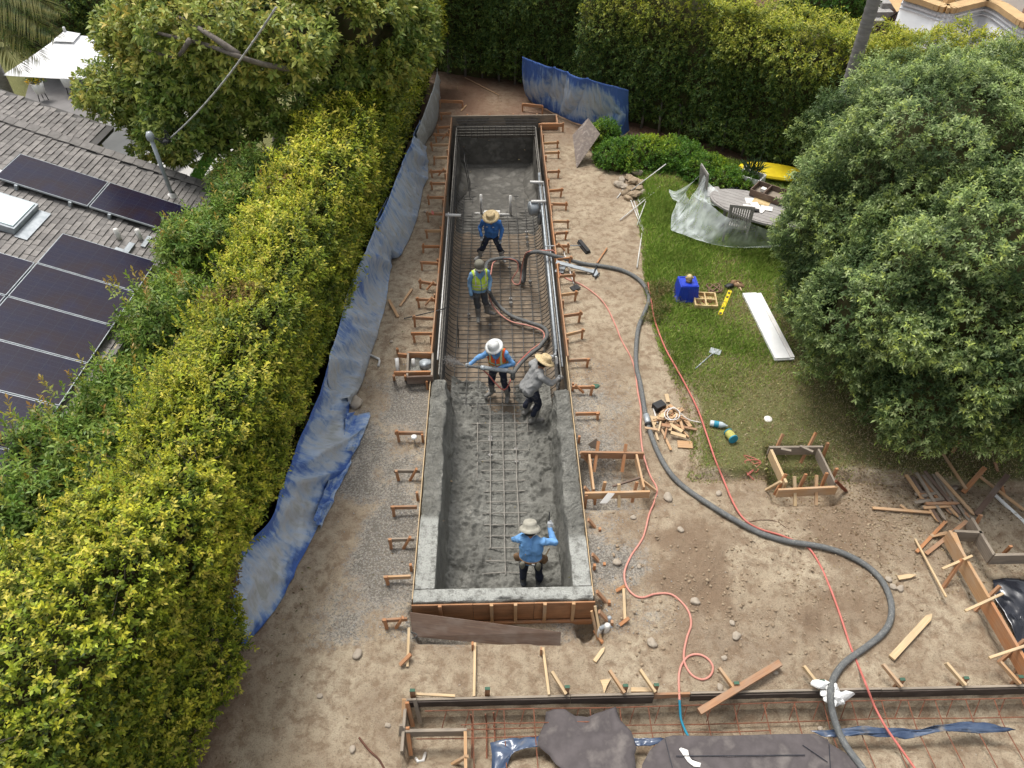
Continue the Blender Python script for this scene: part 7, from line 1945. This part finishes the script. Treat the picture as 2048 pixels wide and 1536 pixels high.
    best = np.full(N, 9.); reg = np.zeros(N, int)
    for a, b, ra, rb_, r in caps:
        a, b = W(a), W(b); ab = b - a; t = np.clip(((co - a) @ ab) / (ab @ ab + 1e-9), 0, 1)
        d = np.linalg.norm(co - a - t[:, None] * ab, axis=1) - (ra + (rb_ - ra) * t) * scale - (.012 if r == BT else .006 if r in (SH, GL) else 0)
        m_ = d < best; best[m_] = d[m_]; reg[m_] = r
    fold = fbm(co * (1, 1, .7), 10, 3, seed + 700); fold = fold * .6 + .7 * (1 - np.abs(fbm(co * (1, 1, .8), 8, 2, seed + 720)) * 2)
    cl = (reg == SH) * .016 + (reg == TR) * .014 + (reg == BT) * .004
    co2 = co + nrmv * (cl * fold)[:, None]
    me.vertices.foreach_set('co', (co2 - np.array(root.location)).astype(np.float32).ravel())
    me.materials.clear()
    for q in mats: me.materials.append(M[q])
    me.materials.append(M['skin'])
    nf = len(me.polygons); ls = np.empty(nf, np.int32); me.polygons.foreach_get('loop_start', ls); vi = np.empty(len(me.loops), np.int32); me.loops.foreach_get('vertex_index', vi)
    fr = reg[vi[ls]]; me.polygons.foreach_set('material_index', fr.astype(np.int32)); me.polygons.foreach_set('use_smooth', np.ones(nf, bool)); me.update()
    # hair and hat
    hm = W(head); lw = nrm(W(head + lk) - hm); uw = nrm(W(head + upv) - hm); sw = np.cross(lw, uw)
    for i in (-1, 1):
        MB().blob(hm + (lw * .094 + sw * i * .034 + uw * .012) * scale, (.011, .011, .009), 1, 0, 2).build('eye', 'eye', root, smooth=True)
    mb = MB(); mb.lathe([(.097, -.04), (.100, .02), (.090, .07), (.055, .105), (.0, .115)], hm - lw * .02, 16, axis=nrm(uw - lw * .35)); mb.build('hair', 'hair', root, smooth=True)
    hp = hm + uw * .055 * scale - lw * .005; ha = nrm(uw - lw * .04)
    kind, hmat = hat
    if kind == 'straw':
        mb = MB(); mb.lathe([(.215, -.005), (.222, .004), (.16, .018), (.115, .020), (.112, .06), (.105, .10), (.085, .125), (.045, .115), (0, .108)], hp, 28, axis=ha); h = mb.build('hat', hmat, root, smooth=True, thick=.006)
        MB().lathe([(.1165, .022), (.1145, .052)], hp, 28, axis=ha).build('hat_band', 'leather' if hmat == 'straw' else 'cloth_hat', h, smooth=True)
    elif kind == 'hard':
        mb = MB(); mb.lathe([(.185, -.012), (.19, -.004), (.15, .012), (.122, .022), (.120, .06), (.105, .105), (.07, .135), (.03, .146), (0, .148)], hp, 28, axis=ha); h = mb.build('hard_hat', hmat, root, smooth=True, thick=.005)
        for i in (-1, 0, 1):
            MB().tube([hp + ha * (.148 - .35 * abs(q) ** 2 * 4) * 1 + lw * q * 1.0 + sw * i * .035 + ha * (-.01 * abs(i)) for q in np.linspace(-.085, .085, 9)], .008, 6).build('ridge', hmat, h, smooth=True)
    elif kind == 'cap':
        mb = MB(); mb.lathe([(.112, -.01), (.116, .02), (.110, .07), (.085, .115), (.04, .135), (0, .138)], hp, 24, axis=ha); h = mb.build('helmet', hmat, root, smooth=True, thick=.005)
        mb = MB(); mb.grid(lambda u, v: tuple(hp - ha * .004 + nrm(lw * cos((u - .5) * 2.2) + sw * sin((u - .5) * 2.2)) * (.105 + .075 * v * cos((u - .5) * 2.2)) - ha * .02 * v), 12, 4); mb.build('peak', hmat, h, smooth=True, thick=.005)
    else:
        mb = MB(); mb.lathe([(.175, -.035), (.18, -.028), (.135, .005), (.112, .018), (.110, .07), (.100, .10), (.06, .112), (0, .112)], hp, 26, axis=ha); h = mb.build('bucket_hat', hmat, root, smooth=True, thick=.006)
        MB().lathe([(.114, .022), (.1125, .045)], hp, 26, axis=ha).build('hat_band', 'cloth_hat', h, smooth=True)
    # vest: a shell over the trunk of the body mesh
    if vest:
        vv = vi.reshape(-1, 4) if len(vi) == nf * 4 else None
        if vv is not None:
            inv = co2 - loc; lx = (inv[:, 0] * cz + inv[:, 1] * sz) / scale; ly = (-inv[:, 0] * sz + inv[:, 1] * cz) / scale; lz = inv[:, 2] / scale
            ch = (pel + chest) / 2; zf_ = np.clip((lz - pel[2]) / (chest[2] - pel[2]), 0, 1.5); axx = pel[0] + (chest[0] - pel[0]) * zf_; axy = pel[1] + (chest[1] - pel[1]) * zf_
            rx, ry = lx - axx, ly - axy
            tr = np.full(N, 9.); ar = np.full(N, 9.)
            for q, (a, b, ra, rb_, r) in enumerate(caps):
                a, b = W(a), W(b); ab = b - a; t = np.clip(((co - a) @ ab) / (ab @ ab + 1e-9), 0, 1); d = np.linalg.norm(co - a - t[:, None] * ab, axis=1) - (ra + (rb_ - ra) * t) * scale
                if r == SH and q < 9: tr = np.minimum(tr, d)
                elif r == SH or r == GL: ar = np.minimum(ar, d)
            ok = (reg == SH) & (tr < ar - .004) & (lz > pel[2] + .05) & (np.abs(rx) < .20) & ~((ry > .02) & (np.abs(rx) < .008 + .10 * np.clip((lz - chest[2] + .02) / .16, 0, 1)))
            fk = ok[vv].all(1)
            used = np.unique(vv[fk]); mp = np.full(N, -1); mp[used] = np.arange(len(used))
            V_ = co2[used] + nrmv[used] * .016
            h_ = (lz[used] - pel[2]); x_ = np.abs(rx[used])
            fc = mp[vv[fk]]; hz = h_[fc].mean(1); hx = x_[fc].mean(1)
            band = (np.abs(hz - .12) < .016) | (np.abs(hz - .21) < .014) | ((np.abs(hx - .125) < .012) & (hz > .22))
            lime = ((np.abs(hz - .12) < .030) | (np.abs(hz - .21) < .026) | ((np.abs(hx - .125) < .022) & (hz > .22))) & ~band
            bulk('vest', V_, fc, [vest, 'silver', 'vestyellow' if vest == 'vestorange' else 'vestorange'], parent=root, smooth=True, mi=np.where(band, 1, np.where(lime & (vest == 'vestorange'), 2, 0)).astype(np.int32)).modifiers.new('t', 'SOLIDIFY').thickness = .006
    if belt:
        b0 = pel + np.array([0, .0, .06]); mb = MB()
        ring = [W(b0 + (.215 * cos(a), .155 * sin(a), 0)) for a in np.linspace(0, 2 * pi, 30)]
        for a, b in zip(ring[:-1], ring[1:]): mb.bar(a, b + (b - a) * .05, .012, .05)
        bo = mb.build('tool_belt', 'leather', root)
        for a, sx in ((.05, .1), (pi - .05, .1), (-.9, .07), (-2.2, .07)):
            q = W(b0 + (.235 * cos(a), .185 * sin(a), -.07)); MB().blob(q, (sx * .7, sx * .6, .11), int(a * 10) % 7, .2, 2).build('pouch', 'leather' if sx > .08 else 'olivecap', bo, smooth=True)
        MB().bar(W(b0 + (.26, .02, .02)), W(b0 + (.32, .10, .14)), .02, .02).build('hammer_handle', 'pine', bo)
        MB().bar(W(b0 + (.03, -.172, .0)), W(b0 + (.08, -.172, .0)), .012, .04).build('buckle', 'silver', bo)
    return root, W
zb = lambda y: float(soil_floor(np.array(y))) + .13
# 1 far: straw hat, blue shirt, legs wide apart
y = P(985, 512, -1.5)[1]; q = P(984, 516, zb(16.4))
w1, W1 = person('farthest worker, in straw hat and bright blue shirt, legs planted wide apart', (q[0], q[1], zb(q[1])), pi - .12,
    dict(pel=(0, -.02, .80), chest=(-.02, .07, 1.14), neck=(-.02, .12, 1.31), head=(-.02, .17, 1.45), look=(.2, 1, -.42), shR=(.20, .08, 1.27), shL=(-.23, .08, 1.27), elR=(.33, .0, 1.04), elL=(-.31, .04, 1.01), wrR=(.27, .16, .86), wrL=(-.27, .14, .78),
         hipR=(.10, 0, .77), hipL=(-.10, 0, .77), knR=(.24, .16, .44), knL=(-.25, .16, .46), anR=(.36, .02, .09), anL=(-.30, .02, .09), toeR=(.12, .16), toeL=(-.10, .17), hdR=(-.1, .3, -.9), hdL=(0, .1, -1), grip=.5),
    ['blueshirt', 'navy', 'whiteboot', 'glove'], ('straw', 'straw'), seed=1, scale=.92)
for i in (-1, 1): MB().bar(W1((i * .09 - .02, .222, 1.19)), W1((i * .09 + .03, .222, 1.19)), .012, .014).build('chest_patch', 'white', w1)
# 2: olive helmet, yellow vest, holding the hose
q = P(962, 634, zb(13.95))
person('worker in olive helmet and yellow high visibility vest holding the concrete hose', (q[0], q[1], zb(q[1])), pi + .25,
    dict(look=(.0, 1, -.15), elR=(.27, -.02, 1.12), wrR=(.25, .10, .86), elL=(-.28, -.02, 1.14), wrL=(-.20, .20, .98), knR=(.10, .05, .50), anR=(.08, .05, .09), anL=(-.20, -.10, .09), toeL=(-.16, .12), hdL=(.5, .8, -.3), grip=.75),
    ['paleshirt', 'jeans', 'boot', 'darkglove'], ('cap', 'olivecap'), vest='vestyellow', seed=2, scale=.92)
# 3: white hard hat, orange vest, spraying
q = P(998, 790, FLOOR - .01)
w3, W3 = person('worker in white brimmed hard hat and orange vest spraying concrete from the hose nozzle', q, pi - .30,
    dict(pel=(0, -.03, .90), chest=(.02, .02, 1.23), neck=(.03, .06, 1.40), head=(.05, .11, 1.54), look=(.45, 1, -.5), shR=(.20, .08, 1.36), shL=(-.17, .02, 1.36), elR=(.42, .20, 1.22), wrR=(.56, .30, 1.10), elL=(-.34, .05, 1.12), wrL=(-.06, .27, 1.09),
         knR=(.15, .08, .48), knL=(-.15, .06, .48), anR=(.17, .0, .09), anL=(-.22, .03, .09), toeR=(.10, .16), toeL=(-.03, .19), hdR=(.8, .4, -.1), hdL=(.9, .3, .0), grip=.9),
    ['skyshirt', 'navy', 'boot', 'glove'], ('hard', 'hardhat'), vest='vestorange', seed=3, scale=.93)
a, b = W3((.66, .36, 1.08)), W3((-.30, .28, 1.10)); d_ = nrm(b - a)
t = thing('spray_nozzle', 'grey spray nozzle held by the worker in orange vest', 'nozzle', (a + b) / 2)
MB().tube([a, a + d_ * .35], (.022, .036), 12).build('tip', 'rubber', t, smooth=True); MB().tube([a + d_ * .33, a + d_ * .42], .052, 12).build('ring', 'gal', t, smooth=True); MB().tube([a + d_ * .40, b], .045, 12).build('barrel', 'gal', t, smooth=True)
NOZ_B = b
MB().tube(cat_rom([b - d_ * .02, b + d_ * .10 + (0, 0, -.05), W3((-.40, .24, .86)), P(1026, 748, -.72), P(1040, 728, -.95), P(1056, 712, -1.06), P(1080, 694, -1.1)], 8), .046, 12).build('feed_hose', 'rubber', t, smooth=True)
MB().tube(cat_rom([a + d_ * .36 + (0, 0, -.04), W3((.12, .30, .85)), W3((-.02, .30, .66)), W3((-.26, .3, .55)), P(1034, 730, -.9), P(1062, 700, -1.06)], 8), .015, 8).build('air_line', 'redhose', t, smooth=True)
# concrete leaving the nozzle
r9 = np.random.default_rng(5); n = 700; tt = r9.random(n) ** .7
tgt = np.array([-1.10, a[1] + .25, -.28]); pos = a + (tgt - a) * tt[:, None] + r9.normal(0, .06, (n, 3)) * tt[:, None]; rr_ = r9.uniform(.004, .011, n)
V0 = np.array([(1, 0, 0), (-1, 0, 0), (0, 1, 0), (0, -1, 0), (0, 0, 1), (0, 0, -1)], float); F0 = np.array([(0, 2, 4), (2, 1, 4), (1, 3, 4), (3, 0, 4), (2, 0, 5), (1, 2, 5), (3, 1, 5), (0, 3, 5)])
tag(bulk('concrete_spray', (V0[None] * rr_[:, None, None] + pos[:, None, :]).reshape(-1, 3), (F0[None] + (np.arange(n) * 6)[:, None, None]).reshape(-1, 3), 'stonegrey'), 'jet of wet grey concrete flying from the nozzle to the left wall', 'concrete spray', kind='stuff')
# 4: straw hat, grey shirt, trimming the right wall
q = P(1060, 836, FLOOR + .02)
w4, W4 = person('worker in wide straw hat and grey shirt bending to trim the right wall', q, -pi / 2 + .45,
    dict(pel=(0, -.08, .88), chest=(0, .10, 1.18), neck=(0, .19, 1.33), head=(.0, .27, 1.45), look=(0, 1, -.7), shR=(.20, .13, 1.29), shL=(-.20, .13, 1.30), elR=(.28, .30, 1.10), wrR=(.16, .52, 1.02), elL=(-.30, .33, 1.28), wrL=(-.14, .55, 1.38),
         knR=(.13, .12, .48), knL=(-.13, .10, .48), anR=(.15, .0, .09), anL=(-.15, -.02, .09), hdR=(-.2, 1, .1), hdL=(.2, .8, .2), grip=.9),
    ['greyshirt', 'navy', 'boot', 'glove'], ('straw', 'straw'), seed=4, scale=1.0)
a, b = W4((-.10, .63, 1.56)), W4((.06, .64, .86))
t = thing('cutting_screed', 'dark hand screed board held against the right wall by the worker in grey', 'screed', (a + b) / 2)
MB().bar(a, b, .09, .03, (1, 0, 0)).build('blade', 'blacksteel', t); MB().bar(a + (b - a) * .12 + (-.04, 0, 0), a + (b - a) * .5 + (-.04, 0, 0), .035, .035, (1, 0, 0)).build('handle', 'gal', t)
MB().bar(W4((-.06, .60, 1.44)), W4((-.03, .60, 1.28)), .05, .05, (1, 0, 0)).build('grip', 'white', t)
# 5 near: cloth hat, sky blue shirt, tool belt, back to us
q = P(1060, 1168, FLOOR - .06)
w5, W5 = person('nearest worker, in beige sun hat and sky blue shirt, back turned, wearing a tool belt', q, -.12,
    dict(pel=(0, -.02, .90), chest=(0, .04, 1.23), neck=(-.02, .09, 1.38), head=(-.04, .15, 1.52), look=(-.1, 1, -.6), shR=(.20, .05, 1.35), shL=(-.19, .07, 1.34), elR=(.40, .14, 1.22), wrR=(.30, .34, 1.36), elL=(-.32, .18, 1.14), wrL=(-.12, .36, 1.10),
         knR=(.14, .10, .48), knL=(-.13, .08, .48), anR=(.17, -.03, .09), anL=(-.13, .0, .09), hdR=(-.1, .4, .9), hdL=(.6, .8, .1), grip=.85),
    ['skyshirt', 'navy', 'jeans', 'glove'], ('bucket', 'cloth_hat'), belt=True, seed=5, scale=.92)
tag(MB().tube([W5((.28, .40, 1.30)), W5((.28, .46, 1.66))], .010, 7).build('probe_rod', 'blacksteel'), 'thin dark rod held up by the nearest worker', 'rod')
